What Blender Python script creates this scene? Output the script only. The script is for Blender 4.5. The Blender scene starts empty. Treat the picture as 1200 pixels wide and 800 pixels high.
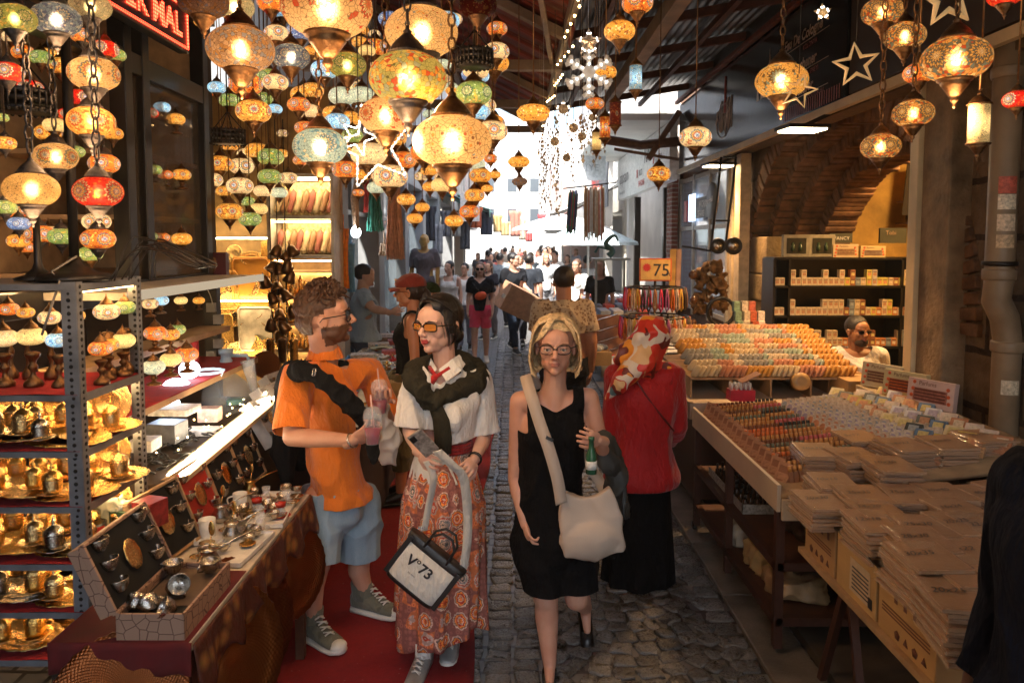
import bpy,bmesh,math,random
import numpy as np
from mathutils import Vector as V,Matrix as M,noise
random.seed(7)
PI=math.pi;R=math.radians
sc=bpy.context.scene;COL=sc.collection
TH=R(4);F=860.0;CAMZ=2.0
cd=bpy.data.cameras.new('camera');cam=bpy.data.objects.new('camera',cd);COL.objects.link(cam)
cam.location=(0,0,CAMZ);cam.rotation_euler=(PI/2-TH,0,0)
cd.sensor_width=36;cd.lens=F/1200*36;cd.shift_y=-57/1200;cd.clip_end=600;cd.clip_start=.05
cd.dof.use_dof=True;cd.dof.focus_distance=3.6;cd.dof.aperture_fstop=5.6
sc.camera=cam
FW=V((0,math.cos(TH),-math.sin(TH)));UP=V((0,math.sin(TH),math.cos(TH)));RT=V((1,0,0))
def P(px,py,Y):
 r=FW+RT*((px-600)/F)+UP*((343-py)/F)
 return V((0,0,CAMZ))+r*(Y/r.y)
def PZ(px,py,z):
 r=FW+RT*((px-600)/F)+UP*((343-py)/F)
 return V((0,0,CAMZ))+r*((z-CAMZ)/r.z)
def S(Y):return F/Y
def rgb(c,a=1):return(c[0],c[1],c[2],a)
MC={}
class NT:
 def __init__(s,name):
  s.m=bpy.data.materials.new(name);s.m.use_nodes=True;s.t=s.m.node_tree;s.t.nodes.clear()
  s.out=s.n('ShaderNodeOutputMaterial')
 def n(s,ty,**kw):
  nd=s.t.nodes.new(ty)
  for k,v in kw.items():
   if k.startswith('i_'):nd.inputs[k[2:].replace('_',' ')].default_value=v
   else:setattr(nd,k,v)
  return nd
 def l(s,a,b):s.t.links.new(a,b)
 def math(s,op,a,b=None,c=None):
  nd=s.n('ShaderNodeMath',operation=op)
  for i,x in enumerate((a,b,c)):
   if x is None:continue
   if isinstance(x,(int,float)):nd.inputs[i].default_value=x
   else:s.l(x,nd.inputs[i])
  return nd.outputs[0]
 def mix(s,f,a,b,bt='MIX'):
  nd=s.n('ShaderNodeMix',data_type='RGBA',blend_type=bt)
  for i,x in((0,f),(6,a),(7,b)):
   if isinstance(x,(int,float)):nd.inputs[i].default_value=x
   elif isinstance(x,(tuple,list)):nd.inputs[i].default_value=rgb(x)
   else:s.l(x,nd.inputs[i])
  return nd.outputs[2]
 def ramp(s,f,stops,const=False):
  nd=s.n('ShaderNodeValToRGB');cr=nd.color_ramp
  if const:cr.interpolation='CONSTANT'
  while len(cr.elements)<len(stops):cr.elements.new(.5)
  for e,(p,c)in zip(cr.elements,stops):e.position=p;e.color=rgb(c)if len(c)==3 else c
  s.l(f,nd.inputs[0]);return nd.outputs[0]
 def coord(s,kind='Object',scale=None):
  o=s.n('ShaderNodeTexCoord').outputs[kind]
  if scale is None:return o
  mp=s.n('ShaderNodeMapping');mp.inputs['Scale'].default_value=scale if hasattr(scale,'__len__')else(scale,)*3
  s.l(o,mp.inputs[0]);return mp.outputs[0]
 def noise(s,co,sc_,det=3,rough=.55):
  nd=s.n('ShaderNodeTexNoise');nd.inputs['Scale'].default_value=sc_;nd.inputs['Detail'].default_value=det
  nd.inputs['Roughness'].default_value=rough;s.l(co,nd.inputs['Vector']);return nd
 def bsdf(s,col=None,rough=.5,metal=0,bump=None,bs=.3,dist=.01,**kw):
  b=s.n('ShaderNodeBsdfPrincipled')
  def put(k,x):
   if x is None:return
   if isinstance(x,(tuple,list)):b.inputs[k].default_value=rgb(x)
   elif isinstance(x,(int,float)):b.inputs[k].default_value=x
   else:s.l(x,b.inputs[k])
  put('Base Color',col);put('Roughness',rough);put('Metallic',metal)
  for k,x in kw.items():put(k.replace('_',' '),x)
  if bump is not None:
   bn=s.n('ShaderNodeBump');bn.inputs['Strength'].default_value=bs;bn.inputs['Distance'].default_value=dist
   s.l(bump,bn.inputs['Height']);s.l(bn.outputs[0],b.inputs['Normal'])
  s.l(b.outputs[0],s.out.inputs[0]);return b
def pm(name,col,rough=.5,metal=0,var=.25,sc_=14,bs=.15,bsc=60,dist=.004,emit=0,coord='Object',obv=0,**kw):
 """everyday material: colour with uneven wear, bump, and a little variation from object to object"""
 if name in MC:return MC[name]
 t=NT(name);co=t.coord(coord)
 n1=t.noise(co,sc_,4)
 c2=tuple(max(0,x*(1-var))for x in col);c3=tuple(min(1,x*(1+var*.6))for x in col)
 c=t.ramp(n1.outputs[0],[(.3,c2),(.7,c3)])
 if obv:
  oi=t.n('ShaderNodeObjectInfo');h=t.n('ShaderNodeHueSaturation');t.l(c,h.inputs['Color'])
  t.l(t.math('MULTIPLY_ADD',oi.outputs['Random'],obv,1-obv/2),h.inputs['Value'])
  t.l(t.math('MULTIPLY_ADD',oi.outputs['Random'],obv*.08,.5-obv*.04),h.inputs['Hue']);c=h.outputs[0]
 n2=t.noise(co,bsc,3)
 r=t.math('MULTIPLY_ADD',n1.outputs[0],.3*rough,rough*.85)
 if emit:kw['Emission_Color']=c;kw['Emission_Strength']=emit
 t.bsdf(c,r,metal,n2.outputs[0],bs,dist,**kw)
 MC[name]=t.m;return t.m
def em(name,col,st):
 if name in MC:return MC[name]
 t=NT(name);e=t.n('ShaderNodeEmission');e.inputs[0].default_value=rgb(col);e.inputs[1].default_value=st
 t.l(e.outputs[0],t.out.inputs[0]);MC[name]=t.m;return t.m
def glass(name,col=(1,1,1),rough=.05,tr=.7):
 if name in MC:return MC[name]
 t=NT(name);b=t.n('ShaderNodeBsdfPrincipled');b.inputs['Base Color'].default_value=rgb(col);b.inputs['Roughness'].default_value=rough
 x=t.n('ShaderNodeBsdfTransparent');x.inputs[0].default_value=rgb(tuple(min(1,.6+.4*c)for c in col))
 mx=t.n('ShaderNodeMixShader');mx.inputs[0].default_value=tr
 t.l(b.outputs[0],mx.inputs[1]);t.l(x.outputs[0],mx.inputs[2]);t.l(mx.outputs[0],t.out.inputs[0]);MC[name]=t.m;return t.m
def frame(d,up=V((0,0,1))):
 d=V(d).normalized()
 if abs(d.dot(up))>.98:up=V((0,1,0))
 x=up.cross(d).normalized();return x,d.cross(x),d
class MB:
 def __init__(s):s.v=[];s.f=[];s.mi=[];s.sm=[];s.mats=[];s.m=0;s.X=None
 def mat(s,m):
  if m not in s.mats:s.mats.append(m)
  s.m=s.mats.index(m);return s
 def add(s,vs,fs,smooth=False):
  o=len(s.v)
  s.v+=[tuple(s.X@V(v))if s.X is not None else tuple(v)for v in vs]
  s.f+=[tuple(i+o for i in f)for f in fs];s.mi+=[s.m]*len(fs);s.sm+=[smooth]*len(fs);return s
 def box(s,c,sz,rot=None,taper=1):
  c=V(c);x,y,z=[a/2 for a in sz]
  vs=[V((sx*x*(taper if sz_>0 else 1),sy*y*(taper if sz_>0 else 1),sz_*z))for sz_ in(-1,1)for sy in(-1,1)for sx in(-1,1)]
  if rot is not None:
   if isinstance(rot,(int,float)):rot=M.Rotation(rot,3,'Z')
   vs=[rot@v for v in vs]
  return s.add([c+v for v in vs],[(0,2,3,1),(4,5,7,6),(0,1,5,4),(2,6,7,3),(0,4,6,2),(1,3,7,5)])
 def bx(s,x0,x1,y0,y1,z0,z1):return s.box(((x0+x1)/2,(y0+y1)/2,(z0+z1)/2),(x1-x0,y1-y0,z1-z0))
 def bar(s,a,b,w,h=None,up=V((0,0,1))):
  a=V(a);b=V(b);h=h or w;x,y,d=frame(b-a,up);vs=[]
  for p in(a,b):vs+=[p-x*w/2-y*h/2,p+x*w/2-y*h/2,p+x*w/2+y*h/2,p-x*w/2+y*h/2]
  return s.add(vs,[(3,2,1,0),(4,5,6,7),(0,1,5,4),(1,2,6,5),(2,3,7,6),(3,0,4,7)])
 def rings(s,rs,smooth=True,cap=True,loop=False):
  n=len(rs[0]);vs=[p for r in rs for p in r];fs=[]
  k=len(rs)
  for i in range(k-1 if not loop else k):
   a=i*n;b=((i+1)%k)*n
   fs+=[(a+j,a+(j+1)%n,b+(j+1)%n,b+j)for j in range(n)]
  if cap and not loop:fs+=[tuple(range(n))[::-1],tuple(range((k-1)*n,k*n))]
  return s.add(vs,fs,smooth)
 def tube(s,pts,r,n=6,smooth=True,loop=False):
  pts=[V(p)for p in pts];rs=r if hasattr(r,'__len__')else[r]*len(pts);out=[];px=None
  for i,p in enumerate(pts):
   if loop:d=pts[(i+1)%len(pts)]-pts[i-1]
   else:d=pts[min(i+1,len(pts)-1)]-pts[max(i-1,0)]
   if d.length<1e-9:d=V((0,0,1))
   d.normalize()
   if px is None:x,y,_=frame(d)
   else:
    x=px-d*px.dot(d)
    x=x.normalized()if x.length>1e-6 else frame(d)[0]
    y=d.cross(x)
   px=x
   out.append([p+(x*math.cos(2*PI*j/n)+y*math.sin(2*PI*j/n))*rs[i]for j in range(n)])
  return s.rings(out,smooth,loop=loop)
 def lathe(s,prof,c=(0,0,0),n=16,rot=None,smooth=True,fl=None,sy=1):
  """prof: (radius, z) from bottom to top; fl=(count, depth) flutes"""
  c=V(c);out=[]
  for r,z in prof:
   ring=[]
   for j in range(n):
    a=2*PI*j/n;q=max(r,1e-4)*(1+(fl[1]*math.cos(fl[0]*a)if fl else 0))
    p=V((q*math.cos(a),q*math.sin(a)*sy,z));ring.append(c+(rot@p if rot is not None else p))
   out.append(ring)
  return s.rings(out,smooth)
 def ell(s,c,r,rot=None,n=12,m=8):
  r=r if hasattr(r,'__len__')else(r,r,r);c=V(c);out=[]
  for i in range(m+1):
   t=PI*i/m-PI/2;q=max(math.cos(t),.01)
   ring=[]
   for j in range(n):
    a=2*PI*j/n;p=V((r[0]*q*math.cos(a),r[1]*q*math.sin(a),r[2]*math.sin(t)))
    ring.append(c+(rot@p if rot is not None else p))
   out.append(ring)
  return s.rings(out)
 def cap(s,a,b,ra,rb,n=12):
  """tapered capsule, closed"""
  a=V(a);b=V(b);d=b-a;L=max(d.length,1e-5);x,y,d=frame(d);out=[]
  for k in range(4):t=-PI/2+(k+.12)/4*PI/2;out.append((a+d*ra*math.sin(t),ra*math.cos(t)))
  ns=max(1,min(8,int(L/max(ra,rb))))
  for k in range(ns+1):f=k/ns;out.append((a+d*L*f,ra+(rb-ra)*f))
  for k in range(4):t=(k+.88)/4*PI/2;out.append((b+d*rb*math.sin(t),rb*math.cos(t)))
  return s.rings([[p+(x*math.cos(2*PI*j/n)+y*math.sin(2*PI*j/n))*r for j in range(n)]for p,r in out])
 def quad(s,a,b,c,d):return s.add([a,b,c,d],[(0,1,2,3)])
 def prism(s,poly,fn,d0,d1):
  """2-D polygon extruded: fn(u, v, d) -> point"""
  n=len(poly);vs=[fn(u,v,d0)for u,v in poly]+[fn(u,v,d1)for u,v in poly]
  return s.add(vs,[tuple(range(n))[::-1],tuple(range(n,2*n))]+[(i,(i+1)%n,n+(i+1)%n,n+i)for i in range(n)])
 def sheet(s,nu,nv,fn,smooth=True):
  vs=[fn(i/nu,j/nv)for j in range(nv+1)for i in range(nu+1)]
  return s.add(vs,[(j*(nu+1)+i,j*(nu+1)+i+1,(j+1)*(nu+1)+i+1,(j+1)*(nu+1)+i)for j in range(nv)for i in range(nu)],smooth)
 def mesh(s,name,org=(0,0,0)):
  me=bpy.data.meshes.new(name);o=V(org)
  me.from_pydata([(v[0]-o.x,v[1]-o.y,v[2]-o.z)for v in s.v],[],s.f)
  for m in s.mats:me.materials.append(m)
  me.polygons.foreach_set('material_index',s.mi);me.polygons.foreach_set('use_smooth',s.sm)
  bm=bmesh.new();bm.from_mesh(me);bmesh.ops.recalc_face_normals(bm,faces=bm.faces);bm.to_mesh(me);bm.free()
  me.update();return me
 def build(s,name,mats=None,parent=None,org=None,bevel=0,solid=0):
  if mats is not None:s.mats=mats if isinstance(mats,list)else[mats]
  if org is None:org=tuple(wloc(parent))if parent is not None else(0,0,0)
  return obj(name,s.mesh(name,org),parent,org if parent is None else None,bevel,solid)
def wloc(o):
 p=V((0,0,0))
 while o is not None:p=p+V(o.location);o=o.parent
 return p
def obj(name,me,parent=None,loc=None,bevel=0,solid=0):
 o=bpy.data.objects.new(name,me);COL.objects.link(o)
 if parent is not None:o.parent=parent
 if loc is not None:o.location=loc
 if bevel:
  b=o.modifiers.new('bevel','BEVEL');b.width=bevel;b.segments=2;b.limit_method='ANGLE'
 if solid:
  b=o.modifiers.new('solid','SOLIDIFY');b.thickness=solid
 return o
def tag(o,label=None,cat=None,group=None,kind=None):
 if label:o['label']=label
 if cat:o['category']=cat
 if group:o['group']=group
 if kind:o['kind']=kind
 return o
def empty(name,loc,label=None,cat=None,group=None,rz=0):
 o=bpy.data.objects.new(name,None);COL.objects.link(o);o.location=loc;o.rotation_euler=(0,0,rz);o.empty_display_size=.1
 return tag(o,label,cat,group)
KIDS={}
def copy_tree(o,loc=None,label=None,rot=None,scale=None,mats=None):
 def kids(x):return[c for c in COL.objects if c.parent==x]
 if o.name not in KIDS:KIDS[o.name]=[(c,kids(c))for c in kids(o)]
 c=o.copy();COL.objects.link(c)
 if label:c['label']=label
 if loc is not None:c.location=loc
 if rot is not None:c.rotation_euler=rot
 if scale is not None:c.scale=scale if hasattr(scale,'__len__')else(scale,)*3
 new=[]
 for k,gs in KIDS[o.name]:
  d=k.copy();COL.objects.link(d);d.parent=c;new.append(d)
  for g in gs:e=g.copy();COL.objects.link(e);e.parent=d
 if mats:
  for d in[c]+new:
   if d.type=='MESH' and d.name.split('.')[0]in mats:
    d.material_slots[0].link='OBJECT';d.material_slots[0].material=mats[d.name.split('.')[0]]
 return c
def textmb(s,size,mb,fn,bold=0,shear=0,space=1,thick=.0):
 """writing as flat mesh: fn(u, v) -> point, u v in metres from the lower left of the text; returns its width"""
 cu=bpy.data.curves.new('t','FONT');cu.body=s;cu.size=size;cu.offset=bold;cu.shear=shear;cu.space_character=space;cu.resolution_u=3
 o=bpy.data.objects.new('t',cu);COL.objects.link(o);bpy.context.view_layer.update()
 me=o.to_mesh();vs=[tuple(v.co)for v in me.vertices];fs=[tuple(p.vertices)for p in me.polygons]
 o.to_mesh_clear();bpy.data.objects.remove(o);bpy.data.curves.remove(cu)
 if vs:
  x0=min(v[0]for v in vs);mb.add([fn(v[0]-x0,v[1])for v in vs],fs);return max(v[0]for v in vs)-x0
 return 0
def lettering(parent,s,size,mat,o,u,v,**kw):
 """text on a plane: origin o, unit vectors u (reading) and v (up)"""
 mb=MB().mat(mat);o=V(o);u=V(u).normalized();v=V(v).normalized()
 textmb(s,size,mb,lambda a,b:o+u*a+v*b,**kw)
 return mb.build('lettering',None,parent)
BRASS=pm('dark_brass',(.13,.065,.03),.35,.85,.4,20,.3,80)
GOLD=pm('gold_plate',(.75,.46,.14),.26,1,.25,30,.5,140,.003,obv=.3)
SILVER=pm('silver_plate',(.62,.58,.52),.25,1,.3,40,.5,160,.003,obv=.2)
BLACK=pm('black_paint',(.012,.011,.011),.35)
DARK=pm('dark_metal',(.03,.025,.022),.4,.6)
GREY=pm('grey_painted_steel',(.2,.21,.23),.45,.3,.35,9,.1,50)
RED=pm('red_felt',(.32,.01,.012),.95,0,.3,30,.3,300)
WHITE=pm('white_plastic',(.75,.74,.7),.35)
CARD=pm('cardboard',(.42,.25,.11),.85,0,.25,8,.3,90,obv=.25)
CREAM=pm('cream_paint',(.55,.42,.26),.7,0,.3,4,.3,30)
WOOD=pm('brown_wood',(.10,.04,.02),.6,0,.4,12,.2,60)
LWOOD=pm('light_wood',(.42,.26,.13),.6,0,.3,9,.2,50)
CLEAR=glass('clear_plastic',(.85,.9,.95),.08,.75)
def ground_mat():
 t=NT('pavement_ground');co=t.coord()
 br=t.n('ShaderNodeTexBrick');br.inputs['Scale'].default_value=1;br.inputs['Brick Width'].default_value=.14;br.inputs['Row Height'].default_value=.11
 br.inputs['Mortar Size'].default_value=.012;br.inputs['Color1'].default_value=(.2,.19,.18,1);br.inputs['Color2'].default_value=(.13,.125,.12,1);br.inputs['Mortar'].default_value=(.04,.035,.03,1)
 n=t.noise(co,3);va=t.n('ShaderNodeVectorMath',operation='MULTIPLY_ADD');t.l(n.outputs['Color'],va.inputs[0]);va.inputs[1].default_value=(.04,.04,0);t.l(co,va.inputs[2]);t.l(va.outputs[0],br.inputs['Vector'])
 t.bsdf(t.mix(.35,br.outputs[0],n.outputs['Color'],'MULTIPLY'),.45,0,br.outputs['Fac'],-.6,.02);return t.m
g=MB();g.quad((-60,-40,.004),(60,-40,.004),(60,220,.004),(-60,220,.004));tag(g.build('ground',ground_mat()),kind='structure')
def stone_mat():
 t=NT('cobble_stone');co=t.coord();n=t.noise(co,7,5);n2=t.noise(co,90,4)
 gi=t.n('ShaderNodeNewGeometry');rnd=gi.outputs['Random Per Island']
 c=t.mix(t.math('MULTIPLY',rnd,.8),(.2,.19,.18),(.06,.056,.052))
 c=t.mix(.5,c,t.ramp(n.outputs[0],[(.35,(.35,.33,.31)),(.65,(1,1,1))]),'MULTIPLY')
 t.bsdf(c,t.math('MULTIPLY_ADD',n2.outputs[0],.32,.13),0,t.math('ADD',n2.outputs[0],t.math('MULTIPLY',t.noise(co,28,4).outputs[0],1.6)),.8,.008);return t.m
def stone(mb,cx,cy,w,d,a=0):
 """one worn sett: bevelled, uneven, domed"""
 h=.010+random.random()*.008;ca,sa=math.cos(a),math.sin(a);tl=(random.uniform(-.04,.04),random.uniform(-.05,.05))
 j=[(random.uniform(-.011,.011),random.uniform(-.011,.011))for _ in range(8)]
 def ring(s_,z):
  pts=[]
  for k,(u,v)in enumerate(((-1,-.7),(-.7,-1),(.7,-1),(1,-.7),(1,.7),(.7,1),(-.7,1),(-1,.7))):
   x=u*w/2*s_+j[k][0];y=v*d/2*s_+j[k][1];pts.append((cx+x*ca-y*sa,cy+x*sa+y*ca,z+(x*tl[0]+y*tl[1]if z>0 else 0)))
  return pts
 mb.rings([ring(1,-.01),ring(.99,h*.72),ring(.93,h),ring(.6,h*1.10),ring(.3,h*1.12)])
cb=MB()
for col,(x0,w)in enumerate(((-.13,.135),(.012,.125),(-.275,.13))):
 y=1.6
 while y<15:
  d=random.uniform(.085,.115);stone(cb,x0+w/2+random.uniform(-.004,.004),y+d/2,w-.008,d-.010,random.uniform(-.05,.05));y+=d
y=1.4;k=0
while y<15:
 x=.155+(k%2)*.03
 while x<1.02:
  w=random.uniform(.08,.13);u=(x+w/2-.58)/.44;bow=-.22*(1-u*u);sl=.22*2*u/.44
  stone(cb,x+w/2,y+bow,w-.009,.092,math.atan(sl)*.9+random.uniform(-.06,.06));x+=w
 y+=.104;k+=1
xx=1.03
y=1.4
while y<15:
 d=random.uniform(.1,.16);stone(cb,1.1,y+d/2,.13,d-.01,random.uniform(-.06,.06));y+=d
tag(cb.build('cobblestone_road',stone_mat()),kind='structure')
gt=MB()
y=1.2
while y<11:
 L=random.uniform(.7,1.1);gt.box((1.30,y+L/2,.012),(.24,L-.012,.03),rot=random.uniform(-.004,.004));y+=L
tag(gt.build('gutter_path',pm('worn_gutter_stone',(.16,.13,.1),.5,0,.5,5,.5,60,.01),bevel=.006),kind='structure')
sw=MB();sw.bx(1.44,6.2,1,9.5,-.02,.05);tag(sw.build('shop_pavement',pm('shop_floor_tiles',(.1,.075,.055),.5,0,.4,3,.3,30)),kind='structure')
t=NT('red_carpet');co=t.coord();n=t.noise(co,2.5,5);n2=t.noise(co,400,2);n3=t.noise(co,40,3)
c=t.mix(t.math('MULTIPLY',n3.outputs[0],.8),(.42,.012,.014),(.2,.004,.006));c=t.mix(.5,c,n.outputs['Color'],'MULTIPLY')
spk=t.ramp(t.noise(co,55,1).outputs[0],[(.74,(0,0,0)),(.77,(1,1,1))]);c=t.mix(t.math('MULTIPLY',spk,.25),c,(.5,.4,.35))
t.bsdf(c,.95,0,n2.outputs[0],.6,.006);CARPET=t.m
cp=MB();cp.sheet(24,90,lambda u,v:V((-1.7+u*(1.50+.02*math.sin(v*9)+.012*math.sin(v*31)),1.3+v*7.6,.034+.006*noise.noise(V((u*5,v*20,0)))+.004*noise.noise(V((u*14,v*60,3))))))
tag(cp.build('carpet',CARPET,solid=.008),'worn red carpet laid along the left stalls over the cobbles','carpet')
def brickmat(name,c1,c2,mortar,bw,bh,ms=.012,plane='xz',dist=.03,rough=.85):
 t=NT(name);co=t.coord();sp=t.n('ShaderNodeSeparateXYZ');t.l(co,sp.inputs[0]);cb_=t.n('ShaderNodeCombineXYZ')
 a,b=('XYZ'.index(plane[0].upper()),'XYZ'.index(plane[1].upper()));t.l(sp.outputs[a],cb_.inputs[0]);t.l(sp.outputs[b],cb_.inputs[1])
 n=t.noise(co,6,5);va=t.n('ShaderNodeVectorMath',operation='MULTIPLY_ADD');t.l(n.outputs['Color'],va.inputs[0]);va.inputs[1].default_value=(.03,.03,0);t.l(cb_.outputs[0],va.inputs[2])
 br=t.n('ShaderNodeTexBrick');br.inputs['Scale'].default_value=1;br.inputs['Brick Width'].default_value=bw;br.inputs['Row Height'].default_value=bh;br.inputs['Mortar Size'].default_value=ms
 br.inputs['Color1'].default_value=rgb(c1);br.inputs['Color2'].default_value=rgb(c2);br.inputs['Mortar'].default_value=rgb(mortar);t.l(va.outputs[0],br.inputs['Vector'])
 c=t.mix(.7,br.outputs[0],t.ramp(n.outputs[0],[(.3,(.35,.3,.25)),(.7,(1,1,1))]),'MULTIPLY')
 hgt=t.math('ADD',t.math('MULTIPLY',br.outputs['Fac'],-1),t.math('MULTIPLY',t.noise(co,25,5).outputs[0],.9))
 t.bsdf(c,rough,0,hgt,.8,dist);return t.m
STONE=brickmat('old_stone_blocks',(.22,.15,.09),(.15,.095,.055),(.05,.03,.02),.62,.34,.02,'yz')
BRICKV=pm('old_thin_brick',(.2,.1,.05),.85,0,.55,9,.6,50,.01)
PLASTER=pm('ochre_plaster',(.50,.31,.08),.8,0,.45,3,.4,25,.01)
DW_=pm('roof_boards',(.06,.04,.03),.8)
WX=2.8
rb=empty('stone_building',(WX,4,0),'old stone shop building with a brick arch over its open front, behind the perfume stall','building')
w=MB().mat(STONE)
w.bx(WX,WX+.6,1.0,4.52,0,4.6)
w.bx(WX+.05,WX+.6,8.72,9.3,0,4.6)
cy,rz,ry=6.62,1.78,2.06;zs=1.42
N=22
pts=[(cy+ry*math.cos(PI*i/N),zs+rz*math.sin(PI*i/N))for i in range(N+1)]
for i in range(N):
 (ya,za),(yb,zb)=pts[i],pts[i+1]
 w.add([(WX,ya,za),(WX,yb,zb),(WX,yb,4.6),(WX,ya,4.6),(WX+.3,ya,za),(WX+.3,yb,zb),(WX+.3,yb,4.6),(WX+.3,ya,4.6)],[(0,1,2,3),(7,6,5,4),(0,4,5,1)])
w.bx(WX+.04,WX+.5,8.66,8.75,0,4.6)
w.build('wall',None,rb)
vb=MB()
for q,(xa,xb,dr)in enumerate(((WX-.03,WX+.16,.0),(WX+.16,WX+.36,-.13),(WX+.36,WX+.60,-.27),(WX+.60,WX+.92,-.42))):
 n=64
 for i in range(n):
  a0=PI*(i+.08)/n;a1=PI*(i+.90)/n;jr=random.uniform(-.022,.022);jx=random.uniform(-.012,.012)
  Ro=1.0
  def pt(a,r,x):return(x,cy+(ry+r)*math.cos(a),zs+(rz+r)*math.sin(a))
  ri,ro=dr+jr-.02,dr+.22
  vb.add([pt(a0,ri,xa+jx),pt(a1,ri,xa+jx),pt(a1,ro,xa+jx),pt(a0,ro,xa+jx),pt(a0,ri,xb),pt(a1,ri,xb),pt(a1,ro,xb),pt(a0,ro,xb)],[(0,1,2,3),(7,6,5,4),(0,4,5,1),(1,5,6,2),(3,7,4,0),(2,6,7,3)])
 m_=MB()
vb.build('brick_arch',BRICKV,rb,bevel=.008)
pj=MB();z=0
while z<zs+.25:
 h=random.choice((.1,.16,.3,.42));d=random.uniform(-.03,.03)
 pj.bx(WX-.02+d,WX+.62,8.18+random.uniform(-.05,.05)-(.22 if z>1.0 else 0),8.68,z,z+h-.01);z+=h
pj.build('stone_pier',pm('pier_stone',(.36,.25,.12),.85,0,.45,5,.7,30,.02),rb,bevel=.015)
it=MB().mat(PLASTER);it.bx(WX+.3,6.3,8.75,8.95,0,4.2);it.bx(6.1,6.3,4.0,8.9,0,4.2);it.bx(WX+.3,6.3,4.1,4.3,0,4.2);it.bx(WX+1.5,6.3,4.0,8.9,3.3,3.5)
it.build('inner_wall',None,rb)
rf_=MB();rf_.bx(WX+.02,6.3,1.0,9.3,4.56,4.7);rf_.build('roof',DW_,rb)
pl=empty('pillar',P(1105,480,4.72)*1,'tall pale plastered pillar at the near side of the arched shop front','pillar');pl.location.z=0
q=MB();q.bx(2.66,3.0,4.5,4.8,0,4.4);q.build('shaft',pm('pillar_plaster',(.27,.18,.10),.75,0,.55,5,.6,25,.02),pl,bevel=.012)
q=MB();q.bx(2.63,2.68,4.80,4.9,0,4.4);q.build('trim_strip',pm('cream_trim',(.6,.46,.27),.6,0,.2,4),pl,bevel=.004)
p2_=MB();p2_.bx(2.6,2.72,8.42,8.62,0,3.0);tag(p2_.build('post',pm('post_paint',(.6,.47,.3),.6),bevel=.006),'slim pale post standing at the far side of the arched shop front','post')
p2_=MB();p2_.bx(2.7,2.76,9.05,9.13,0,3.0);p2_.bx(2.72,2.9,8.8,9.0,0,3.1);tag(p2_.build('post',pm('post_paint',0),bevel=.006),'narrow wooden post just beyond the slim pale post','post')
dp=empty('drain_pipe',P(1180,480,4.0),'thick beige drain pipe with stickers running up the stone wall','pipe');dp.location.z=0
DP=pm('beige_pipe',(.25,.17,.10),.5,0,.25,6,.1,30)
a=P(1183,60,4.0);px_,py_=a.x,a.y
q=MB().mat(DP);q.tube([(px_,py_,4.4),(px_,py_,1.78),(px_-.01,py_,1.68),(px_+.06,py_+.03,1.58),(px_+.09,py_+.04,1.45),(px_+.09,py_+.04,.05)],.072,14)
for z in(2.9,1.82,1.42,.9):q.lathe([(.08,-.03),(.083,-.02),(.083,.02),(.08,.03)],(px_+(.09 if z<1.6 else 0),py_+(.04 if z<1.6 else 0),z),14)
q.build('pipe_run',None,dp)
q=MB();q.lathe([(.086,-.012),(.088,0),(.086,.012)],(px_,py_,1.88),14);q.build('clamp',DARK,dp)
for k,(z,h,c)in enumerate(((2.30,.09,(.5,.1,.06)),(2.21,.08,(.7,.6,.45)),(2.10,.09,(.65,.5,.35)),(2.0,.07,(.6,.42,.25)),(1.2,.08,(.6,.5,.35)))):
 q=MB().mat(pm('sticker_%d'%k,c,.6,0,.5,60));x0=px_+(.09 if z<1.6 else 0);y0=py_+(.04 if z<1.6 else 0)
 q.sheet(6,1,lambda u,v:V((x0+.0755*math.cos(R(-140+u*70)),y0+.0755*math.sin(R(-140+u*70)),z-h/2+h*v)));q.build('sticker',None,dp)
cnd=MB();cnd.tube([(WX-.05,8.95,3.2),(WX-.05,8.95,0.1)],.035,10);cnd.tube([(WX-.05,9.25,3.2),(WX-.05,9.25,1.6),(WX-.0,9.3,1.4),(WX-.0,9.3,0.1)],.045,10)
tag(cnd.build('service_pipe',pm('pale_conduit',(.45,.34,.22),.6)),'pair of thin pale pipes on the wall beyond the arch','pipe')
XS=2.5
fs=empty('shop_sign',(XS,7.5,3.05),'long glossy black fascia sign over the perfume shop with thin gold script','sign')
q=MB();q.bx(XS,XS+.12,5.6,11.1,3.07,4.02)
t=NT('glossy_black_sign');t.bsdf((.012,.013,.016),.16,0,t.noise(t.coord(),2).outputs[0],.12,.02);q.build('board',t.m,fs)
q=MB();q.bx(XS-.03,XS+.02,3.6,11.1,3.0,3.066);q.build('bottom_trim',pm('cream_trim',0),fs,bevel=.004)
q=MB();q.bar((XS-.04,1.2,4.06),(XS-.04,11.15,4.06),.05);q.build('top_rail',pm('rusty_rail',(.16,.035,.015),.7,.3,.5),fs)
GS=pm('sign_gold',(.42,.28,.18),.4,.3);GR=pm('sign_red_letters',(.3,.04,.02),.5)
XV=XS-.004;U=(0,-1,0);W_=(0,0,1)
lettering(fs,'Eau De Cologne',.125,GS,(XV,6.86,3.72),U,W_,bold=.004,shear=.15)
lettering(fs,'KOLONYA',.06,GR,(XV,6.42,3.63),U,W_)
lettering(fs,'Air-Freshener',.125,GS,(XV,6.86,3.48),U,W_,bold=.004,shear=.15)
lettering(fs,'ODA SPREYI',.06,GR,(XV,6.42,3.40),U,W_)
lettering(fs,'Diffuser',.125,GS,(XV,6.60,3.27),U,W_,bold=.004,shear=.15)
lettering(fs,'ODA KOKUSU',.05,GR,(XV,6.30,3.20),U,W_)
q=MB().mat(GS)
for z in(3.69,3.455,3.245):q.bx(XV-.001,XV,5.9,6.9,z,z+.006)
q.build('underline',None,fs)
q=MB().mat(GR)
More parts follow.
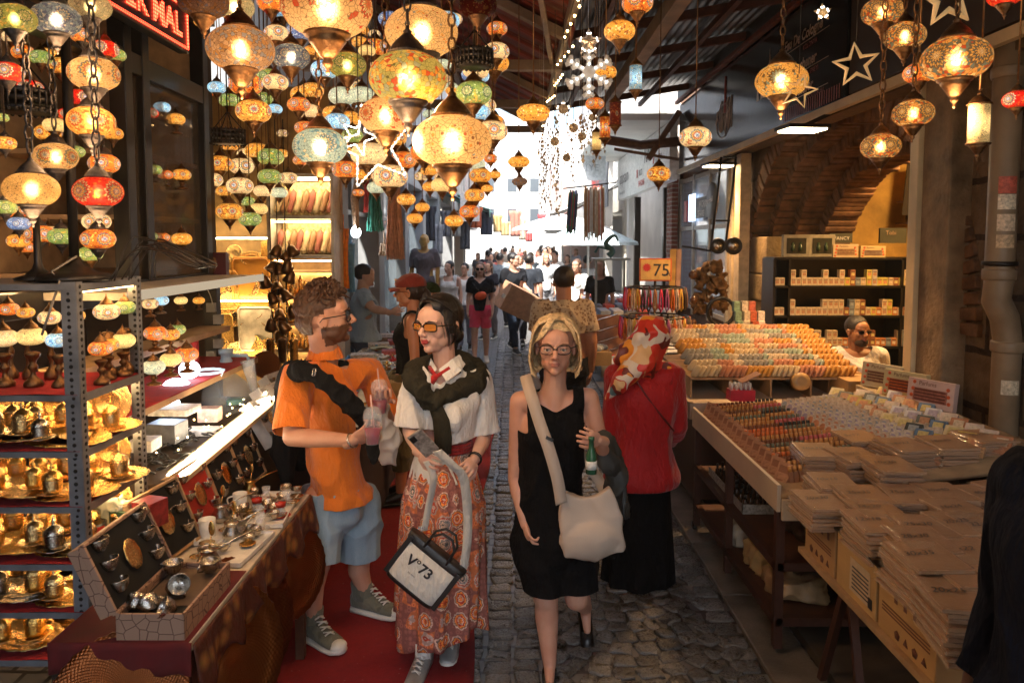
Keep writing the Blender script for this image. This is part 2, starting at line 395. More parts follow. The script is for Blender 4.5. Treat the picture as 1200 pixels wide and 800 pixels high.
for k in range(26):q.bx(XV-.002,XV-.001,5.68+k*.045,5.695+k*.045,3.09,3.2+.004*k*0)
q.build('barcode_stripes',None,fs)
q=MB().mat(GS)
for(y0,z0,w_,h)in((7.32,3.45,.16,.42),(7.5,3.42,.13,.26),(7.62,3.42,.08,.16)):q.add([(XV,y0,z0),(XV,y0-w_,z0),(XV,y0-w_*.45,z0+h)],[(0,1,2)])
q.build('emblem',None,fs)
q=MB().mat(GS);
q.tube([(XV,9.1-.02*k*2,3.42+.12*math.sin(k*1.1)+.05*math.sin(k*2.3))for k in range(14)],.007,5)
for k in range(4):q.tube([(XV,8.95-k*.13,3.3),(XV,8.92-k*.13,3.62),(XV,8.86-k*.13,3.66),(XV,8.86-k*.13,3.3)],.007,5)
q.tube([(XV,8.8+.28*math.cos(a/10*2*PI),3.42+.2*math.sin(a/10*2*PI))for a in range(10)],.006,5,loop=True)
q.build('script_logo',None,fs)
q=MB().mat(GR);q.tube([(XV,8.73,3.5),(XV,8.73,3.92)],.012,5);q.build('red_stroke',None,fs)
lb=MB();lb.bx(XS+.1,WX-.02,4.0,11.0,3.02,3.3);lb.bx(XS+.14,XS+.3,2.6,4.5,3.0,4.0)
tag(lb.build('lintel',pm('dark_lintel',(.14,.085,.045),.7,0,.4)),'dark wooden lintel box behind the black fascia sign','lintel')
dkb=MB();dkb.bx(XS+.02,XS+.13,2.4,5.58,3.1,4.0);tag(dkb.build('sign_board',pm('dark_brown_board',(.035,.02,.012),.6)),'plain dark board continuing the fascia above the stone wall','board')
ms=empty('corner_shop',(2.75,10.3,0),'glazed shop front with grey frames beyond the arched shop','building')
q=MB();q.bx(2.78,3.0,9.3,12.3,0,1.0);q.bx(2.78,3.0,9.3,12.3,3.0,4.6);q.bx(2.78,3.0,12.0,12.3,0,3.2);q.build('wall',pm('brown_wall',(.2,.1,.055),.8,0,.4),ms)
q=MB()
for yy in(9.35,10.2,11.1,12.0):q.bx(2.72,2.79,yy-.035,yy+.035,.9,3.0)
for zz in(1.0,2.2,2.95):q.bx(2.73,2.785,9.3,12.05,zz-.03,zz+.03)
q.build('window_frame',pm('pale_frame',(.5,.46,.4),.5),ms)
q=MB();q.bx(2.745,2.752,9.4,12,1.0,2.95);q.build('pane',glass('shop_glass',(.5,.55,.6),.05,.55),ms)
def plate(name,pts_,mat,label=None,cat=None,parent=None,th=.02):
 """sign board facing -X between y0..y1, z0..z1"""
 x,y0,y1,z0,z1=pts_;q=MB();q.bx(x,x+th,y0,y1,z0,z1)
 return tag(q.build(name,mat,parent),label,cat)
b=plate('sign_plate',(2.66,9.95,10.7,2.33,2.62),pm('slate_sign',(.09,.1,.12),.5),'dark plate reading WORK SHARE over the glazed shop front','sign')
LW=pm('letter_white',(.75,.72,.68),.5)
lettering(b,'WORK',.13,LW,(2.655,10.5,2.48),U,W_,bold=.003);lettering(b,'SHARE',.12,LW,(2.655,10.55,2.35),U,W_,bold=.003)
ov=empty('oval_sign',(2.6,9.7,2.55),'oval dark sign with slanted white lettering beyond the arch','sign')
q=MB();q.lathe([(.01,-.015),(.24,-.015),(.24,.015),(.01,.015)],(2.63,9.7,2.53),28,rot=M.Rotation(PI/2,3,'Y'));q.build('board',pm('slate_sign',0),ov)
lettering(ov,'Marshall',.095,LW,(2.605,9.9,2.49),(0,-1,.12),(0,.12,1),bold=.002)
b=plate('poster',(2.68,10.85,11.2,2.3,2.7),em('lit_poster',(.45,.6,.85),1.2),'small blue and white lit panel over the glazed shop front','sign')
b=plate('fire_sign',(2.68,11.35,11.5,2.3,2.62),pm('sign_red',(.5,.02,.02),.4),'narrow red panel left of the blue lit panel','sign')
wb=empty('white_building',(2.5,14,0),'pale shop building with a white lettered sign box under its canopy','building')
WP=pm('white_wall',(.7,.68,.64),.7,0,.15,2)
q=MB().mat(WP);q.bx(2.6,5,12.3,21,4.3,7.2);q.bx(2.6,2.8,12.25,12.5,0,4.3);q.bx(2.6,2.8,16.4,16.7,0,4.3);q.bx(2.6,2.8,20.5,21,0,4.3);q.bx(3.4,3.6,12.3,21,0,4.3);q.build('wall',None,wb)
q=MB().mat(WP);q.bx(1.45,2.62,11.2,17,3.82,3.92);q.build('canopy_slab',None,wb)
q=MB();q.bx(2.55,2.62,12.4,12.5,0,2.9);q.bx(2.5,2.62,15.0,15.12,0,2.9);q.build('door_post',DARK,wb)
q=MB();q.bx(2.58,2.68,11.9,12.3,0,3.0);q.build('brick_jamb',brickmat('red_brick',(.3,.09,.05),(.22,.06,.04),(.4,.35,.3),.2,.07,.01,'yz',.01),wb)
sg=empty('sign_box',(2.35,14,3),'white sign box with black script and small red logos under the pale canopy','sign')
q=MB();q.bx(2.38,2.5,11.2,16.6,2.92,3.80);q.build('board',pm('white_sign',(.78,.77,.74),.4),sg)
BK=pm('letter_black',(.02,.02,.025),.4);RDL=pm('letter_red',(.6,.03,.02),.4)
lettering(sg,'RAM',.42,BK,(2.375,13.3,3.40),U,W_,bold=.008)
lettering(sg,'appsam',.40,BK,(2.375,16.3,3.24),U,W_,shear=.25)
lettering(sg,'JBSCK',.15,BK,(2.375,13.9,3.22),U,W_,bold=.004);lettering(sg,'TSHMSA',.15,BK,(2.375,12.3,3.3),U,W_,bold=.004)
lettering(sg,'PHNOME',.15,RDL,(2.375,13.9,3.02),U,W_,bold=.004);lettering(sg,'www.appsam.com',.1,BK,(2.375,16.3,3.02),U,W_)
q=MB().mat(RDL);q.bx(2.372,2.376,14.0,14.1,3.2,3.35);q.bx(2.372,2.376,12.4,12.5,3.3,3.42);q.build('red_logo',None,sg)
b=plate('sign_box',(2.2,17,20.5,2.8,4.0),pm('slate_sign',0),'dark hanging sign with red letters beyond the white sign box','sign')
lettering(b,'BETTE',.6,RDL,(2.19,20.2,3.35),U,W_,bold=.01);lettering(b,'ALIM SATIM',.28,LW,(2.19,20.2,2.95),U,W_)
lb_=empty('lamp_shop_building',(-2.6,4,0),'dark lamp shop building with black framed showcases on the left','building')
DW=pm('dark_wall',(.04,.022,.014),.8,0,.4,4)
q=MB().mat(DW);q.bx(-2.75,-2.6,.8,6.4,0,5.2);q.bx(-2.6,-1.83,.8,4.55,3.35,5.2);q.bx(-2.6,-1.83,4.46,4.55,0,3.3);q.build('wall',None,lb_)
q=MB().mat(BLACK)
for yy in(2.55,3.55,3.72,4.44):q.bx(-1.9,-1.82,yy-.035,yy+.035,1.72,3.32)
for zz in(1.76,2.86):q.bx(-1.895,-1.825,2.5,4.44,zz-.05,zz+.05)
q.bx(-1.9,-1.78,2.2,4.5,3.28,3.4);q.build('window_frame',None,lb_,bevel=.004)
q=MB();q.bx(-1.862,-1.856,3.6,4.44,1.8,2.82);q.build('pane',glass('shop_glass2',(.3,.25,.2),.04,.8),lb_)
q=MB().mat(LWOOD)
for zz in(1.83,2.12,2.44):q.bx(-2.55,-1.87,3.62,4.42,zz-.012,zz+.012)
q.build('shelf',None,lb_)
q=MB();q.bx(-2.58,-2.56,3.6,4.44,1.8,3.3);q.bx(-2.59,-1.85,4.43,4.45,1.8,3.3);q.build('back_panel',pm('tan_panel',(.4,.26,.14),.7),lb_)
sh=MB()
for k in range(26):sh.bar((-2.58,4.6,2.55+k*.06),(-2.58,6.2,2.55+k*.06),.05,.045)
tag(sh.build('roller_shutter',pm('grey_shutter',(.3,.27,.24),.45,.5),bevel=.006),'grey slatted roller shutter high behind the hanging lamps','shutter')
ls=empty('led_sign',(-1.7,3.6,2.9),'red LED dot sign in a black box reading TRIK MAL above the showcase','sign')
A=P(112,-22,2.9);Bq=P(238,40,4.28)
q=MB();q.bx(-1.76,-1.70,2.45,3.95,2.985,3.235);q.build('housing',BLACK,ls,bevel=.006)
t=NT('led_red');co=t.coord(scale=(180,180,180));sp=t.n('ShaderNodeSeparateXYZ');t.l(co,sp.inputs[0])
f_=t.math('MULTIPLY',t.math('ABSOLUTE',t.math('SINE',sp.outputs[1])),t.math('ABSOLUTE',t.math('SINE',sp.outputs[2])))
e=t.n('ShaderNodeEmission');e.inputs[0].default_value=(1,.05,.02,1);t.l(t.math('MULTIPLY',f_,6),e.inputs[1]);t.l(e.outputs[0],t.out.inputs[0]);LED=t.m
lettering(ls,'ELEKTRİK MAL',.16,LED,(-1.695,2.80,3.05),(0,1,0),W_,bold=.004)
q=MB().mat(LED);q.bx(-1.698,-1.694,2.5,3.92,3.205,3.215);q.bx(-1.698,-1.694,2.5,3.92,3.0,3.01);q.bx(-1.698,-1.694,3.92,3.93,3.0,3.215);q.build('led_border',None,ls)
gb=empty('grey_building',(-1.7,10,0),'grey stone shop building with open glazed bays on the left beyond the tray wall','building')
GP=pm('grey_plaster',(.32,.33,.34),.7,0,.3,2,.2,20)
q=MB().mat(GP);q.bx(-3.4,-1.75,7.0,7.25,0,5);q.bx(-3.2,-3.0,7,24,0,5)
for y0 in(7.2,9.3,11.6,14.0,17,20.5):q.bx(-1.95,-1.68,y0,y0+.38,0,3.0)
q.bx(-2.1,-1.7,7.1,24,2.95,6.5);q.build('wall',None,gb,bevel=.01)
q=MB().mat(pm('steel_frame',(.25,.28,.3),.4,.5))
for y0 in(8.3,10.3,12.6,15.5):q.bx(-1.86,-1.80,y0,y0+.06,.4,2.95)
for y0,y1 in((7.6,9.3),(9.7,11.6),(12,14),(14.4,17)):q.bx(-1.85,-1.81,y0,y1,.95,1.0);q.bx(-1.85,-1.81,y0,y1,2.3,2.35)
q.build('window_frame',None,gb)
q=MB();q.bx(-1.835,-1.828,9.7,17,1.0,2.9);q.build('pane',glass('shop_glass3',(.5,.6,.65),.05,.6),gb)
q=MB();q.bx(-2.98,-2.95,7.3,24,0,3);q.build('back_panel',pm('shop_interior',(.6,.6,.6),.8,0,.5,2),gb)
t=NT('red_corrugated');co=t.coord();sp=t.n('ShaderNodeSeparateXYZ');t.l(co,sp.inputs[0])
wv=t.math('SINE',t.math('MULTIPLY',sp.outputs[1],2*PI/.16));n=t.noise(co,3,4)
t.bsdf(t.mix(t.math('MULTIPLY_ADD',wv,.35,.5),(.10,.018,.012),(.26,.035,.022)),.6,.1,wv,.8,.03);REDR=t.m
ar=empty('red_awning',(-.6,6,4),'dark red corrugated awning on pale beams over the left side of the lane','awning')
def az(x):return 3.62+.5*(.42-x)
q=MB()
ny=190
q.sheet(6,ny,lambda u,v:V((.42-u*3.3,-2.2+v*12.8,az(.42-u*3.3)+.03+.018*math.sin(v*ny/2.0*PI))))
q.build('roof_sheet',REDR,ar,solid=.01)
BM=pm('pale_beam',(.26,.19,.14),.65,0,.4,5,.2,30)
q=MB().mat(BM)
for y_ in(2.4,4.2,5.8,8.2,10.3):q.bar((.42,y_,az(.42)-.04),(-2.1,y_,az(-2.1)-.04),.09,.07)
for y_ in(6.75,8.6,10.5):q.bar((.45,y_,3.58),(-1.9,y_,3.58),.09,.09)
q.bar((.42,1.0,3.6),(.42,10.6,3.6),.06,.1);q.bar((-.7,1.0,az(-.7)-.1),(-.7,10.6,az(-.7)-.1),.06,.08)
q.bar((.1,4.0,3.6),(.42,7.4,3.6),.04)
q.build('beam',None,ar,bevel=.006)
rr=empty('corrugated_roof',(1.5,6,4),'dark corrugated metal roof with rusty rafters over the right stalls','roof')
t=NT('dark_corrugated');co=t.coord();n=t.noise(co,2,4);t.bsdf(t.ramp(n.outputs[0],[(.35,(.03,.022,.018)),(.7,(.12,.1,.085))]),.45,.6);DCR=t.m
def rz_(x):return 3.86+.12*(x-.5)
q=MB();q.sheet(120,8,lambda u,v:V((.3+u*2.6,-2.2+v*13.3,rz_(.3+u*2.6)+.14+.014*math.sin(u*60*2*PI/2))));q.build('roof_sheet',DCR,rr,solid=.008)
q=MB().mat(pm('rusty_rafter',(.09,.03,.02),.7,.2,.5))
for y_ in np.arange(1.6,11.2,1.25):q.bar((.48,y_+.5,rz_(.5)+.06),(2.7,y_,rz_(2.7)+.06),.05,.08)
for x_ in(.8,1.9):q.bar((x_,1,rz_(x_)),(x_,11.1,rz_(x_)),.05,.06)
q.build('rafter',None,rr)
q=MB().mat(BM);q.bar((1.27,1.0,3.84),(1.27,11.1,3.84),.12,.14);q.build('main_beam',None,rr,bevel=.006)
q=MB().mat(DARK);q.bx(2.46,2.52,1,11.1,4.06,4.5);q.bx(.46,.5,1.0,11.1,3.80,4.35);q.build('side_board',None,rr)
pw=MB();pw.tube([(1.3,10.9,3.5),(1.9,11.0,3.42),(2.45,10.8,3.45)],.07,10);pw.bar((1.5,10.9,3.35),(2.45,10.9,3.2),.04);pw.bar((2.45,10.9,3.9),(2.0,10.9,3.2),.08)
tag(pw.build('duct_pipe',pm('duct',(.2,.12,.09),.6,.3)),'rusty duct and bracket jutting from the end of the black fascia','pipe')
for nm_,x0_,x1_,lab in(('lane_building',-2.75,-2.1,'dark shop front continuing the lamp shop side of the lane'),('lane_building',2.8,3.4,'stone shop front continuing the perfume side of the lane')):
 e_=empty(nm_,(x0_,-3,0),lab,'building');q=MB();q.bx(x0_,x1_,-7,.78 if x0_<0 else.98,0,4.9);q.build('wall',STONE if x0_>0 else DW,e_)
dc=MB()
for k in range(11):
 y_=2.2+k*.78;dc.sheet(3,8,lambda u,v:V((.44+.02*math.sin(v*9+k),y_+u*.5,4.3-v*(.72+.1*math.sin(k*2.1)))))
tag(dc.build('curtain_strip',pm('dark_red_cloth',(.13,.015,.012),.9),solid=.004),'dark red cloth strips hanging between the two roofs','curtain')
def house(name_lab,x0,x1,y0,y1,h,col,side,nwin=3):
 e_=empty('house',((x0+x1)/2,y0,0),name_lab,'building','houses along the far street')
 q=MB();q.bx(x0,x1,y0,y1,2.9,h);q.bx(x0,x1,y0,y0+.4,0,2.9);q.bx(x0,x1,y1-.4,y1,0,2.9);q.bx(x0 if side>0 else x1-.5,x0+.5 if side>0 else x1,y0,y1,0,2.9)
 if side>0:q=MB();q.bx(x0,x1,y0,y1,2.9,h);q.bx(x0,x1,y0,y0+.4,0,2.9);q.bx(x0+1.6,x1,y0+.4,y1,0,2.9)
 else:q=MB();q.bx(x0,x1,y0,y1,2.9,h);q.bx(x0,x1,y0,y0+.4,0,2.9);q.bx(x0,x1-1.6,y0+.4,y1,0,2.9)
 q.build('wall',pm('house_'+name_lab[:6],col,.8,0,.2,1),e_)
 fx=x0 if side>0 else x1;L=(y1-y0)/nwin
 for fl in range(int((h-3.4)//2.9)):
  for k in range(nwin):
   yc=y0+(k+.5)*L;z0=3.9+fl*2.9;q=MB().mat(WP);dx=-.06 if side>0 else.06
   for(a_,b_,c_,d_)in((yc-.55,yc+.55,z0-.08,z0),(yc-.55,yc+.55,z0+1.5,z0+1.58),(yc-.55,yc-.47,z0,z0+1.5),(yc+.47,yc+.55,z0,z0+1.5)):
    q.bx(min(fx,fx+dx),max(fx,fx+dx),a_,b_,c_,d_)
   f_=q.build('window',None,e_);q=MB();q.bx(min(fx,fx+dx*.3),max(fx,fx+dx*.3),yc-.47,yc+.47,z0,z0+1.5);q.build('pane',pm('dark_pane',(.08,.1,.12),.1),f_)
 return e_
HS=[('pale grey stucco house on the left past the grey building',-7,-1.9,24,33,8.5,(.5,.5,.48),-1),('tan fronted house further along the left side',-7,-2.2,33,44,9.5,(.5,.4,.3),-1),('white house far down the left side',-8,-2.8,44,60,8,(.6,.6,.58),-1),('cream house past the white sign building on the right',3.2,8,21,30,8,(.6,.57,.5),1),('light grey house further along the right side',3.6,9,30,44,9,(.55,.56,.57),1),('pink toned house far down the right side',3.0,9,44,60,8.5,(.6,.45,.4),1)]
for a in HS:house(*a)
e_=empty('house',(0,66,0),'wide white house closing the far end of the street','building','houses along the far street')
q=MB();q.bx(-9,9,66,70,0,9);q.build('wall',pm('house_end',(.6,.6,.58),.8),e_)
for k in range(7):
 for fl in range(2):
  x_=-6+k*2;q=MB().mat(WP);q.bx(x_-.5,x_+.5,65.94,66,3.6+fl*2.7,5.0+fl*2.7);f_=q.build('window',None,e_);q=MB();q.bx(x_-.4,x_+.4,65.92,65.94,3.7+fl*2.7,4.9+fl*2.7);q.build('pane',pm('dark_pane',0),f_)
def awn(x0,x1,y0,y1,z0,z1,col,label,n='awning'):
 """sloping cloth awning from wall x0 (height z1) to edge x1 (height z0) with valance"""
 e_=empty(n,(x0,y0,z1),label,'awning','cloth awnings down the far street')
 q=MB();q.sheet(8,10,lambda u,v:V((x0+(x1-x0)*u,y0+(y1-y0)*v,z1+(z0-z1)*u-.12*math.sin(PI*u)+.05*math.sin(v*25))))
 q.sheet(1,40,lambda u,v:V((x1,y0+(y1-y0)*v,z0-u*(.2+.04*math.sin(v*80)))));q.build('cloth',pm('awn_%d%d%d'%tuple(int(c*99)for c in col),col,.8,0,.15,2),e_,solid=.01)
 q=MB().mat(DARK);q.bar((x1,y0,z0-.1),(x0,y0,z1-.1),.03);q.bar((x1,y1,z0-.1),(x0,y1,z1-.1),.03);q.build('arm',None,e_)
awn(-2,-.9,17,21,2.9,3.5,(.12,.3,.3),'teal cloth awning over the clothes shop on the left')
awn(-2,-.7,23,27,3.0,3.7,(.15,.35,.33),'green cloth awning further down on the left')
awn(-2.2,-.6,30,36,3.0,3.8,(.6,.6,.57),'off white cloth awning far down on the left')
awn(-2.2,-.9,38,44,3.0,3.8,(.2,.22,.25),'dark grey cloth awning farthest down on the left')
awn(2.9,1.0,20,24,2.75,3.6,(.75,.75,.75),'white cloth awning past the hanging belts on the right')
awn(3.2,1.3,27,33,2.8,3.7,(.6,.3,.25),'faded red cloth awning far down on the right')
awn(3.4,1.1,36,43,2.9,3.8,(.7,.72,.75),'pale blue cloth awning farthest down on the right')
def parasol(p,r,zt,col,label):
 e_=empty('parasol',(p[0],p[1],0),label,'parasol','market parasols')
 q=MB();q.lathe([(r,zt-.42),(r*.98,zt-.36),(r*.5,zt-.14),(.03,zt)],(p[0],p[1],0),8,smooth=False);q.v.pop if 0 else None
 q.build('canopy',pm('par_%d%d'%(int(col[0]*99),int(col[2]*99)),col,.8),e_)
 q=MB();q.tube([(p[0],p[1],0),(p[0],p[1],zt)],.025,8);q.build('pole',WHITE,e_)
parasol((1.5,14.5),1.0,2.35,(.55,.68,.75),'pale blue market parasol behind the hanging belts')
parasol((1.3,19),1.3,2.7,(.8,.8,.8),'white market parasol further down the street')
parasol((2.0,25),1.5,2.7,(.8,.82,.82),'large white parasol far down on the right')
b=MB();b.bx(-1.0,1.4,26,26.04,4.6,6.4);bb=tag(b.build('banner',pm('pale_banner',(.75,.76,.78),.7)),'pale lettered banner strung high over the far street','banner')
lettering(bb,'SAFRAN',.5,pm('letter_grey',(.45,.47,.5),.6),(-.8,25.98,4.9),(1,0,0),W_)
b=MB();b.bx(.9,2.0,15.8,15.84,3.3,4.4);bb=tag(b.build('banner',pm('pale_banner',0)),'white banner with grey capitals hanging above the belts','banner')
lettering(bb,'MİHRİYE',.2,pm('letter_grey',0),(1.05,15.78,3.5),(1,0,0),W_);lettering(bb,'ÇETİN',.2,pm('letter_grey',0),(1.3,15.78,3.85),(1,0,0),W_)
b=MB();b.bx(-.98,-.62,14.0,14.03,2.38,2.9);bb=tag(b.build('price_board',pm('white_sign',0)),'small white board with a red 23 above the left shops','sign')
lettering(bb,'23',.2,RDL,(-.92,13.98,2.55),(1,0,0),W_,bold=.006)
hz_=MB();hz_.bx(-45,45,-30,110,-1,16);t=NT('street_air');pv=t.n('ShaderNodeVolumePrincipled');pv.inputs['Density'].default_value=.002;pv.inputs['Color'].default_value=(.93,.97,1,1);pv.inputs['Anisotropy'].default_value=.3
t.l(pv.outputs[0],t.out.inputs['Volume']);tag(hz_.build('haze',t.m),kind='stuff')
w_=bpy.data.worlds.new('World');sc.world=w_;w_.use_nodes=True;nt=w_.node_tree;bg=nt.nodes['Background']
sk=nt.nodes.new('ShaderNodeTexSky');sk.sky_type='NISHITA';sk.sun_disc=False;sk.sun_elevation=R(57);sk.sun_rotation=R(207);sk.dust_density=3;sk.air_density=1.2
nt.links.new(sk.outputs[0],bg.inputs[0]);bg.inputs[1].default_value=.15
sl=bpy.data.lights.new('sun','SUN');sl.energy=5;sl.angle=R(.5);sl.color=(1,.94,.85);so=bpy.data.objects.new('sun',sl);COL.objects.link(so)
d_=V((math.sin(R(207))*math.cos(R(57)),math.cos(R(207))*math.cos(R(57)),math.sin(R(57))));so.rotation_euler=d_.to_track_quat('Z','Y').to_euler()
sc.view_settings.view_transform='Standard';sc.view_settings.look='None';sc.view_settings.exposure=1.78;sc.view_settings.gamma=1
cy_=sc.cycles;cy_.use_denoising=True;cy_.max_bounces=8;cy_.diffuse_bounces=3;cy_.glossy_bounces=3;cy_.transmission_bounces=6;cy_.transparent_max_bounces=12
cy_.sample_clamp_indirect=4;cy_.use_light_tree=True;cy_.use_adaptive_sampling=True;cy_.adaptive_threshold=.02;cy_.caustics_reflective=False;cy_.caustics_refractive=False
def mosaic(name,base,chips,mode='chips',N=4,share=.35,em_=0,sc_=9,rings=None,bead=42):
 """coloured glass chips set in grout; unit globe. mode chips / medal / dots"""
 key='mos_'+name
 if key in MC:return MC[key]
 t=NT(key);co=t.coord();oi=t.n('ShaderNodeObjectInfo')
 off=t.n('ShaderNodeVectorMath',operation='ADD');cx=t.n('ShaderNodeCombineXYZ');t.l(t.math('MULTIPLY',oi.outputs['Random'],30),cx.inputs[0]);t.l(co,off.inputs[0]);t.l(cx.outputs[0],off.inputs[1])
 vo=t.n('ShaderNodeTexVoronoi');vo.inputs['Scale'].default_value=sc_;t.l(off.outputs[0],vo.inputs['Vector'])
 ve=t.n('ShaderNodeTexVoronoi',feature='DISTANCE_TO_EDGE');ve.inputs['Scale'].default_value=sc_;t.l(off.outputs[0],ve.inputs['Vector'])
 vb_=t.n('ShaderNodeTexVoronoi');vb_.inputs['Scale'].default_value=bead;t.l(off.outputs[0],vb_.inputs['Vector'])
 sr=t.n('ShaderNodeSeparateColor');t.l(vo.outputs['Color'],sr.inputs[0])
 st=[(0,base)];k=len(chips)
 for i,c in enumerate(chips):st.append((1-share+share*i/k,c))
 c=t.ramp(sr.outputs[0],st,True)
 sb=t.n('ShaderNodeSeparateColor');t.l(vb_.outputs['Color'],sb.inputs[0])
 if mode=='dots':
  c=t.mix(t.math('GREATER_THAN',vo.outputs['Distance'],.30),c,base)
 if mode=='medal':
  sp=t.n('ShaderNodeSeparateXYZ');t.l(co,sp.inputs[0])
  an=t.math('ADD',t.math('ARCTAN2',sp.outputs[1],sp.outputs[0]),t.math('MULTIPLY',oi.outputs['Random'],2))
  fu=t.math('SUBTRACT',t.math('FRACT',t.math('MULTIPLY',an,N/(2*PI))),.5)
  du=t.math('MULTIPLY',fu,2*PI/N);dz=t.math('MULTIPLY',sp.outputs[2],1.15)
  rr_=t.math('SQRT',t.math('ADD',t.math('MULTIPLY',du,du),t.math('MULTIPLY',dz,dz)))
  ph=t.math('ARCTAN2',dz,du)
  pe=t.math('MULTIPLY_ADD',t.math('SINE',t.math('MULTIPLY',ph,12)),.035,rr_)
  rg=rings or[(.6,.1,.05),(.1,.2,.5),(.9,.8,.55),(.5,.05,.04),(.8,.45,.1)]
  st=[(0,rg[0])]+[((i+1)*.085,g_)for i,g_ in enumerate(rg[1:])]
  rc=t.ramp(pe,st,True)
  gap=t.math('LESS_THAN',t.math('FRACT',t.math('MULTIPLY',ph,12/(2*PI)*2)),.75)
  rc=t.mix(gap,(.05,.03,.02),rc)
  c=t.mix(t.math('LESS_THAN',pe,len(rg)*.085),c,rc)
 c=t.mix(t.math('MULTIPLY_ADD',sb.outputs[1],.32,0),c,tuple(x*.45 for x in base),'MIX')
 grout=t.math('LESS_THAN',ve.outputs['Distance'],.035)
 c=t.mix(grout,c,tuple(x*.25 for x in base))
 if em_:
  b=t.bsdf(c,.3,0,vb_.outputs['Distance'],.5,.02)
  g3=t.n('ShaderNodeGamma');t.l(c,g3.inputs[0]);g3.inputs[1].default_value=1.35;t.l(g3.outputs[0],b.inputs['Emission Color']);sz=t.n('ShaderNodeSeparateXYZ');t.l(co,sz.inputs[0]);eq=t.math('MAXIMUM',t.math('MULTIPLY_ADD',t.math('MULTIPLY',sz.outputs[2],sz.outputs[2]),-2.2,1.15),.25);t.l(t.math('MULTIPLY',eq,t.math('MULTIPLY_ADD',t.math('POWER',sb.outputs[0],3),em_*2.6,em_*.35)),b.inputs['Emission Strength'])
 else:
  g2=t.n('ShaderNodeGamma');t.l(c,g2.inputs[0]);g2.inputs[1].default_value=.8;cc=g2.outputs[0]
  bn=t.n('ShaderNodeBump');bn.inputs['Strength'].default_value=.7;bn.inputs['Distance'].default_value=.04;t.l(vb_.outputs['Distance'],bn.inputs['Height'])
  tl=t.n('ShaderNodeBsdfTranslucent');t.l(cc,tl.inputs[0]);t.l(bn.outputs[0],tl.inputs[1])
  rf=t.n('ShaderNodeBsdfRefraction');t.l(cc,rf.inputs[0]);rf.inputs['Roughness'].default_value=.52;rf.inputs['IOR'].default_value=1.12;t.l(bn.outputs[0],rf.inputs['Normal'])
  tr=t.n('ShaderNodeBsdfTransparent');t.l(cc,tr.inputs[0])
  gl=t.n('ShaderNodeBsdfPrincipled');t.l(c,gl.inputs['Base Color']);gl.inputs['Roughness'].default_value=.25;t.l(bn.outputs[0],gl.inputs['Normal'])
  def mx(f,a,b_):
   m=t.n('ShaderNodeMixShader');m.inputs[0].default_value=f;t.l(a,m.inputs[1]);t.l(b_,m.inputs[2]);return m.outputs[0]
  s_=mx(.42,tl.outputs[0],rf.outputs[0]);s_=mx(.12,s_,tr.outputs[0]);s_=mx(.22,s_,gl.outputs[0]);t.l(s_,t.out.inputs[0])
 MC[key]=t.m;return t.m
CRM=(.95,.68,.36);AMB=(.9,.42,.08);WBL=(.45,.72,.85);ORG=(.85,.25,.04);REDG=(.8,.03,.015);GRN=(.34,.42,.12);PAL=(.62,.64,.46)
r1=[(.15,.3,.6),(.9,.85,.7),(.6,.05,.04),(.9,.6,.15),(.1,.25,.35)]
r2=[(.7,.08,.03),(.1,.3,.4),(.9,.7,.3),(.5,.04,.03)]
r3=[(.9,.85,.7),(.1,.3,.5),(.9,.55,.1),(.1,.35,.3),(.5,.05,.04),(.9,.8,.5)]
